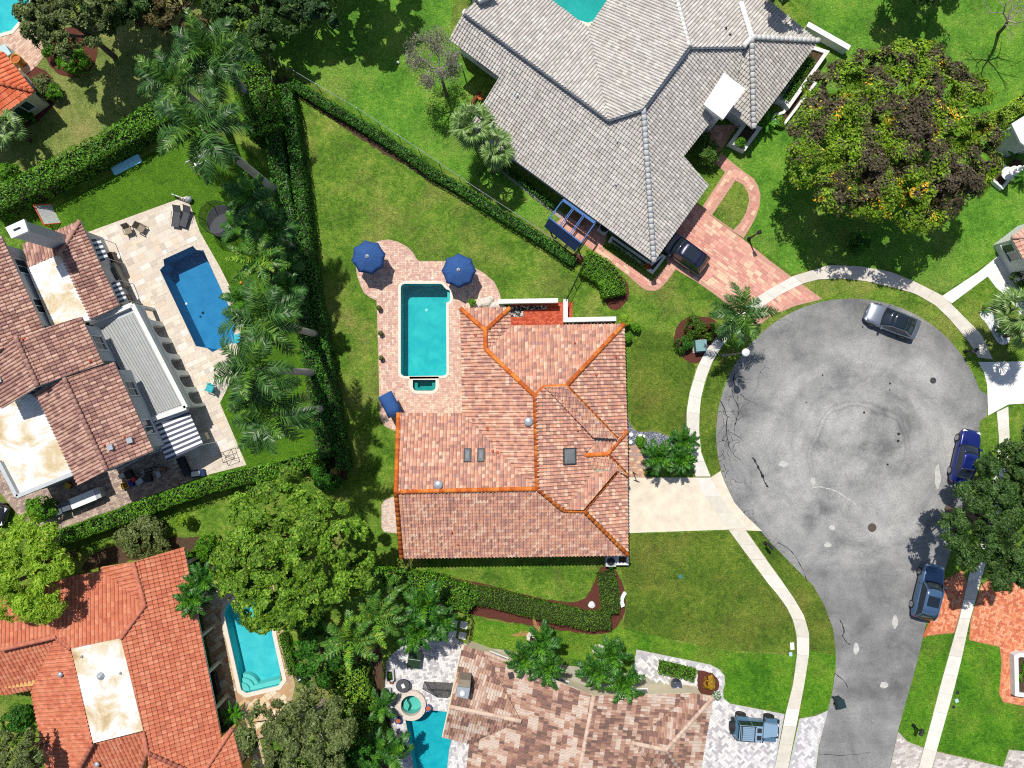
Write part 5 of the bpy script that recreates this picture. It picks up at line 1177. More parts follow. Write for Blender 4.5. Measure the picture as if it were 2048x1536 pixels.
# ---- palms
FRONDS = {}
def frond_mesh(kind, lvl, var):
    key = (kind, lvl, var)
    if key in FRONDS: return FRONDS[key]
    rs = random.Random(hash(key) % 9973 if False else (len(FRONDS) * 31 + 5)); V = []; F = []; C = []
    K = dict(royal=dict(L=3.3, el=(68, 42, 18, -8), droop=1.15, nl=40, ll=.85, lw=.075, spread=.5, tail=.45),
             fox=dict(L=2.3, el=(62, 40, 16, -4), droop=.9, nl=50, ll=.46, lw=.06, spread=1.0, tail=.5),
             date=dict(L=1.7, el=(70, 48, 24, 4), droop=1.0, nl=34, ll=.42, lw=.06, spread=.35, tail=.35),
             young=dict(L=2.0, el=(66, 44, 20, 0), droop=.95, nl=30, ll=.62, lw=.09, spread=.3, tail=.4),
             cycad=dict(L=1.15, el=(64, 44, 24, 8), droop=.7, nl=26, ll=.24, lw=.035, spread=.25, tail=.4))[kind]
    L = K['L'] * rs.uniform(.9, 1.08); ang = RAD(K['el'][lvl] + rs.uniform(-5, 5)); N = 12; pts = []; p = Vector((0, 0, 0)); bend = rs.uniform(-.15, .15)
    for i in range(N + 1):
        t = i / N; a = ang - K['droop'] * t ** 1.5 * 1.25; pts.append(p.copy()); p = p + Vector((math.cos(a), bend * t, math.sin(a))) * (L / N)
    pal = dict(royal=[A(56, 98, 40), A(74, 118, 52), A(38, 74, 28), A(98, 140, 70)], fox=[A(74, 128, 46), A(96, 148, 52), A(56, 104, 40), A(132, 160, 60)], date=[A(44, 96, 28), A(60, 116, 34), A(34, 76, 24), A(88, 142, 46)],
               young=[A(44, 92, 32), A(60, 112, 40), A(84, 134, 52)], cycad=[A(70, 140, 36), A(96, 164, 44), A(54, 112, 28)])[kind]
    young = lvl == 0
    def at(t):
        f = t * N; i = min(N - 1, int(f)); return pts[i].lerp(pts[i + 1], f - i), (pts[i + 1] - pts[i]).normalized()
    def tri(vs, col):
        b = len(V); V.extend(vs); C.extend([col] * len(vs)); F.append(tuple(range(b, b + len(vs))))
    for i in range(N):      # rachis
        r = .045 * (1 - i / N) + .008; c = jit(pal[1], .1); y = Vector((0, r, 0)); tri([pts[i] - y, pts[i + 1] - y * .9, pts[i + 1] + y * .9, pts[i] + y], (c[0] * 1.25, c[1] * 1.15, c[2]))
    for s in (-1, 1):
        for i in range(K['nl']):
            t = .14 + .86 * (i + rs.random() * .8) / K['nl']; q, d = at(min(t, .999)); y = Vector((0, 0, 1)).cross(d).normalized() * s; z = d.cross(y) * s
            if z.z < 0: z = -z
            ll = K['ll'] * (math.sin(math.pi * min(1, .18 + t * .62)) ** .7) * (1 - K['tail'] * max(0, t - .55) / .45) * rs.uniform(.85, 1.1)
            up = rs.uniform(-K['spread'], K['spread']) + .08; dr = (y * 1.0 + d * (.45 + .5 * t) + z * up).normalized(); tip = dr * ll + Vector((0, 0, -.28 * ll)); w = d * K['lw'] * .5
            mid = q + dr * ll * .5; c = jit(pal[rs.randrange(len(pal))], .15)
            if young: c = (c[0] * 1.9, c[1] * 1.6, c[2] * .9)
            tri([q - w, mid - w * 1.1, mid + w * 1.1, q + w], c); tri([mid - w * 1.1, q + tip, mid + w * 1.1], c)
    me = bpy.data.meshes.new('frond'); me.from_pydata([v[:] for v in V], [], F); ca = me.color_attributes.new('Col', 'FLOAT_COLOR', 'POINT'); c4 = np.ones((len(V), 4), np.float32); c4[:, :3] = C; ca.data.foreach_set('color', c4.ravel()); me.materials.append(M_PALM); me.update()
    FRONDS[key] = me; return me
FAN = {}
def fan_mesh(lvl):
    if lvl in FAN: return FAN[lvl]
    rs = random.Random(lvl + 77); V = []; F = []; C = []; el = RAD((62, 34, 6, -22)[lvl]); st = Vector((math.cos(el), 0, math.sin(el))) * .9; pal = [A(104, 140, 66), A(132, 164, 88), A(82, 118, 50), A(160, 186, 116)]
    V += [(0, -.025, 0), tuple(st - Vector((0, .02, 0))), tuple(st + Vector((0, .02, 0))), (0, .025, 0)]; F.append((0, 1, 2, 3)); C += [pal[1]] * 4
    for k in range(22):
        a = RAD(-115 + 230 * k / 21); l = .85 * (1 - .25 * abs(a) / 2) * rs.uniform(.9, 1.1); d = Vector((math.cos(a) * math.cos(el), math.sin(a), math.cos(a) * math.sin(el) - .1)); s = Vector((-math.sin(a), math.cos(a), 0)) * .045
        b = len(V); m1 = st + d * l * .6; tp = st + d * l + Vector((0, 0, -.22)); V += [tuple(st), tuple(m1 - s), tuple(tp), tuple(m1 + s)]; F.append((b, b + 1, b + 2, b + 3)); C += [jit(pal[rs.randrange(4)], .12)] * 4
    me = bpy.data.meshes.new('frond'); me.from_pydata(V, [], F); ca = me.color_attributes.new('Col', 'FLOAT_COLOR', 'POINT'); c4 = np.ones((len(V), 4), np.float32); c4[:, :3] = C; ca.data.foreach_set('color', c4.ravel()); me.materials.append(M_PALM); me.update(); FAN[lvl] = me; return me
def palm(label, px, py, h, kind, n, sc=1.0, base=None, seed=0, group=None, tr=.17, name='palm_tree', bark=None, cat='palm'):
    top = P(px, py, h); b = P(*base) if base else Vector((top.x, top.y, 0)); rs = random.Random(seed * 13 + int(px))
    t = thing(name, label, cat, (b.x, b.y, 0), 0, group); T = Vector((top.x - b.x, top.y - b.y, h)); m = MB()
    if h > 1.0:
        m.tube([(0, 0, -.1), (T.x * .12, T.y * .12, h * .3), (T.x * .5, T.y * .5, h * .65), tuple(T - Vector((0, 0, .15)))], [tr * 1.35, tr * 1.05, tr, tr * .75], 10); m.obj('trunk', bark or M_PBARK, t, True, True)
        if kind == 'royal': m = MB(); m.tube([tuple(T - Vector((0, 0, 1.1))), tuple(T - Vector((0, 0, .5))), tuple(T + Vector((0, 0, .15)))], [tr * .8, tr * .85, tr * .35], 10); m.obj('crownshaft', M_CSHAFT, t, True, True)
    else: m.lathe([(.14, -.05), (.2, .1), (.16, h), (.05, h + .08)], (T.x, T.y, 0), 8); m.obj('trunk', M_BARK, t, True)
    a0 = rs.random() * 6.28
    for i in range(n):
        f = i / n; lvl = 0 if f < .12 else 1 if f < .42 else 2 if f < .78 else 3
        me = fan_mesh(lvl) if kind == 'fan' else frond_mesh(kind, lvl, i % 2)
        s = sc * rs.uniform(.88, 1.1); M = Matrix.Translation(T) @ Matrix.Rotation(a0 + i * 2.39996 + rs.uniform(-.2, .2), 4, 'Z') @ Matrix.Rotation(rs.uniform(-.12, .12), 4, 'Y') @ Matrix.Rotation(rs.uniform(-.35, .35), 4, 'X') @ Matrix.Scale(s, 4)
        link('frond', me, t, True, M)
    return t
M_CSHAFT = plain('crownshaft', A(120, 156, 72), .5, 0, .4, .1)
# royal palms of the western garden
palm('tall royal palm with leaning grey trunk beside the swing in the back garden', 405, 262, 15, 'royal', 16, 1.0, None, 1, tr=.27)
palm('royal palm with yellow green new fronds rising out of the long northern hedge', 352, 168, 9, 'royal', 18, .95, None, 2, tr=.25)
palm('royal palm with feathery fronds in front of the dark northern trees', 425, 110, 9, 'royal', 20, 1.0, None, 3, tr=.25)
palm('royal palm whose fronds reach over the corner of the deep blue pool', 522, 640, 14, 'royal', 15, .92, None, 5, tr=.25)
palm('royal palm reaching towards the teal patio chair', 508, 738, 15, 'royal', 14, .9, None, 6, tr=.25)
palm('royal palm spreading over the garden turf beside the dark hedge', 546, 830, 13.5, 'royal', 15, 1.0, None, 7, tr=.25)
palm('short dark palm beside the trampoline', 497, 396, 9, 'young', 12, 1.0, None, 9, tr=.12); palm('small palm tucked behind the trampoline rim', 470, 455, 3.4, 'young', 9, .8, None, 10, tr=.1)
palm('bushy dark palm growing against the hedge behind the trampoline', 541, 462, 7.5, 'young', 13, 1.05, None, 11, tr=.12); palm('foxtail palm with brush like fronds above the orange balls on the turf', 517, 520, 9.5, 'fox', 14, 1.0, None, 12, tr=.14)
palm('light green young palm beside the hedge above the pool corner', 570, 578, 7, 'young', 12, .9, None, 13, tr=.12); palm('low palm at the pool patio edge under the royal fronds', 487, 602, 3.5, 'young', 10, .85, None, 14, tr=.1)
palm('slender palm crowded between trampoline palms and the hedge', 560, 520, 6, 'young', 10, .9, None, 15, tr=.1)
# south cluster
palm('foxtail palm with golden green plumes beside the curved shell patio', 751, 1234, 6.2, 'fox', 15, 1.1, None, 16, tr=.14); palm('foxtail palm with blue green plumes over the hedge of the brown roofed house', 702, 1283, 6.8, 'fox', 16, 1.15, None, 17, tr=.14)
palm('yellowing foxtail palm against the fence hedge', 770, 1190, 5, 'fox', 10, .9, None, 18, tr=.12); palm('dark date palm leaning over the stepping stones', 852, 1208, 4.6, 'date', 18, 1.2, None, 19, tr=.13); palm('date palm whose fronds cover the ping pong table end', 836, 1262, 4.2, 'date', 17, 1.1, None, 20, tr=.13)
palm('date palm beside the curved patio below the clipped hedge', 880, 1240, 4.0, 'date', 14, .95, None, 21, tr=.12)
for i, (x, y, s) in enumerate(((1045, 1316, .92), (1083, 1283, 1.0), (1092, 1334, 1.0))): palm(('date palm of the husk ring spreading over the brown roof edge beside the ridge cap', 'date palm of the husk ring spreading over the lawn', 'date palm of the husk ring spreading over the grey side path')[i], x, y, 4.0, 'date', 17, s, (1063 + i * 3, 1276 + i * 2), 30 + i, 'date palms rising from the husk ring', .09, bark=M_BARK)
for i, (x, y, s) in enumerate(((1190, 1342, .95), (1222, 1308, 1.0), (1246, 1364, 1.05))): palm(('date palm of the stone ring spreading over the grey side path', 'date palm of the stone ring spreading over the lawn', 'date palm of the stone ring nearest the shell driveway')[i], x, y, 4.2, 'date', 17, s, (1195 + i * 3, 1302 + i * 2), 40 + i, 'date palms rising from the stone ring', .09, bark=M_PBARK)
palm('low date palm in the front bed nearest the sidewalk', 1368, 882, 1.7, 'date', 20, .8, None, 50, tr=.1); palm('low date palm in the front bed beside the entry path', 1318, 914, 1.9, 'date', 22, .95, None, 51, tr=.1); palm('low date palm in the front bed against the driveway', 1362, 919, 1.9, 'date', 21, .85, None, 52, tr=.1)
palm('single royal palm leaning over the sidewalk beside the street lamp', 1481, 630, 5.6, 'royal', 14, .82, (1438, 676), 53, tr=.16)
palm('fan palm beside the recess of the grey roofed house', 945, 250, 5, 'fan', 22, 1.15, None, 54, tr=.14, bark=M_BARK); palm('second fan palm standing over the side strip of the grey roofed house', 988, 296, 4.6, 'fan', 20, 1.0, (985, 345), 55, tr=.13, bark=M_BARK)
palm('fan palm growing in the white gravel bed by the garden path', 2034, 618, 5.2, 'fan', 22, 1.15, (1990, 625), 56, tr=.13, bark=M_BARK); palm('fan palm at the picture edge below the white gravel bed', 2066, 664, 5, 'fan', 20, 1.1, (2010, 672), 57, tr=.13, bark=M_BARK)
palm('small spiky plant in the middle of the white gravel bed', 2003, 660, .4, 'cycad', 14, .6, None, 58, name='cycad', cat='cycad'); palm('small cycad at the northern tip of the white gravel bed', 1971, 618, .3, 'cycad', 12, .45, None, 58, name='cycad', cat='cycad')
palm('cycad in the corner between the red roofed house and its pool patio', 466, 1427, 1.0, 'cycad', 24, .95, None, 59, name='cycad', cat='cycad')
palm('palm by the red roof corner nearest the rock steps', 404, 1160, 3.4, 'date', 15, 1.05, None, 60, tr=.1); palm('palm hanging over the eave of the red tile roof', 386, 1195, 3.6, 'date', 15, 1.0, None, 61, tr=.1)
palm('fan palm below the orange roof corner by the curved bed', 10, 256, 3.0, 'fan', 18, 1.0, None, 62, tr=.12, bark=M_BARK); palm('small sprawling palm beside the shell patio hedge', 764, 1412, 1.6, 'young', 11, .75, None, 63, tr=.08)
palm('leafy palm at the lower end of the shell patio', 786, 1502, 2.6, 'young', 13, .9, None, 64, tr=.09); palm('leafy palm in the dark corner below the bright shrub wall', 752, 1500, 2.8, 'young', 12, .9, None, 65, tr=.09)
palm('dark cycad at the foot of the low planter kerb', 1534, 246, .6, 'cycad', 16, .9, None, 66, name='cycad', cat='cycad'); palm('small cycad beside the white tiered fountain', 2030, 306, .5, 'cycad', 16, .6, None, 67, name='cycad', cat='cycad')
palm('cycad at the picture edge beyond the white tiered fountain', 2046, 352, .6, 'cycad', 16, .8, None, 68, name='cycad', cat='cycad')

# ---- trees
PURP = np.array([A(122, 108, 88), A(106, 92, 80), A(132, 120, 90), A(96, 90, 66)]); YEL = np.array([(.95, .60, .04), (.95, .70, .10), (.9, .48, .03)]); FG = np.array([A(128, 170, 38), A(152, 192, 44), A(102, 144, 30), A(178, 206, 64)])
def flamecol(pt, k):
    n = len(pt); c = pick(FG, n)
    v = np.array([noise.noise(Vector((p[0] * .30 + 5.3, p[1] * .30, p[2] * .1))) + .75 * noise.noise(Vector((p[0] * .95, p[1] * .95, 2.2 + p[2] * .3))) for p in pt]) + rng.normal(size=n) * .08
    v += rng.normal(size=n) * .22; pp = v > -.02 + .014 * (-pt[:, 0])
    c[pp] = pick(PURP, int(pp.sum()))
    w = np.array([noise.noise(Vector((p[0] * .8 + 11, p[1] * .8, 7.7))) for p in pt]) + .03 * (-pt[:, 1]) * .5
    yy = (~pp) & (w > .36) & (rng.random(n) < .4); c[yy] = pick(YEL, int(yy.sum())); return c
tree('huge spreading flame tree with purple brown seed pods and yellow blossom', 1782, 278, 6.0, 228, 150000, .21, FG, 5, zr=2.3, blobs=230, squash=.86, lobe=.03, colfn=flamecol, name='flame_tree', rmin=.08, rmax=.14, deep=.3)
tree('big round green tree between the red roofed house and the orange roofed house', 592, 1105, 7.0, 166, 90000, .24, GREEN, 8, zr=3.4, blobs=190, name='tree', rmin=.075, rmax=.135, deep=.15)
tree('live oak with dense dark leaves over the parked blue cars', 1994, 1046, 6.0, 128, 66000, .2, DKGREEN, 29, zr=2.6, blobs=150, squash=1.15, name='oak_tree', rmin=.08, rmax=.15, deep=.15, lobe=.05)
tree('live oak crown behind the sidewalk at the eastern edge', 2052, 935, 6.0, 92, 34000, .19, DKGREEN, 10, zr=2.2, blobs=110, name='oak_tree', rmin=.09, rmax=.16, deep=.15)
tree('feathery lime green tree beside the corner of the red tile roof', 58, 1142, 5.5, 104, 36000, .26, [A(150, 196, 46), A(176, 214, 60), A(122, 172, 36), A(196, 222, 80)], 11, zr=1.8, blobs=90, lobe=.06, name='tree', rmin=.14, rmax=.24, aspect=.3)
tree('grey green oak with pale branches below the aqua pool', 606, 1474, 6.0, 124, 56000, .19, OLIVE, 12, zr=2.6, blobs=150, name='oak_tree', rmin=.08, rmax=.14, deep=.12, bark=plain('pale_bark', A(178, 168, 152), .9, 0, .1, .2, 6))
tree('shady olive oak over the pale aqua pool corner', 140, 40, 6, 108, 46000, .2, OLIVE, 13, zr=2.4, blobs=150, squash=.8, name='oak_tree', rmin=.08, rmax=.15)
tree('dark oak at the top edge next to the shady olive oak', 240, -6, 3.0, 92, 32000, .2, DKGREEN, 14, zr=2.3, blobs=110, rmin=.09, rmax=.16, name='oak_tree')
tree('dark tree at the top edge behind the feathery royal palm', 515, 24, 2.6, 108, 44000, .22, DKGREEN, 15, zr=2.6, blobs=130, rmin=.09, rmax=.16, name='tree')
tree('brownish thinning tree at the top edge above the worn lawn', 350, 2, 2.6, 84, 24000, .22, [A(120, 108, 66), A(92, 100, 50), A(140, 122, 80)], 16, zr=2.0, blobs=90, rmin=.09, rmax=.16, name='tree')
tree('blue green tree at the top edge nearest the bright northern lawn', 620, -6, 2.4, 84, 32000, .22, [A(70, 104, 60), A(86, 122, 72), A(52, 84, 44)], 17, zr=2.2, blobs=100, rmin=.09, rmax=.16, name='tree')
tree('tree at the top edge whose shadow falls on the bright northern lawn', 702, -120, 6, 104, 30000, .26, GREEN, 18, zr=2.6, blobs=90, rmin=.1, rmax=.18, name='tree')
tree('tree above the picture edge shading the lawn beyond the flame tree', 1855, -95, 4, 98, 26000, .24, DKGREEN, 19, zr=2.4, blobs=50, name='tree')
tree('tree at the top edge shading the corner of the grey roof', 1575, -42, 5, 56, 14000, .22, DKGREEN, 20, zr=1.8, blobs=28, name='tree')
tree('dark tree at the bottom left corner over the red tile roof', 42, 1516, 5.6, 58, 18000, .2, OLIVE, 21, zr=1.8, blobs=32, name='tree')
tree('dense dark tree between the palm cluster and the big round tree', 640, 1310, 3.0, 60, 14000, .2, HEDGED, 22, zr=1.4, blobs=24, name='tree')
tree('dark tree in the lower garden corner beside the grey green oak', 700, 1530, 3.6, 70, 20000, .2, HEDGED, 23, zr=1.6, blobs=30, name='tree')
def bare(label, px, py, base, h, seed, n, col, leafy=0, spread=1.6):
    b = P(*base); t = thing('bare_tree', label, 'tree', (b.x, b.y, 0)); top = P(px, py, h) - b; rs = random.Random(seed); m = MB()
    m.tube([(0, 0, -.1), (top.x * .3, top.y * .3, h * .4), (top.x * .6, top.y * .6, h * .66)], [.16, .12, .09], 7); m.obj('trunk', M_BARK, t, True); m = MB(); ends = []
    def br(p, d, l, r, k):
        q = p + d * l * .5 + Vector((rs.uniform(-.1, .1), rs.uniform(-.1, .1), rs.uniform(-.05, .1))) * l; e = q + (d + Vector((rs.uniform(-.5, .5), rs.uniform(-.5, .5), rs.uniform(-.3, .3)))).normalized() * l * .5
        m.tube([p, q, e], [r, r * .75, r * .5], 5, False); ends.append(e)
        if k > 0:
            for _ in range(3): br(e if rs.random() < .6 else q, (d + Vector((rs.uniform(-1, 1), rs.uniform(-1, 1), rs.uniform(-.5, .5)))).normalized(), l * rs.uniform(.5, .78), r * .55, k - 1)
    s = Vector((top.x * .6, top.y * .6, h * .66))
    for i in range(5): a = i * 1.26 + rs.random(); br(s, Vector((math.cos(a), math.sin(a), .7)).normalized(), spread * rs.uniform(.7, 1.1), .07, 3)
    m.obj('branch', plain('bare_twig', col, .9, 0, .1, .15, 5), t, True)
    if leafy:
        e = np.array([v[:] for v in ends]); e = e[rng.integers(0, len(e), leafy)] + rng.normal(size=(leafy, 3)) * .22
        link('foliage', leaf_mesh('foliage', e, rng.normal(size=e.shape) + [0, 0, .6], .14 * rng.uniform(.6, 1.3, leafy), pick([col, tuple(c * .7 for c in col), A(150, 146, 130)], leafy), M_LEAF), t, True)
    return t
bare('silvery leaning tree with sparse grey leaves on the bright northern lawn', 868, 110, (893, 190), 5.5, 3, 5, A(176, 168, 160), 5200, 1.35)
bare('bare grey branching tree at the eastern edge beyond the flame tree', 2018, 30, (1998, 66), 5.0, 5, 5, A(172, 160, 148), 0, 1.6)

# ---- hedges
hedge('tall bright hedge dividing the worn lawn from the turf garden', [(-40, 412), (30, 376), (100, 340), (190, 294), (270, 246), (330, 210)], 1.9, 2.3, HEDGEG, 95, .17, 1, amp=.25)
hedge('low hedge along the diagonal wire fence of the triangular lawn', [(576, 160), (645, 203), (725, 250), (799, 296), (862, 342), (929, 380), (995, 423), (1060, 462), (1100, 489), (1150, 522)], .85, 1.0, HEDGED, 120, .14, 2)
hedge('dark hedge row on the lawn side of the western fence', [(566, 168), (578, 240), (590, 330), (600, 420), (612, 510), (626, 600), (642, 690), (656, 780), (672, 870), (684, 940)], 1.0, 2.2, HEDGED, 95, .15, 3, amp=.2)
hedge('dense dark hedge row on the garden side of the western fence', [(528, 190), (546, 280), (558, 360), (574, 450), (590, 540), (606, 640), (622, 740), (638, 840), (648, 915)], 1.3, 2.4, HEDGED, 90, .16, 4, amp=.25)
hedge('bright hedge behind the royal palms at the fence corner', [(470, 110), (500, 160), (515, 210), (528, 260)], 3.0, 3.2, HEDGEG, 90, .17, 14, amp=.3)
hedge('clipped hedge running below the mansion side yard', [(64, 1098), (140, 1068), (250, 1030), (350, 992), (450, 962), (560, 938), (636, 915)], 1.3, 1.9, HEDGEG, 100, .15, 5, amp=.2)
hedge('neatly clipped hedge beside the curved mulch border of the southern lawn', [(905, 1186), (990, 1200), (1090, 1226), (1180, 1246), (1222, 1244)], 1.5, 1.2, HEDGEO, 150, .11, 6, amp=.06)
hedge('short clipped hedge leg turning towards the orange roofed house', [(1221, 1228), (1222, 1190), (1213, 1150)], 1.55, 1.21, HEDGEO, 150, .11, 7, amp=.06)
hedge('bushy rounded hedge above the stepping stones of the brown roofed house', [(742, 1160), (800, 1168), (870, 1178), (930, 1200), (946, 1212)], 2.0, 1.6, HEDGEG, 110, .14, 8, amp=.22)
hedge('kidney shaped clipped hedge at the end of the wire fence', [(1168, 524), (1200, 536), (1224, 558), (1230, 590)], 2.1, 1.15, HEDGEG, 140, .13, 9, amp=.12, round_=True)
hedge('low hedge bordering the aqua pool patio', [(562, 1272), (572, 1310), (584, 1352)], .8, 1.0, HEDGEG, 130, .12, 10, amp=.08)
hedge('bright shrub wall beside the shell patio', [(690, 1345), (700, 1400), (716, 1455), (735, 1500)], 3.2, 2.0, LIME + HEDGEG, 100, .16, 11, amp=.35)
hedge('hedge filling the long white trough under the grey eave', [(1570, 196), (1600, 152), (1625, 112)], .9, 1.25, HEDGEG, 130, .13, 12, amp=.12)
hedge('dark hedge filling the narrow white trough under the grey roof tip', [(1224, 484), (1262, 511), (1296, 534)], .45, .8, HEDGED, 150, .11, 13, amp=.06)
hedge('low clipped hedge beside the dark fountain urn of the shell driveway', [(1322, 1338), (1352, 1344), (1392, 1354)], 1.0, .95, HEDGEG, 140, .13, 15, amp=.1)
hedge('bright hedge at the eastern edge beyond the flame tree', [(2010, 232), (2048, 205), (2110, 165)], 1.3, 1.4, LIME, 110, .15, 16, amp=.15)
hedge('low hedge strip along the side wall of the grey roofed house', [(1004, 330), (1060, 372), (1110, 412)], .6, .7, HEDGED, 110, .13, 17, amp=.12)
hedge('dense growth under the palms behind the trampoline', [(526, 360), (534, 420), (540, 500), (560, 590)], 1.6, 1.8, HEDGED, 80, .17, 18, amp=.3)
hedge('leafy undergrowth between the hedge and the wide fox palms', [(640, 1345), (676, 1330), (700, 1345)], 1.0, 1.2, HEDGEG, 90, .15, 19, amp=.25)

# ---- shrubs
SH = [('round clipped green shrub in the white planter box', 1482, 283, 12, 1.7, 1400, .11, HEDGEG), ('loose white stemmed shrub under the grey eave by the front walk', 1415, 298, 34, 2.0, 5200, .15, [A(92, 134, 44), A(120, 158, 66), A(70, 108, 34)]),
      ('variegated yellow shrub at the corner of the orange roofed house', 1249, 640, 14, 1.3, 1800, .12, LIME), ('small green ball shrub beside the variegated yellow shrub', 1272, 655, 12, 1.0, 1400, .11, HEDGEG), ('leafy shrub below the variegated yellow shrub', 1256, 676, 11, .9, 1200, .12, HEDGEG),
      ('clipped mounded shrub island around the green utility box, upper half', 1392, 656, 30, 1.1, 5200, .12, HEDGEO), ('clipped mounded shrub island around the green utility box, lower half', 1368, 690, 24, 1.0, 3600, .12, HEDGED), ('dark mound beside the royal palm trunk', 1425, 660, 22, 1.1, 3000, .12, HEDGEO),
      ('low green plants by the gravel bed and entry path', 1284, 884, 14, .5, 1300, .12, HEDGEG), ('low flowering plants between the front bed palms', 1300, 945, 11, .45, 1000, .12, HEDGEO), ('soft ground shrub under the front bed palms', 1345, 900, 24, .5, 2600, .13, HEDGEO),
      ('grey green sprawling shrub above the red tile roof', 282, 1072, 58, 2.4, 14000, .16, OLIVE), ('yellow green shrub beside the grey green sprawling shrub', 362, 1042, 16, 2.2, 2200, .14, LIME), ('leafy shrub by the rock steps above the red roof', 408, 1096, 28, 2.0, 5000, .16, HEDGEG),
      ('round shrub beside the flat roof of the mansion', 80, 1018, 34, 1.9, 7000, .15, HEDGEG), ('shrub mound inside the curved bed by the orange roof corner', 84, 168, 28, 1.5, 5200, .14, OLIVE), ('clipped hedge mound bordering the curved bed', 104, 185, 20, 1.2, 3000, .12, HEDGEG), ('bright shrub below the shady olive oak', 140, 118, 34, 2.0, 7000, .15, HEDGEG), ('small shrub at the terrace end of the round bed', 96, 96, 18, 1.3, 2600, .14, HEDGEG),
      ('dark shrub in the shade of the orange roof corner', 45, 232, 22, 1.2, 3000, .14, HEDGED), ('round bush at the left edge below the tall hedge', 12, 345, 26, 1.6, 4000, .15, HEDGEG), ('round bush in the mulch ring below the flame tree', 1718, 488, 26, 1.3, 4400, .13, HEDGED),
      ('golden orange shrub by the shell driveway', 1420, 1368, 17, .9, 2200, .12, [A(206, 150, 40), A(226, 176, 60), A(150, 140, 40)]), ('white flowering ground shrub at the garage corner', 1434, 1392, 12, .5, 1300, .11, [A(240, 244, 240), A(120, 160, 100), A(80, 130, 60)]), ('clipped round hedge bush at the eastern edge by the garden path', 2050, 555, 30, 1.4, 5000, .12, HEDGEO), ('dark shrub beside the white house corner', 2032, 292, 20, 1.3, 3000, .14, HEDGED),
      ('red leaved shrub by the tiered fountain', 2034, 330, 14, .8, 1600, .12, [A(140, 92, 88), A(112, 72, 72)]), ('dark shrub behind the bright shrub wall', 672, 1430, 30, 1.8, 6000, .16, HEDGED), ('dark leafy shrub where the two hedges meet', 650, 955, 34, 2.0, 7000, .17, HEDGED), ('shrub filling the walled raised bed', 2068, 1345, 36, .9, 5200, .13, HEDGEG), ('small leafy plant in a pot by the rock border of the pool deck', 944, 604, 9, 1.2, 700, .13, HEDGEG), ('orange leaved shrub at the tip of the narrow white trough', 1294, 532, 8, .9, 700, .11, [A(206, 110, 40), A(180, 86, 34)]), ('plants inside the low white kerb beside the flame tree', 1560, 243, 14, .6, 1500, .12, LIME + HEDGED),
      ('dark shrubs in the entry court of the red roofed house', 30, 1440, 34, 1.3, 6000, .15, HEDGED), ('dark shrub at the top edge by the white chimney corner', 945, 5, 16, 1.4, 2200, .14, HEDGED), ('shrub in the narrow gap beside the red tile roof', 372, 1120, 18, 1.4, 2600, .15, HEDGEG), ('dark undergrowth beneath the big round tree', 700, 1150, 40, 1.4, 6000, .17, HEDGED), ('dark undergrowth in the shade left of the fox palms', 620, 1250, 34, 1.3, 5000, .17, HEDGED), ('dry brown sapling over the hedge corner', 672, 942, 9, 2.4, 350, .14, [A(186, 128, 80), A(160, 110, 70)])]
for i, (lb, x, y, r, h, n, s, pal) in enumerate(SH): bush(lb, x, y, r, h, n, s, pal, 100 + i)
# ------------------------------------------------------------------ cars
M_TYRE = plain('tyre', (.02, .02, .022), .8); M_RIM = plain('alloy', (.45, .46, .48), .3, .8, .5, .05); M_CGLASS = plain('car_glass', (.012, .018, .026), .04, 0, .9, .02)
M_LAMP = plain('lamp_glass', (.75, .77, .8), .1, 0, .8, .03); M_TAIL = plain('tail_lamp', (.35, .02, .02), .15, 0, .7, .03); M_BLACK = plain('black_plastic', (.02, .02, .022), .55)
def paint(name, col, metal=.35, rough=.28): return plain(name, col, rough, metal, .5, .03, 2, coat=.8)
def grid_mesh(rows, closed=False):
    """rows of equal length -> verts, faces"""
    n = len(rows[0]); vs = [p for r in rows for p in r]; fs = []
    for i in range(len(rows) - 1):
        for k in range(n - (0 if closed else 1)): fs.append((i * n + k, (i + 1) * n + k, (i + 1) * n + (k + 1) % n, i * n + (k + 1) % n))
    return vs, fs
def subsurf(o, lv=2):
    md = o.modifiers.new('smooth', 'SUBSURF'); md.levels = lv; md.render_levels = lv; return o
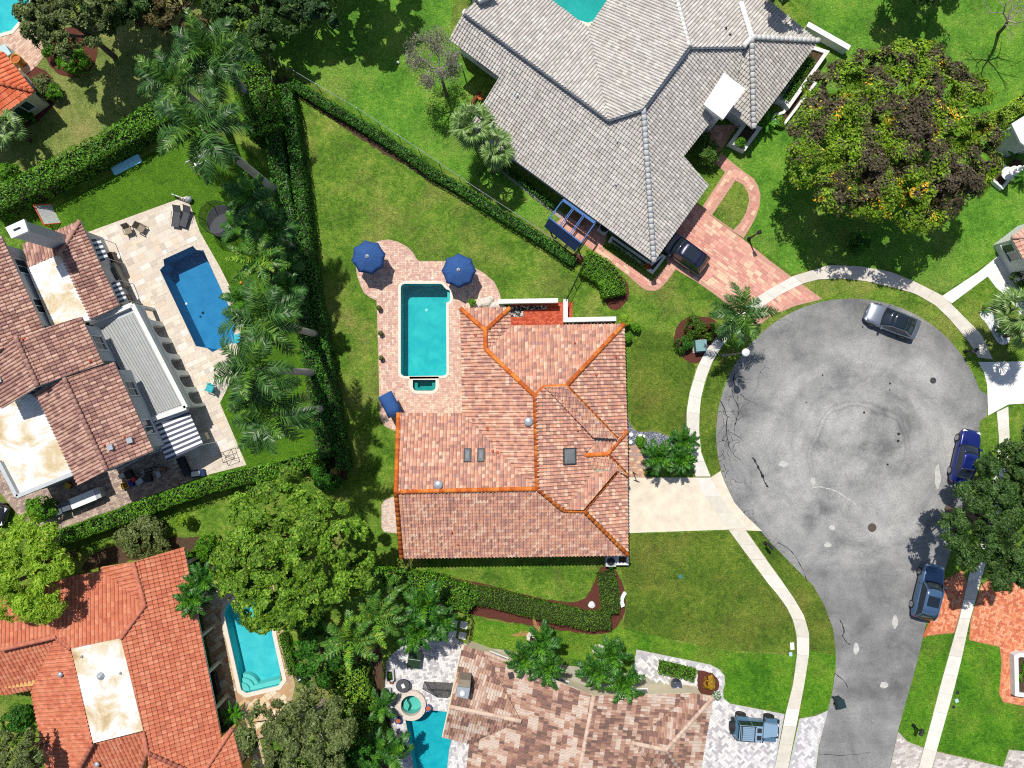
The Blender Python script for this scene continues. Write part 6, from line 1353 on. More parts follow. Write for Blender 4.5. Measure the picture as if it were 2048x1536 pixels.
def car(label, front, rear, body_mat, kind='sedan', W=1.84, Hh=1.45, roof_mat=None, sunroof=False, name='parked_car', Lmin=4.5):
    f, r = P(*front, .8), P(*rear, .8); L = max((f - r).length, Lmin); d = (f - r).normalized(); c = f - d * (L / 2)
    t = thing(name, label, 'car', (c.x, c.y, .012), math.atan2(d.y, d.x)); X = L / 2; w = W / 2
    suv = kind == 'suv'; zb = .98 if suv else .86
    st = [(-1.0, .80, .62, .66), (-.965, .90, .80, .86), (-.80, .97, zb, zb + .03), (-.45, 1.0, zb, zb + .02), (0, 1.0, zb - .02, zb), (.38, .99, zb - .04, zb + .02), (.60, .97, zb - .10, zb - .02), (.82, .93, zb - .17, zb - .10), (.955, .80, zb - .30, zb - .24), (1.0, .62, zb - .40, zb - .36)]
    rows = []
    for x, kw, zs, zt in st:
        ww = w * kw; zl = .22 if abs(x) < .9 else .34
        half = [(ww * .90, zl), (ww * .985, zl + .12), (ww, .55 * zs + .1), (ww * .965, zs), (ww * .86, zt - .0), (ww * .45, zt + .025), (0, zt + .035)]
        ring = [(x * X, -y, z) for y, z in half] + [(x * X, y, z) for y, z in half[-2::-1]]; rows.append(ring)
    vs, fs = grid_mesh(rows, True); n = len(rows[0]); fs.append(tuple(range(n))[::-1]); fs.append(tuple((len(rows) - 1) * n + k for k in range(n)))
    fs = [f_[::-1] for f_ in fs]; m = MB(); m.add(vs, fs); subsurf(m.obj('body', body_mat, t, True, True))
    # greenhouse
    xs = dict(sedan=(.40, .10, -.42, -.80), suv=(.36, .14, -.74, -.95))[kind]; zr = Hh; wb, wt = w * .88, w * .70; zg = zb + .01
    def ringat(x0, x1, y0, y1, z0, z1, k): return (x0 + (x1 - x0) * k, y0 + (y1 - y0) * k, z0 + (z1 - z0) * k)
    A_, B_, C_, D_ = [x * X for x in xs]
    def pane(pts, nm, mat, sm=True):
        m = MB(); v, fcs = grid_mesh(pts); m.add(v, [q[::-1] for q in fcs]); o = m.obj(nm, mat, t, True, sm); so = o.modifiers.new('thick', 'SOLIDIFY'); so.thickness = .02; so.offset = -1; return o
    K = 6
    bow = lambda s: .10 * (1 - s * s)
    front_lo = [(A_ + bow(s) * 1.6, wb * s, zg) for s in [-1 + 2 * i / K for i in range(K + 1)]]; front_hi = [(B_ + bow(s), wt * s, zr - .05 - .02 * s * s) for s in [-1 + 2 * i / K for i in range(K + 1)]]
    rear_hi = [(C_ - bow(s) * .7, wt * .96 * s, zr - .06 - .02 * s * s) for s in [-1 + 2 * i / K for i in range(K + 1)]]; rear_lo = [(D_ - bow(s), wb * .92 * s, zg - (.02 if not suv else -.02)) for s in [-1 + 2 * i / K for i in range(K + 1)]]
    lerp3 = lambda a, b, k: tuple(a[j] + (b[j] - a[j]) * k for j in range(3))
    pane([[lerp3(a, b, k / 3) for a, b in zip(front_lo, front_hi)] for k in range(4)], 'windshield', M_CGLASS)
    pane([[lerp3(a, b, k / 3) for a, b in zip(rear_hi, rear_lo)] for k in range(4)], 'rear_window', M_CGLASS)
    rows = []
    for k in range(5):
        q = k / 4; rows.append([(lambda p: (p[0], p[1], p[2] + .035 * math.sin(math.pi * (q * .8 + .1))))(lerp3(a, b, q)) for a, b in zip(front_hi, rear_hi)])
    pane(rows, 'roof_panel', roof_mat or body_mat)
    for s in (0, -1):
        sg = -1 if s == 0 else 1
        pane([[front_lo[s], front_hi[s]], [lerp3(front_lo[s], rear_lo[s], .5), lerp3(front_hi[s], rear_hi[s], .5)], [rear_lo[s], rear_hi[s]]][::sg], 'side_window', M_CGLASS, False)
        m = MB(); m.tube([front_lo[s], front_hi[s]], .04, 5); m.obj('pillar', body_mat, t, True); m = MB(); m.tube([front_hi[s], rear_hi[s]], .045, 5); m.obj('roof_rail', body_mat, t, True)
        m = MB(); m.tube([rear_lo[s], rear_hi[s]], .05, 5); m.obj('pillar', body_mat, t, True)
        m = MB(); y = sg * w; mm = Vector((A_ - .12, y * 1.03, zg + .03)); m.box(mm, (.14, .22, .13), 0); m.obj('mirror', body_mat, t, True)
        m = MB(); m.box((X * .905, sg * w * .60, zb - .245), (.22, .34, .10), sg * -.35); m.obj('headlight', M_LAMP, t, True); m = MB(); m.box((-X * .955, sg * w * .66, zb - .19), (.10, .36, .12), sg * .2); m.obj('tail_light', M_TAIL, t, True)
        for xx in (.62, -.60):
            m = MB(); R = .34
            prof = [(.10, -.11), (R * .72, -.11), (R, -.08), (R, .08), (R * .72, .11), (.10, .11)]
            cx = xx * X; n = 18; vs = []; fs = []
            for i in range(n):
                a = 2 * math.pi * i / n
                for rr, yy in prof: vs.append((cx + rr * math.cos(a), sg * (w - .09) + yy, R + rr * math.sin(a)))
            for i in range(n):
                j = (i + 1) % n
                for q in range(5): fs.append((i * 6 + q, j * 6 + q, j * 6 + q + 1, i * 6 + q + 1))
            m.add(vs, fs); wh = m.obj('wheel', M_TYRE, t, True)
            m = MB(); m.tube([(cx, sg * (w - .14), R), (cx, sg * (w + .025), R)], R * .70, 14); m.obj('rim', M_RIM, wh, True)
    if sunroof: m = MB(); m.box(((B_ * .55 + C_ * .45), 0, zr - .012), (abs(B_ - C_) * .42, W * .50, .05)); m.obj('sunroof', M_CGLASS, t, True)
    m = MB(); m.box((X * .985, 0, zb - .38), (.06, W * .5, .14)); m.obj('grille', M_BLACK, t, True)
    return t
car('silver sedan with dark glass roof parked against the curve of the cul de sac', (1736, 621), (1833, 659), paint('silver_paint', (.24, .27, .32), .7, .3), 'sedan', 1.86, 1.44, M_CGLASS)
car('deep blue sedan parked half under the live oak', (1947, 860), (1922, 968), paint('deep_blue_paint', (.008, .018, .15)), 'sedan', 1.8, 1.42)
car('steel blue wagon with dark sunroof parked beside the brick driveway', (1872, 1130), (1846, 1238), paint('steel_blue_paint', (.07, .14, .25), .4), 'suv', 1.9, 1.62, None, True)
car('dark navy utility car with sunroof parked under the tip of the grey roof', (1321, 470), (1406, 531), paint('navy_paint', (.018, .020, .048)), 'suv', 1.9, 1.7, None, True)
def jeep():
    f, r = P(1556, 1460, .9), P(1470, 1454, .9); d = (f - r).normalized(); c = f - d * 1.86; t = thing('off_road_vehicle', 'slate blue open off road vehicle with roof rack and big tyres on the shell driveway', 'off-roader', (c.x, c.y, .03), math.atan2(d.y, d.x))
    bl = paint('slate_blue_paint', (.08, .17, .26), .2, .35); lt = paint('pale_blue_roof', (.22, .34, .46), .1, .45)
    m = MB(); m.prism([(-1.75, -.72), (.55, -.74), (.6, -.70), (.6, .70), (.55, .74), (-1.75, .72)], .55, 1.12); m.obj('tub', bl, t, True)
    m = MB(); v = [(.60, -.68, .62), (1.82, -.55, .62), (1.82, .55, .62), (.60, .68, .62), (.60, -.62, 1.14), (1.78, -.46, 1.06), (1.78, .46, 1.06), (.60, .62, 1.14)]; m.add(v, [(3, 2, 1, 0), (4, 5, 6, 7), (0, 1, 5, 4), (1, 2, 6, 5), (2, 3, 7, 6), (3, 0, 4, 7)]); m.obj('hood', lt, t, True)
    m = MB(); m.prism([(-1.62, -.62), (.22, -.62), (.22, .62), (-1.62, .62)], 1.80, 1.86); ro = m.obj('roof_panel', lt, t, True)
    for sg in (-1, 1): m = MB(); m.box((-.02, sg * .3, 1.875), (.36, .36, .03)); m.obj('hatch', M_BLACK, ro, True)
    m = MB()
    for x in (-1.55, -1.42, -.40): m.box((x, 0, 1.95), (.05, 1.2, .05))
    for y in (-.6, .6): m.box((-.95, y, 1.95), (1.3, .04, .05))
    for y in [-.45 + .15 * i for i in range(7)]: m.box((-.95, y, 1.915), (1.2, .012, .012))
    m.obj('roof_rack', M_BLACK, t, True)
    for sg in (-1, 1):
        m = MB(); m.tube([(.58, sg * .66, 1.12), (.24, sg * .60, 1.82)], .045, 6); m.tube([(-1.62, sg * .68, 1.12), (-1.60, sg * .60, 1.82)], .045, 6); m.tube([(-.55, sg * .68, 1.12), (-.55, sg * .60, 1.82)], .04, 6); m.obj('pillar', bl, t, True)
        m = MB(); m.add([(.5, sg * .69, 1.14), (-1.6, sg * .69, 1.14), (-1.58, sg * .61, 1.79), (.26, sg * .61, 1.79)], [(0, 1, 2, 3)]); m.obj('side_window', M_CGLASS, t, True)
        for x in (1.22, -1.12):
            m = MB(); m.box((x, sg * .78, .98), (.95, .30, .07)); m.box((x + .44, sg * .78, .86), (.07, .30, .26)); m.box((x - .44, sg * .78, .86), (.07, .30, .26)); m.obj('fender', bl, t, True)
            m = MB(); m.tube([(x, sg * .66, .42), (x, sg * .96, .42)], .42, 16); wh = m.obj('wheel', M_TYRE, t, True); m = MB(); m.tube([(x, sg * .9, .42), (x, sg * .985, .42)], .22, 12); m.obj('rim', M_BLACK, wh, True)
        m = MB(); m.box((.52, sg * .86, 1.2), (.1, .2, .16)); m.obj('mirror', M_BLACK, t, True); m = MB(); m.tube([(1.78, sg * .38, .86), (1.86, sg * .38, .86)], .11, 10); m.obj('headlight', M_LAMP, t, True)
    m = MB(); m.add([(.58, -.60, 1.13), (.58, .60, 1.13), (.25, .56, 1.80), (.25, -.56, 1.80)], [(0, 1, 2, 3)]); m.obj('windshield', M_CGLASS, t, True)
    m = MB(); m.tube([(-1.80, .12, .98), (-2.06, .12, .98)], .40, 16); sp = m.obj('spare_wheel', M_TYRE, t, True); m = MB(); m.tube([(-2.0, .12, .98), (-2.08, .12, .98)], .2, 12); m.obj('rim', M_BLACK, sp, True)
    m = MB(); m.box((1.92, 0, .66), (.16, 1.5, .16)); m.obj('bumper', M_BLACK, t, True); m = MB(); m.box((-1.84, 0, .62), (.16, 1.4, .14)); m.obj('bumper', M_BLACK, t, True)
jeep()
# ------------------------------------------------------------------ garden and street things
M_NAVY = plain('navy_canvas', A(56, 94, 154), .85, 0, .2, .07, 4); M_STEEL = plain('dark_steel', A(44, 46, 50), .5, .4); M_WOOD = plain('weathered_wood', A(150, 112, 80), .85, 0, .2, .2, 8); M_WICKER = plain('grey_wicker', A(160, 146, 128), .9, 0, .2, .2, 12)
M_SLING = plain('grey_sling', A(86, 88, 92), .8, 0, .2, .1, 9); M_TEAL = plain('teal_plastic', A(40, 178, 190), .5); M_STONE = plain('pale_rock', A(226, 216, 204), .9, 0, .2, .22, 5, .4); M_CLAY = plain('terracotta_pot', A(196, 110, 66), .8, 0, .2, .12)
def umbrella(label, px, py, tilt=0.0, R=1.42, n=8, rot=.2):
    c = P(px, py, 2.45); t = thing('patio_umbrella', label, 'umbrella', (c.x, c.y, .03), rot, 'navy umbrellas on the pool deck')
    m = MB(); m.lathe([(.30, 0), (.30, .05), (.06, .08), (.05, .35)], (0, 0, 0), 14); m.obj('base', M_STEEL, t, True); m = MB(); m.tube([(0, 0, .05), (0, 0, 2.62)], .024, 8); m.obj('pole', M_STEEL, t, True)
    for k in range(n):
        a, b = 2 * math.pi * k / n, 2 * math.pi * (k + 1) / n; top = Vector((0, 0, 2.56)); rows = []
        for i in range(5):
            q = .06 + .94 * i / 4; z = 2.56 - .52 * q ** 1.25; row = []
            for j in range(5):
                s = j / 4; p = Vector((math.cos(a), math.sin(a), 0)).lerp(Vector((math.cos(b), math.sin(b), 0)), s) * (R * q); sag = .05 * q * math.sin(math.pi * s); p *= 1 - .045 * q * math.sin(math.pi * s); row.append((p.x, p.y, z - sag))
            rows.append(row)
        vs, fs = grid_mesh(rows); m = MB(); m.col = jit((1, 1, 1), .04); m.add(vs, fs); o = m.obj('canopy_panel', M_NAVY, t, True, True); so = o.modifiers.new('thick', 'SOLIDIFY'); so.thickness = .012
        m = MB(); m.tube([(0, 0, 2.53), (R * .985 * math.cos(a), R * .985 * math.sin(a), 2.02)], .012, 5); m.obj('rib', M_STEEL, t, True)
    m = MB(); m.lathe([(.16, 2.52), (.15, 2.60), (.03, 2.66), (.03, 2.74), (.0, 2.76)], (0, 0, 0), 12); m.obj('finial', M_METAL, t, True)
umbrella('navy patio umbrella on the round lobe of the pool deck', 735, 513); umbrella('navy patio umbrella beside the notched corner of the teal pool', 917, 540, rot=.0)
# daybed with navy sunshade
c = P(780, 809, 1.7); t = thing('shade_lounger', 'navy canopied garden swing at the corner of the pool deck', 'garden swing', (c.x, c.y, .03), RAD(-62))
for sx in (-.78, .78):
    m = MB(); m.tube([(sx, -.5, 0), (sx, -.05, 1.72)], .03, 6); m.tube([(sx, .5, 0), (sx, .05, 1.72)], .03, 6); m.obj('leg', M_STEEL, t, True)
rows = [[(x, y, 1.86 - .22 * (y / .62) ** 2) for x in (-.95, -.32, .32, .95)] for y in (-.62, -.3, 0, .3, .62)]
vs, fs = grid_mesh(rows); m = MB(); m.add(vs, [f[::-1] for f in fs]); o = m.obj('canopy', M_NAVY, t, True, True); so = o.modifiers.new('thick', 'SOLIDIFY'); so.thickness = .02
m = MB(); m.box((0, 0, .5), (1.4, .5, .1)); m.obj('seat', M_SLING, t, True); m = MB(); m.box((0, .26, .75), (1.4, .08, .45)); m.obj('backrest', M_SLING, t, True)
# flower pots by the pool
for x, y, lb in ((760, 617, 'nearest the notched pool corner'), (763, 667, 'halfway along the pool'), (764, 716, 'nearest the canopied swing')):
    c = P(x, y); t = thing('flower_pot', 'brown flower pot on the deck edge ' + lb, 'flower pot', (c.x, c.y, .03), 0, 'flower pots along the pool deck')
    m = MB(); m.lathe([(.12, 0), (.2, .22), (.22, .42), (.18, .44), (.17, .38)], (0, 0, 0), 12); m.obj('pot', plain('brown_glaze', A(120, 82, 44), .5), t, True)
    crown_leaves('plant', [(0, 0, .48, .19, .19, .14)], 160, .09, OLIVE, M_LEAF, t)
# rocks by the deck
for i, (x, y, r) in enumerate(((972, 606, .55), (955, 610, .35), (990, 611, .4), (1003, 613, .3), (980, 598, .3))):
    c = P(x, y); bm = bmesh.new(); bmesh.ops.create_icosphere(bm, subdivisions=2, radius=r)
    for v in bm.verts: k = 1 + .35 * noise.noise(v.co * 2.2 + Vector((i * 5, 0, 0))); v.co = Vector((v.co.x * k * 1.2, v.co.y * k * .8, v.co.z * k * .55))
    me = bpy.data.meshes.new('rock'); bm.to_mesh(me); bm.free(); me.materials.append(M_STONE); me.color_attributes.new('Col', 'FLOAT_COLOR', 'POINT').data.foreach_set('color', np.ones(len(me.vertices) * 4, np.float32))
    o = link('rock', me, mw=Matrix.Translation((c.x, c.y, r * .25))); tag(o, 'pale weathered rock in the pile between pool deck and courtyard wall', 'rock', 'rocks beside the pool deck')
# street lamp
def lamp(label, base, h, head, arm=None):
    b = P(*base); t = thing('street_lamp', label, 'street lamp', (b.x, b.y, 0)); m = MB(); m.tube([(0, 0, -.1), (0, 0, h * .5), (0, 0, h - .2)], [.085, .07, .055], 10); m.lathe([(.16, 0), (.14, .3), (.09, .35)], (0, 0, 0), 10); m.obj('pole', head[1], t, True)
    if arm is None:
        m = MB(); m.lathe([(.07, h - .25), (.20, h - .2), (.27, h), (.30, h + .18), (.24, h + .24), (.03, h + .32)], (0, 0, 0), 16); m.obj('lamp_head', head[0], t, True)
    else:
        m = MB(); m.box((0, 0, h), (.24, .24, .3), .3); m.box((0, 0, h + .2), (.32, .32, .08), .3, taper=.4); m.obj('lantern', head[0], t, True)
    return t
lamp('grey street lamp with white round head beside the leaning palm', (1446, 711), 5.6, (M_WHITE, plain('grey_pole', A(150, 150, 150), .6)))
lamp('black lantern post on the lawn edge of the paver driveway', (1497, 478), 2.5, (M_STEEL, M_STEEL), True)
# mailboxes
def mailbox(label, base, rot, h=1.15):
    b = P(*base); t = thing('mailbox', label, 'mailbox', (b.x, b.y, 0), rot); m = MB(); m.box((0, 0, h / 2), (.1, .1, h)); m.box((0, 0, .1), (.24, .24, .2)); m.obj('post', M_STEEL, t, True)
    m = MB(); prof = [(-.12, 0), (.12, 0), (.12, .16)] + [(.12 * math.cos(math.pi * k / 8), .16 + .1 * math.sin(math.pi * k / 8)) for k in range(1, 8)] + [(-.12, .16)]; n = len(prof)
    m.add([(-.28, y, h + z) for y, z in prof] + [(.28, y, h + z) for y, z in prof], [(i, (i + 1) % n, n + (i + 1) % n, n + i) for i in range(n)] + [tuple(range(n))[::-1], tuple(range(n, 2 * n))]); m.obj('box', M_BLACK, t, True)
    m = MB(); m.box((.05, -.14, h + .2), (.05, .02, .22)); m.obj('flag', M_STEEL, t, True)
mailbox('black mailbox on the verge by the white eastern driveway', (1929, 703), .5); mailbox('black mailbox on the verge beside the cream driveway', (1530, 1086), -.9); mailbox('black mailbox on the corner lawn by the eastern sidewalk', (1826, 1450), 1.2)
# wheeled bin
c = P(1672, 1398); t = thing('wheeled_bin', 'dark green wheeled rubbish bin standing on the road edge', 'rubbish bin', (c.x, c.y, .012), .3); M_BIN = plain('dark_green_plastic', A(36, 62, 66), .5)
m = MB(); m.box((0, 0, .52), (.50, .56, .95), taper=1.15); m.obj('bin_body', M_BIN, t, True); m = MB(); m.box((0, 0, 1.03), (.66, .72, .08), taper=.9); m.obj('lid', M_BIN, t, True); m = MB(); m.tube([(-.32, -.3, .95), (-.40, 0, .98), (-.32, .3, .95)], .02, 6); m.obj('handle', M_BLACK, t, True)
for s in (-1, 1): m = MB(); m.tube([(-.24, s * .24, .11), (-.24, s * .32, .11)], .11, 10); m.obj('wheel', M_TYRE, t, True)
# utility box
c = P(1397, 692); t = thing('utility_box', 'pale green utility box in the clipped shrub island', 'utility box', (c.x, c.y, 0), .1); M_UT = plain('utility_green', A(128, 168, 168), .6)
m = MB(); m.box((0, 0, .42), (.85, .85, .84)); m.obj('cabinet', M_UT, t, True); m = MB(); m.box((0, 0, .88), (.95, .95, .08), taper=.96); m.obj('lid', M_UT, t, True); m = MB(); m.box((0, 0, .03), (1.1, 1.1, .1)); m.obj('plinth', M_GREYC, t, True)
def disc(name, label, cat, px, py, r, mat, z=.016, h=.01, group=None):
    c = P(px, py); m = MB(); m.lathe([(r, 0), (r, h), (r * .92, h + .004)], (0, 0, 0), 24); o = link(name, m.mesh(name, mat)); o.location = (c.x, c.y, z); return tag(o, label, cat, group)
M_IRON = plain('cast_iron', A(74, 74, 76), .7, .3, .4, .2, 20); M_RIRON = plain('rusty_iron', A(104, 90, 80), .8, .2, .3, .2, 20)
disc('manhole_cover', 'round dark manhole cover near the white eastern driveway', 'manhole cover', 1866, 761, .26, M_IRON); disc('manhole_cover', 'brown rusty manhole cover in the neck of the road', 'manhole cover', 1744, 1055, .36, M_RIRON)
for i, (x, y, r) in enumerate(((1725, 654, .07), (1780, 767, .08), (1779, 780, .06), (1728, 825, .09), (1797, 868, .12), (1796, 882, .11), (1775, 929, .09), (1645, 750, .07), (1612, 805, .05))): disc('road_marker', 'small dark survey spot on the grey turning circle', 'road marker', x, y, r, M_TAR, .0165, .004, 'dark spots on the turning circle')
def lidbox(label, px, py, w, l, rot, mat, group=None): c = P(px, py); m = MB(); m.box((0, 0, .02), (w, l, .05)); m.box((0, 0, .05), (w * .8, l * .8, .015)); o = link('meter_lid', m.mesh('meter_lid', mat)); o.location = (c.x, c.y, .01); o.rotation_euler = (0, 0, rot); tag(o, label, 'meter lid', group)
M_LIDB = plain('pale_blue_lid', A(190, 220, 226), .6)
lidbox('cream water meter lid beside the bend of the sidewalk', 1584, 1292, .34, .6, .05, M_WCONC); lidbox('pale blue meter lid below the cream water meter lid', 1581, 1308, .26, .34, .05, M_LIDB); lidbox('pale blue meter lid between two dark lids on the corner lawn', 1913, 1401, .28, .3, .3, M_LIDB)
disc('irrigation_lid', 'dark oval lid above the pale blue meter lid on the corner lawn', 'irrigation lid', 1915, 1385, .15, M_BLACK, .006); disc('irrigation_lid', 'dark oval lid below the pale blue meter lid on the corner lawn', 'irrigation lid', 1907, 1414, .14, M_BLACK, .006); disc('irrigation_lid', 'green valve cap in the middle of the southern front lawn', 'valve cap', 1361, 1153, .18, plain('valve_green', A(60, 130, 130), .6), .006, .06)
# tiered fountain
c = P(1996, 353); t = thing('tiered_fountain', 'white tiered fountain standing in a square white basin', 'fountain', (c.x, c.y, 0), RAD(-40))
m = MB(); a = [Vector(p) for p in ((-.85, -.85, 0), (.85, -.85, 0), (.85, .85, 0), (-.85, .85, 0))]
b = offset(a, -.2); m.add([(p.x, p.y, 0) for p in a] + [(p.x, p.y, .45) for p in a] + [(p.x, p.y, .45) for p in b] + [(p.x, p.y, .1) for p in b], [f for i in range(4) for j in [(i + 1) % 4] for f in ((i, j, 4 + j, 4 + i), (4 + i, 4 + j, 8 + j, 8 + i), (8 + i, 8 + j, 12 + j, 12 + i))]); m.obj('basin', M_WHITE, t, True)
m = MB(); m.box((0, 0, .12), (1.36, 1.36, .2)); m.obj('soil', M_SOIL, t, True)
for r, z in ((.56, .95), (.40, 1.7), (.26, 2.3)): m = MB(); m.lathe([(.1, z - .4), (.1, z - .1), (r * .7, z), (r, z + .14), (r * .95, z + .16), (r * .7, z + .06), (.06, z + .05)], (.1, 0, 0), 18); m.obj('bowl', M_WHITE, t, True, True)
m = MB(); m.lathe([(.08, 2.3), (.14, 2.6), (.06, 2.75), (.13, 2.95), (.02, 3.1)], (.1, 0, 0), 12); m.obj('finial', M_WHITE, t, True, True)
# stones and benches in the southern bed
c = P(1246, 1196); t = thing('garden_bench', 'curved white stone bench at the outer bend of the clipped hedge', 'bench', (c.x, c.y, .015), RAD(80)); m = MB()
arc = [(.9 * math.cos(a), .9 * math.sin(a) - .9) for a in [RAD(55 + 70 * i / 8) for i in range(9)]] + [(1.2 * math.cos(a), 1.2 * math.sin(a) - .9) for a in [RAD(125 - 70 * i / 8) for i in range(9)]]
m.prism(arc, .36, .44); m.obj('seat', M_WHITE, t, True)
for x, y in ((-.45, -.02), (.45, -.02)): m = MB(); m.box((x, y, .18), (.16, .26, .37)); m.obj('leg', M_WHITE, t, True)
def rock(label, px, py, r, mat, sq=.6, z=0, group=None, cat='rock', name='rock', seed=0):
    c = P(px, py); bm = bmesh.new(); bmesh.ops.create_icosphere(bm, subdivisions=2, radius=r)
    for v in bm.verts: k = 1 + .3 * noise.noise(v.co * (1.2 / r) + Vector((px, seed, 0))); v.co = Vector((v.co.x * k, v.co.y * k, v.co.z * k * sq))
    me = bpy.data.meshes.new(name); bm.to_mesh(me); bm.free(); me.materials.append(mat); me.color_attributes.new('Col', 'FLOAT_COLOR', 'POINT').data.foreach_set('color', np.ones(len(me.vertices) * 4, np.float32))
    return tag(link(name, me, mw=Matrix.Translation((c.x, c.y, z + r * sq * .4))), label, cat, group)
rock('white ornamental stone in the inner bend of the mulch border', 1183, 1209, .3, M_WHITE)
for i, (x, y, r) in enumerate(((1262, 869, .18), (1281, 872, .2), (1286, 873, .16), (1261, 884, .16))): disc('stepping_stone', 'white round stone in the slate gravel by the entry', 'stepping stone', x, y, r, M_WHITE, .02, .06, 'white stones in the gravel bed')
def husks(label, px, py, n, mat, r, name):
    for i in range(n):
        a = 6.28 * i / n; rock(label, px + r * math.cos(a) + random.uniform(-2, 2), py + r * .8 * math.sin(a), random.uniform(.14, .22), mat, .5, 0, label, 'rock', 'rock', i)
husks('pale rock in the ring around the date palms by the fallen frond', 1063, 1273, 8, M_STONE, 7, 'rock'); husks('pale rock in the ring around the date palms by the shell driveway', 1196, 1300, 9, M_STONE, 9, 'rock')
for (x, y, a, lb) in ((1040, 1268, .1, 'dry brown palm frond lying on the lawn beside the husk ring'), (1076, 1258, 2.0, 'dry brown palm frond lying on the lawn above the husk ring')):
    c = P(x, y); m = MB(); m.col = A(190, 140, 96)
    for k in range(40): s = random.choice((-1, 1)); q = k / 40; m.bar((-.9 + 1.8 * q, 0, .03), (-.7 + 1.9 * q, s * .22 * math.sin(math.pi * q), .02), .03, .01)
    m.bar((-.9, 0, .04), (.9, 0, .04), .05, .02); o = link('fallen_frond', m.mesh('fallen_frond', M_PAVE)); o.location = (c.x, c.y, .01); o.rotation_euler = (0, 0, a); tag(o, lb, 'frond')
c = P(1350, 1364); t = thing('fountain_urn', 'dark blue grey fountain urn beside the low clipped hedge', 'urn', (c.x, c.y, .03)); m = MB(); m.lathe([(.28, 0), (.42, .2), (.46, .5), (.36, .75), (.40, .82), (.34, .84), (.26, .72), (.05, .66)], (0, 0, 0), 18); m.obj('urn_body', plain('blue_grey_glaze', A(78, 86, 104), .25, 0, .6), t, True, True); m = MB(); m.lathe([(.5, 0), (.5, .06)], (0, 0, 0), 16); m.obj('plinth', M_GREYC, t, True)
for i, (x, y) in enumerate(((1361, 1368), (1367, 1372), (1358, 1376), (1366, 1362))): rock('white rock beside the dark fountain urn', x, y, .2, M_WHITE, .6, .02, 'white rocks by the urn')
# fences: posts, rails and wire
def fence(label, pts, h, step, mat, rails=(.95,), wire=True, t_post=.03, pickets=0):
    w = [P(*p) for p in pts]; c = w[0]; t = thing('fence', label, 'fence', (c.x, c.y, 0)); k = 0
    for a, b in zip(w, w[1:]):
        n = max(1, round((b - a).length / step))
        for i in range(n + (1 if b is w[-1] else 0)): p = a.lerp(b, i / n); m = MB(); m.tube([p - Vector((0, 0, .05)), p + Vector((0, 0, h))], t_post, 6); m.obj('post', mat, t)
        for rr in rails: m = MB(); m.tube([a + Vector((0, 0, h * rr)), b + Vector((0, 0, h * rr))], t_post * .75, 5); m.obj('rail', mat, t)
        if pickets:
            n = int((b - a).length / pickets)
            for i in range(n): p = a.lerp(b, (i + .5) / n); m = MB(); m.bar(p, p + Vector((0, 0, h * .97)), .02, .02); m.obj('picket', mat, t)
        if wire:
            m = MB(); L = (b - a).length; n = int(L / .35)
            for i in range(n):
                p, q = a.lerp(b, i / n), a.lerp(b, (i + 1) / n); m.bar(p + Vector((0, 0, .05)), q + Vector((0, 0, h * .93)), .004, .004); m.bar(q + Vector((0, 0, .05)), p + Vector((0, 0, h * .93)), .004, .004)
            m.obj('wire', mat, t)
    return t
M_FENCE = plain('galvanised_fence', A(170, 176, 180), .5, .4); M_FENCED = plain('dark_fence', A(38, 44, 42), .6, .2)
fence('galvanised wire fence running diagonally along the triangular lawn', [(552, 128), (640, 180), (720, 227), (800, 280), (880, 333), (960, 388), (1028, 432), (1100, 480), (1163, 518)], 1.25, 2.6, M_FENCE)
fence('wire fence between the two dark western hedge rows', [(552, 128), (562, 200), (580, 320), (594, 430), (610, 540), (628, 660)], 1.9, 2.6, M_FENCE, (.98,))
fence('black picket gate fence between the courtyard wall and the kidney hedge', [(1130, 604), (1166, 530)], 1.3, 1.6, M_FENCED, (.95, .12), False, .03, .14)
fence('low dark fence beside the fan palms of the grey roofed house', [(955, 352), (985, 325)], 1.3, 1.0, M_FENCED, (.95, .1), False, .025, .15)
fence('dark trellis fence at the lower corner of the orange roofed house', [(820, 1112), (818, 1154)], 1.6, .9, M_FENCED, (.96, .5, .1), False, .03, .16)
fence('weathered driftwood fence beside the stepping stones', [(944, 1235), (936, 1288)], 1.0, .5, M_WOOD, (.9, .5), False, .04)
# stepping stones
for i, (x, y) in enumerate(((907, 1247), (928, 1250), (905, 1267), (925, 1271))): c = P(x, y); m = MB(); m.box((0, 0, .02), (.62, .58, .05)); o = link('stepping_stone', m.mesh('stepping_stone', M_WCONC)); o.location = (c.x, c.y, .015); o.rotation_euler = (0, 0, RAD(-12)); tag(o, 'square pale stepping stone by the driftwood fence', 'stepping stone', 'square stepping stones')
# blue pergola by the grey house
t0 = P(1145, 430); t = thing('pergola', 'bright blue timber pergola over the side patio of the grey roofed house', 'pergola', (t0.x, t0.y, 0)); M_BLUE = plain('blue_paint', A(52, 110, 176), .6); M_NAVYC = plain('navy_curtain', A(26, 52, 98), .85)
c1, c2, c3, c4 = P(1126, 400, 2.5), P(1190, 446, 2.5), P(1162, 486, 2.5), P(1099, 436, 2.5)
for p in (c1, c2, c3, c4): m = MB(); m.bar((p.x, p.y, 0), (p.x, p.y, 2.5), .1, .1); m.obj('post', M_BLUE, t)
for a, b, w in ((c1, c2, .22), (c4, c3, .1), (c1, c4, .08), (c2, c3, .08)): m = MB(); m.bar(a, b, w, .14); m.obj('beam', M_BLUE, t)
for k in (.32, .36, .64, .68): a, b = c1.lerp(c2, k), c4.lerp(c3, k); m = MB(); m.bar(a + Vector((0, 0, .1)), b + Vector((0, 0, .1)), .06, .1); m.obj('rafter', M_BLUE, t)
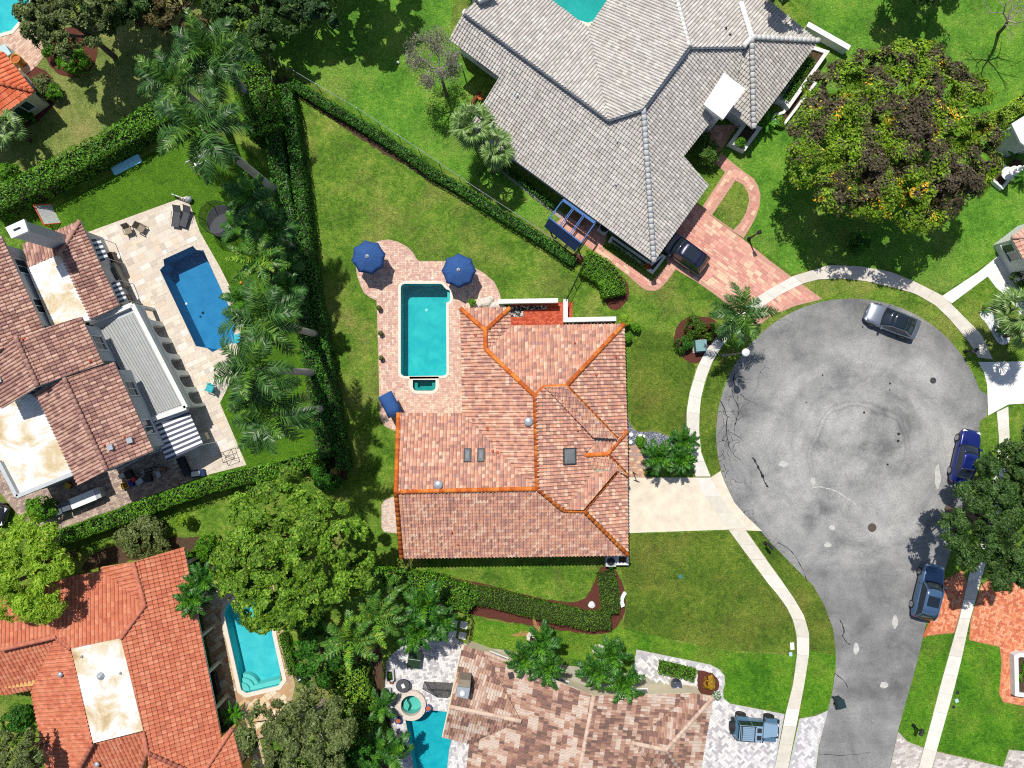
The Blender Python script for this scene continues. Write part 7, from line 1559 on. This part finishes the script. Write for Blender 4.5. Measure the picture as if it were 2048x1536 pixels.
q = [c4 + Vector((-.06, -.06, .1)), c3 + Vector((-.06, -.06, .1)), c3 + Vector((-.40, -.52, -.75)), c4 + Vector((-.40, -.52, -.75))]; m = MB(); m.add(q + [p - Vector((0, 0, .04)) for p in q], [(3, 2, 1, 0), (4, 5, 6, 7), (0, 1, 5, 4), (1, 2, 6, 5), (2, 3, 7, 6), (3, 0, 4, 7)]); m.obj('canvas', M_NAVYC, t)
c = P(1152, 438); t = thing('garden_bench', 'dark wooden bench under the blue pergola', 'bench', (c.x, c.y, .03), RAD(-36)); m = MB(); m.box((0, 0, .42), (1.5, .5, .06)); m.obj('seat', M_WOOD, t, True); m = MB(); m.box((0, .24, .68), (1.5, .06, .45)); m.obj('backrest', M_WOOD, t, True)
for x in (-.65, .65): m = MB(); m.box((x, 0, .2), (.08, .45, .42)); m.obj('leg', M_WOOD, t, True)
def ac(label, px, py, rot):
    c = P(px, py); t = thing('air_conditioner', label, 'air conditioner', (c.x, c.y, .03), rot); m = MB(); m.box((0, 0, .42), (.85, .85, .8)); m.obj('cabinet', plain('ac_grey', A(196, 198, 196), .6), t, True); m = MB(); m.lathe([(.34, .82), (.34, .85), (.30, .86)], (0, 0, 0), 16); m.obj('fan_grille', M_STEEL, t, True)
ac('grey air conditioner unit beside the blue pergola', 1206, 460, RAD(-36)); ac('grey air conditioner unit near the corner planter of the orange roofed house', 1219, 1118, 0)
# things at the recess of the grey house
c = P(951, 199); t = thing('log', 'brown log leaning in the recess of the grey roofed house', 'log', (c.x, c.y, 0), RAD(55)); m = MB(); m.tube([(-.7, 0, .15), (0, 0.03, .17), (.7, 0, .15)], [.15, .16, .13], 10); m.obj('trunk_piece', plain('log_bark', A(132, 86, 58), .9, 0, .1, .3, 8), t, True)
def pot(label, px, py, r, h, mat, z=.0, plant=None, group=None):
    c = P(px, py); t = thing('pot', label, 'pot', (c.x, c.y, z), 0, group); m = MB(); m.lathe([(r * .6, 0), (r * .9, h * .5), (r, h * .95), (r * .97, h), (r * .8, h), (r * .78, h * .85)], (0, 0, 0), 16); m.obj('pot_body', mat, t, True, True)
    m = MB(); m.lathe([(r * .79, h * .86), (r * .1, h * .9)], (0, 0, 0), 14); m.obj('soil', M_CLAY if plant is None else M_SOIL, t, True)
    if plant: crown_leaves('plant', [(0, 0, h + r * .5, r * .95, r * .95, r * .7)], 260, .1, plant, M_LEAF, t)
    return t
pot('terracotta pot in the recess of the grey roofed house', 961, 199, .24, .5, M_CLAY)
M_COBALT = plain('cobalt_glaze', A(34, 62, 150), .25, 0, .6)
pot('cobalt blue pot with terracotta filling beside the round spa', 858, 1411, .27, .55, M_COBALT, .03); pot('cobalt blue pot with terracotta filling at the head of the rippled pool', 798, 1436, .27, .55, M_COBALT, .03); pot('small bronze pot between the white planters of the shell patio', 784, 1362, .14, .3, plain('bronze_pot', A(120, 96, 50), .5), .03)
pot('large amber jar standing on the terrace by the orange roof corner', 47, 128, .42, 1.0, plain('amber_glaze', A(206, 140, 40), .5), .03); pot('grey planter pot beside the air conditioner of the orange roofed house', 1219, 1130, .2, .5, M_GREYC, .0, HEDGED)
def wplanter(label, px, py, rot):
    c = P(px, py); t = thing('box_planter', label, 'planter', (c.x, c.y, .03), rot); m = MB()
    for s in (-1, 1): m.box((s * .26, 0, .25), (.06, .84, .5)); m.box((0, s * .42, .25), (.46, .06, .5))
    m.obj('box_side', M_WHITE, t, True); m = MB(); m.box((0, 0, .2), (.48, .8, .36)); m.obj('soil', M_SOIL, t, True); crown_leaves('plant', [(0, 0, .5, .18, .28, .2)], 200, .1, HEDGED, M_LEAF, t)
wplanter('white box planter at the patio rim beside the round dark table', 782, 1347, .05); wplanter('white box planter at the patio rim beside the round spa', 776, 1384, .05)
c = P(831, 1312); t = thing('table_tennis_table', 'dark green games table on the shell patio under the palms', 'games table', (c.x, c.y, .03), RAD(-8)); m = MB(); m.box((0, 0, .74), (1.05, 1.35, .05)); m.obj('table_top', plain('table_green', A(30, 58, 28), .5), t, True); m = MB(); m.box((0, 0, .772), (1.02, .02, .006)); m.obj('line', M_WHITE, t, True)
for x in (-.45, .45):
    for y in (-.55, .55): m = MB(); m.box((x, y, .36), (.06, .06, .72)); m.obj('leg', M_STEEL, t, True)
c = P(808, 1364); t = thing('round_table', 'round dark patio table with a white cushion on top of it', 'table', (c.x, c.y, .03)); m = MB(); m.lathe([(.55, .68), (.56, .72), (.55, .73)], (0, 0, 0), 20); m.obj('table_top', M_SLING, t, True); m = MB(); m.lathe([(.3, 0), (.06, .06), (.05, .69)], (0, 0, 0), 10); m.obj('pedestal', M_STEEL, t, True); m = MB(); m.box((.05, 0, .76), (.26, .34, .06), .4); m.obj('cushion', M_WHITE, t, True)
# mesh sports net
c = P(880, 1378); t = thing('sports_net', 'black mesh sports net frame on the shell patio beside the brown roof', 'sports net', (c.x, c.y, .03), RAD(-3)); M_NET = mesh_mat('net', (.03, .03, .03), .35)
for a, b in (((-1.3, .6, .0), (-1.3, .6, 1.5)), ((1.3, .6, 0), (1.3, .6, 1.5)), ((-1.3, .6, 1.5), (1.3, .6, 1.5)), ((-1.3, .6, 1.5), (-.1, -.7, .02)), ((1.3, .6, 1.5), (.6, -.7, .02)), ((-1.3, .6, .02), (-.1, -.7, .02))): m = MB(); m.tube([a, b], .025, 6); m.obj('frame_bar', M_BLACK, t, True)
m = MB(); m.add([(-1.3, .6, .05), (1.3, .6, .05), (1.3, .6, 1.5), (-1.3, .6, 1.5)], [(0, 1, 2, 3)]); m.add([(-1.3, .6, 1.49), (1.3, .6, 1.49), (.6, -.7, .03), (-.1, -.7, .03)], [(0, 1, 2, 3)]); m.obj('net', M_NET, t, True)
# ---- western garden
c = P(452, 446); t = thing('trampoline', 'round grey trampoline with enclosure under the dark palms', 'trampoline', (c.x, c.y, 0)); m = MB(); m.lathe([(1.0, .70), (.02, .69)], (0, 0, 0), 28); m.obj('mat', M_SLING, t, True); m = MB(); n = 28; R1, R2 = 1.0, 1.32
m.add([(R1 * math.cos(6.283 * k / n), R1 * math.sin(6.283 * k / n), .72) for k in range(n)] + [(R2 * math.cos(6.283 * k / n), R2 * math.sin(6.283 * k / n), .72) for k in range(n)] + [(R2 * math.cos(6.283 * k / n), R2 * math.sin(6.283 * k / n), .66) for k in range(n)], [f for k in range(n) for j in [(k + 1) % n] for f in ((k, n + k, n + j, j), (n + k, 2 * n + k, 2 * n + j, n + j))]); m.obj('rim_pad', plain('rim_pad', A(70, 72, 84), .7), t, True)
for k in range(6): a = 6.283 * k / 6; m = MB(); m.tube([(1.3 * math.cos(a), 1.3 * math.sin(a), 0), (1.36 * math.cos(a), 1.36 * math.sin(a), 2.3)], .03, 6); m.obj('pole', M_STEEL, t, True)
m = MB(); m.add([(1.34 * math.cos(6.283 * k / n), 1.34 * math.sin(6.283 * k / n), z) for z in (.72, 2.2) for k in range(n)], [(k, (k + 1) % n, n + (k + 1) % n, n + k) for k in range(n)]); m.obj('net', mesh_mat('trampoline_net', (.03, .03, .03), .1), t, True)
c = P(254, 330); t = thing('exercise_mat', 'long sky blue exercise mat lying in the hedge shadow', 'mat', (c.x, c.y, .01), RAD(27)); m = MB(); m.prism([(-1.28, -.28), (-1.2, -.36), (1.2, -.36), (1.28, -.28), (1.28, .28), (1.2, .36), (-1.2, .36), (-1.28, .28)], 0, .10); m.obj('mat_body', plain('sky_blue', (.34, .80, .92), .7), t, True); m = MB(); m.box((0, 0, .105), (2.3, .04, .006)); m.obj('stripe', M_WHITE, t, True)
M_ORNG = plain('orange_tube', A(232, 84, 40), .5)
c = P(95, 436); t = thing('football_goal', 'small orange football goal beside the white chimney', 'football goal', (c.x, c.y, 0), RAD(-62))
for a, b in (((-.9, 0, 0), (-.9, 0, 1.1)), ((.9, 0, 0), (.9, 0, 1.1)), ((-.9, 0, 1.1), (.9, 0, 1.1)), ((-.9, 0, 1.1), (-.9, .8, 0)), ((.9, 0, 1.1), (.9, .8, 0))): m = MB(); m.tube([a, b], .045, 6); m.obj('frame_bar', M_ORNG, t, True)
m = MB(); m.add([(-.9, 0, 1.1), (.9, 0, 1.1), (.9, .8, .02), (-.9, .8, .02)], [(0, 1, 2, 3)]); m.obj('net', mesh_mat('goal_net', (.7, .7, .7), .2), t, True)
c = P(406, 330); t = thing('swing', 'white garden swing frame under the tall royal palm', 'swing', (c.x, c.y, 0), RAD(25))
for a, b in (((-.7, -.6, 0), (-.7, 0, 1.7)), ((-.7, .6, 0), (-.7, 0, 1.7)), ((.7, -.6, 0), (.7, 0, 1.7)), ((.7, .6, 0), (.7, 0, 1.7)), ((-.75, 0, 1.7), (.75, 0, 1.7))): m = MB(); m.tube([a, b], .04, 6); m.obj('frame_bar', M_WHITE, t, True)
m = MB(); m.box((0, 0, .5), (1.0, .42, .05)); m.obj('seat', M_WHITE, t, True); m = MB(); m.box((0, -.24, .75), (1.0, .05, .45)); m.obj('backrest', M_WHITE, t, True); m = MB(); m.tube([(-.7, -.6, .04), (.7, -.6, .04)], .035, 6); m.obj('foot_bar', M_ORNG, t, True)
def lounger(label, px, py, rot, mat, frame):
    c = P(px, py); t = thing('sun_lounger', label, 'sun lounger', (c.x, c.y, .03), rot, 'grey sling loungers'); m = MB(); m.box((-.15, 0, .32), (1.25, .58, .03)); m.obj('seat', mat, t, True); m = MB(); m.bar((.45, 0, .33), (.95, 0, .68), .58, .03); m.obj('backrest', mat, t, True)
    for s in (-1, 1):
        m = MB(); m.tube([(-.8, s * .31, .33), (.47, s * .31, .33), (.97, s * .31, .69)], .025, 6); m.obj('side_rail', frame, t, True); m = MB(); m.tube([(-.1, s * .33, .33), (-.05, s * .35, .55), (.4, s * .35, .55), (.5, s * .33, .36)], .02, 6); m.obj('armrest', frame, t, True)
        for x in (-.7, .5): m = MB(); m.tube([(x, s * .3, 0), (x, s * .3, .33)], .02, 6); m.obj('leg', frame, t, True)
lounger('grey sling lounger on the patio tip, the one next to the beige chairs', 357, 437, RAD(82), M_SLING, M_STEEL); lounger('grey sling lounger on the patio tip, the one next to the trampoline', 374, 437, RAD(72), M_SLING, M_STEEL)
def chair(label, px, py, rot, mat, group=None, h=.4, name='patio_chair'):
    c = P(px, py); t = thing(name, label, 'chair', (c.x, c.y, .03), rot, group); m = MB(); m.box((0, 0, h), (.58, .56, .06)); m.obj('seat', mat, t, True); m = MB(); m.bar((-.26, 0, h), (-.48, 0, h + .5), .56, .05); m.obj('backrest', mat, t, True)
    for s in (-1, 1):
        m = MB(); m.box((.0, s * .31, h + .2), (.6, .07, .04)); m.obj('armrest', mat, t, True)
        for x in (-.25, .25): m = MB(); m.box((x, s * .29, h / 2 + .1), (.05, .05, h + .2)); m.obj('leg', mat, t, True)
chair('beige slatted chair on the travertine nearest the mansion wall', 262, 463, RAD(-70), M_WICKER); chair('beige slatted chair on the travertine turned towards the loungers', 288, 458, RAD(-30), M_WICKER)
chair('teal plastic chair on the travertine below the blue pool', 424, 775, RAD(160), M_TEAL); chair('teal plastic chair at the pool edge under the palm fronds', 478, 676, RAD(100), M_TEAL)
def wire_chair(label, px, py):
    c = P(px, py); t = thing('wire_chair', label, 'chair', (c.x, c.y, .03)); m = MB()
    for k in range(10): a = 6.283 * k / 10; m.tube([(.28 * math.cos(a), .28 * math.sin(a), .42), (0, 0, .40)], .008, 4); m.tube([(.28 * math.cos(a), .28 * math.sin(a), .42), (.28 * math.cos(a + .63), .28 * math.sin(a + .63), .42)], .01, 4)
    m.obj('seat', M_METAL, t, True); m = MB()
    for k in range(4): a = 6.283 * k / 4 + .4; m.tube([(.2 * math.cos(a), .2 * math.sin(a), .42), (.26 * math.cos(a), .26 * math.sin(a), 0)], .012, 5)
    m.obj('legs', M_METAL, t, True); m = MB()
    for k in range(7): a = 2.2 + k * .3; m.tube([(.28 * math.cos(a), .28 * math.sin(a), .42), (.34 * math.cos(a), .34 * math.sin(a), .85)], .008, 4)
    m.obj('backrest', M_METAL, t, True)
wire_chair('round wire chair beside the teal chair', 443, 773); wire_chair('round wire chair next to the turf under the fronds', 459, 765)
c = P(462, 910); t = thing('wire_frame_table', 'bare black metal table frame at the corner of the travertine patio', 'table frame', (c.x, c.y, .03), RAD(20)); m = MB(); cs = [(-.5, -.4), (.5, -.4), (.5, .4), (-.5, .4)]
for i in range(4):
    a, b = cs[i], cs[(i + 1) % 4]; m = MB(); m.tube([(*a, .72), (*b, .72)], .02, 6); m.obj('rail', M_BLACK, t, True); m = MB(); m.tube([(*a, .72), (a[0] * 1.1, a[1] * 1.1, 0)], .02, 6); m.obj('leg', M_BLACK, t, True)
m = MB(); m.tube([(*cs[0], .72), (*cs[2], .72)], .018, 6); m.tube([(*cs[1], .72), (*cs[3], .72)], .018, 6); m.obj('brace', M_BLACK, t, True)
c = P(240, 556); t = thing('outdoor_kitchen', 'dark covered grill on a grey counter beside the mansion wall', 'grill', (c.x, c.y, .03), RAD(-64)); m = MB(); m.box((0, 0, .45), (2.1, .95, .9)); m.obj('counter', M_GREYC, t, True); m = MB(); m.box((-.1, -.05, 1.05), (1.2, .7, .34), taper=.8); m.obj('grill_hood', plain('grill_cover', A(66, 62, 66), .7), t, True); m = MB(); m.box((.75, 0, .93), (.4, .6, .08)); m.obj('worktop', M_STONE, t, True)
for x, y, lb in ((231, 520, 'brown planter box below the first small awning'), (262, 604, 'brown planter box below the second small awning')):
    c = P(x, y); t = thing('planter_box', lb, 'planter', (c.x, c.y, .03), RAD(-64)); m = MB(); m.box((0, 0, .3), (1.1, .45, .6)); m.obj('box', plain('taupe_box', A(150, 128, 108), .8), t, True); m = MB(); m.box((0, 0, .6), (1.0, .36, .04)); m.obj('soil', M_SOIL, t, True)
c = P(368, 398); t = thing('sign_post', 'white lettered yard board with a grey ball at the patio tip', 'yard board', (c.x, c.y, 0), RAD(-20)); m = MB()
for k in range(6): m.box((-.78 + k * .2, 0, .3 + .05 * (k % 2)), (.13, .05, .4)); m.box((-.74 + k * .2, 0, .52), (.18, .06, .06))
m.obj('lettering', M_WHITE, t, True); m = MB(); m.lathe([(.02, 0), (.2, .1), (.28, .28), (.2, .46), (.02, .55)], (.55, .1, 0), 14); m.obj('ball', M_METAL, t, True, True)
for i, (x, y) in enumerate(((483, 566), (476, 595))): rock('orange ball lying on the turf by the pool patio', x, y, .13, plain('orange_ball_%d' % i, A(236, 130, 60), .5), 1.0, .05, 'orange balls', 'ball', 'ball')
# side yard clutter below the mansion
def crate(label, px, py, w, l, h, rot, mat, cat='box', name='crate', lid=None, z=.03, open_=False):
    c = P(px, py); t = thing(name, label, cat, (c.x, c.y, z), rot); m = MB()
    if open_:
        for s in (-1, 1): m.box((s * w / 2, 0, h / 2), (.04, l, h)); m.box((0, s * (l / 2 - .02), h / 2), (w - .04, .04, h))
        m.box((0, 0, .03), (w, l, .06))
    else: m.box((0, 0, h / 2), (w, l, h), taper=.97)
    m.obj('box_body', mat, t, True); m = MB()
    m.box((0, 0, h + .02) if not open_ else (0, 0, h * .55), (w * (1.04 if not open_ else .92), l * (1.04 if not open_ else .92), .05)); m.obj('lid' if not open_ else 'contents', lid or mat, t, True); return t
M_SW = plain('white_lid', A(246, 248, 248), .4); crate('long white topped grill cart in the side yard', 180, 995, 2.1, .85, .95, RAD(22), M_STEEL, 'grill', 'grill_cart', M_SW); crate('steel hob end beside the white topped grill cart', 205, 984, .7, .85, .9, RAD(22), M_METAL, 'hob', 'hob')
M_BINK = plain('grey_bin', A(96, 104, 116), .5); crate('grey wheeled bin beside the grill cart', 148, 1008, .68, .75, 1.05, RAD(18), M_BINK, 'rubbish bin', 'wheeled_bin'); crate('grey wheeled bin next to the round shrub', 131, 1016, .68, .75, 1.05, RAD(18), M_BINK, 'rubbish bin', 'wheeled_bin')
crate('open yellow crate of brown toys in the side yard', 254, 970, .62, .52, .35, RAD(20), plain('yellow_crate', A(222, 186, 76), .6), 'crate', 'crate', plain('brown_toys', A(150, 100, 30), .7), .03, True); crate('small blue box beside the yellow crate', 266, 966, .32, .5, .3, RAD(20), plain('royal_blue', A(30, 40, 150), .5)); crate('red plastic tub above the blue box', 270, 958, .4, .34, .3, RAD(40), plain('red_plastic', A(214, 40, 34), .5), 'tub', 'tub')
crate('red and yellow toy box under the mansion eave', 141, 970, .5, .4, .35, RAD(-30), plain('toy_red', A(220, 60, 40), .5), 'toy box', 'toy_box', plain('toy_yellow', A(230, 190, 60), .5)); crate('dark slatted storage bench across the side yard steps', 372, 932, .55, 1.6, .45, RAD(25), M_STEEL, 'bench', 'storage_bench'); crate('pale box standing under the large striped awning', 414, 873, .45, .62, .6, RAD(25), M_CREAM, 'box', 'storage_box')
for i, (x, y, lb) in enumerate(((312, 935, 'grey bicycle leaning by the mansion wall'), (290, 945, 'white scooter frame beside the leaning bicycle'))):
    c = P(x, y); t = thing('bicycle', lb, 'bicycle', (c.x, c.y, .03), RAD(22)); mt = M_STEEL if i == 0 else M_METAL
    for xx in (-.5, .5):
        m = MB(); n = 16; ring = [(xx + .32 * math.cos(6.283 * k / n), .12 * math.sin(6.283 * k / n), .34 + .3 * math.sin(6.283 * k / n)) for k in range(n + 1)]; m.tube(ring, .025, 5, False); m.obj('wheel', M_TYRE, t, True)
    m = MB(); m.tube([(-.5, 0, .34), (-.1, .05, .75), (.4, .05, .78), (.5, 0, .34)], .025, 6); m.tube([(-.1, .05, .75), (0, 0, .34), (.4, .05, .78)], .022, 6); m.obj('frame', mt, t, True); m = MB(); m.tube([(.4, -.25, .95), (.42, .05, .92), (.4, .3, .95)], .018, 6); m.obj('handlebar', mt, t, True); m = MB(); m.box((-.12, .05, .82), (.25, .12, .06)); m.obj('saddle', M_BLACK, t, True)
for i, (x, y, r) in enumerate(((300, 955, .3), (283, 962, .25), (262, 948, .3), (247, 951, .22), (320, 948, .2), (330, 938, .18))): crate(['black covered bundle heaped by the mansion wall', 'grey plastic sheet bundle by the bicycles', 'dark bag in the heap under the eave', 'small pale box in the heap under the eave', 'pale sack by the awning post', 'flat carton by the awning post'][i], x, y, r * 2.2, r * 1.7, r * 1.1, random.random() * 3, [M_BLACK, M_METAL, M_STEEL, M_STONE, M_METAL, M_WOOD][i], 'bundle', 'bundle')
c = P(398, 946); t = thing('folded_lounger', 'white cushion on a dark folded lounger at the hedge end of the patio', 'lounger', (c.x, c.y, .03), RAD(8)); m = MB(); m.box((0, 0, .2), (1.2, .6, .06)); m.obj('frame', M_NAVYC, t, True); m = MB(); m.box((-.15, 0, .27), (.7, .4, .1)); m.obj('cushion', M_WHITE, t, True)
for s in (-1, 1): m = MB(); m.box((s * .5, 0, .1), (.06, .5, .2)); m.obj('leg', M_STEEL, t, True)
# red house pool furniture
c = P(432, 1362); t = thing('garden_sofa', 'long black daybed under the eave of the red tile roof', 'daybed', (c.x, c.y, .03), RAD(-78)); m = MB(); m.box((0, 0, .3), (1.7, .62, .24)); m.obj('seat', M_BLACK, t, True); m = MB(); m.box((0, .28, .55), (1.7, .1, .4)); m.obj('backrest', M_BLACK, t, True)
for x in (-.7, .7): m = MB(); m.box((x, 0, .1), (.1, .5, .2)); m.obj('leg', M_STEEL, t, True)
c = P(608, 1350); t = thing('pump_box', 'dark pump housing at the end of the low pool hedge', 'pump', (c.x, c.y, 0), .5); m = MB(); m.box((0, 0, .3), (.8, .6, .6)); m.obj('housing', M_STEEL, t, True); m = MB(); m.tube([(-.2, 0, .6), (-.2, 0, .85), (.2, 0, .85), (.2, 0, .6)], .05, 6); m.obj('pipe', M_WHITE, t, True)
c = P(24, 116); t = thing('pool_heater', 'pale mint box under the orange roof corner', 'cabinet', (c.x, c.y, .03), .6); m = MB(); m.box((0, 0, .5), (.9, .9, 1.0)); m.obj('cabinet', plain('mint', A(190, 228, 220), .6), t, True); m = MB(); m.box((0, 0, 1.03), (1.0, 1.0, .06)); m.obj('lid', M_LIDB, t, True)
# entry lantern and triangular shade sail of the orange house
c = P(1266, 944); t = thing('entry_sculpture', 'dark bird sculpture on a post by the entry path', 'sculpture', (c.x, c.y, .03)); m = MB(); m.tube([(0, 0, 0), (0, 0, 1.3)], .04, 6); m.obj('post', M_STEEL, t, True); m = MB(); m.add([(0, 0, 1.3), (-.35, .1, 1.5), (-.1, .0, 1.6), (.35, -.1, 1.5), (.1, 0, 1.75)], [(0, 1, 2), (0, 2, 3), (1, 2, 4), (2, 3, 4)]); m.obj('wings', M_STEEL, t, True)
# parked dark car nose at the western edge
car('dark off road car nose at the western edge by the curved path', (10, 1035), (-60, 1015), paint('black_paint', (.02, .022, .026)), 'suv', 1.9, 1.7)
# white ball on the north lawn, pale football
rock('white ball lying in the tree shade on the bright northern lawn', 796, 126, .12, M_WHITE, 1.0, .05, None, 'ball', 'ball')
sheet('brick_edging', [(1856, 1246), (1862, 1250), (1850, 1276), (1845, 1272)], .05, M_CLAY)
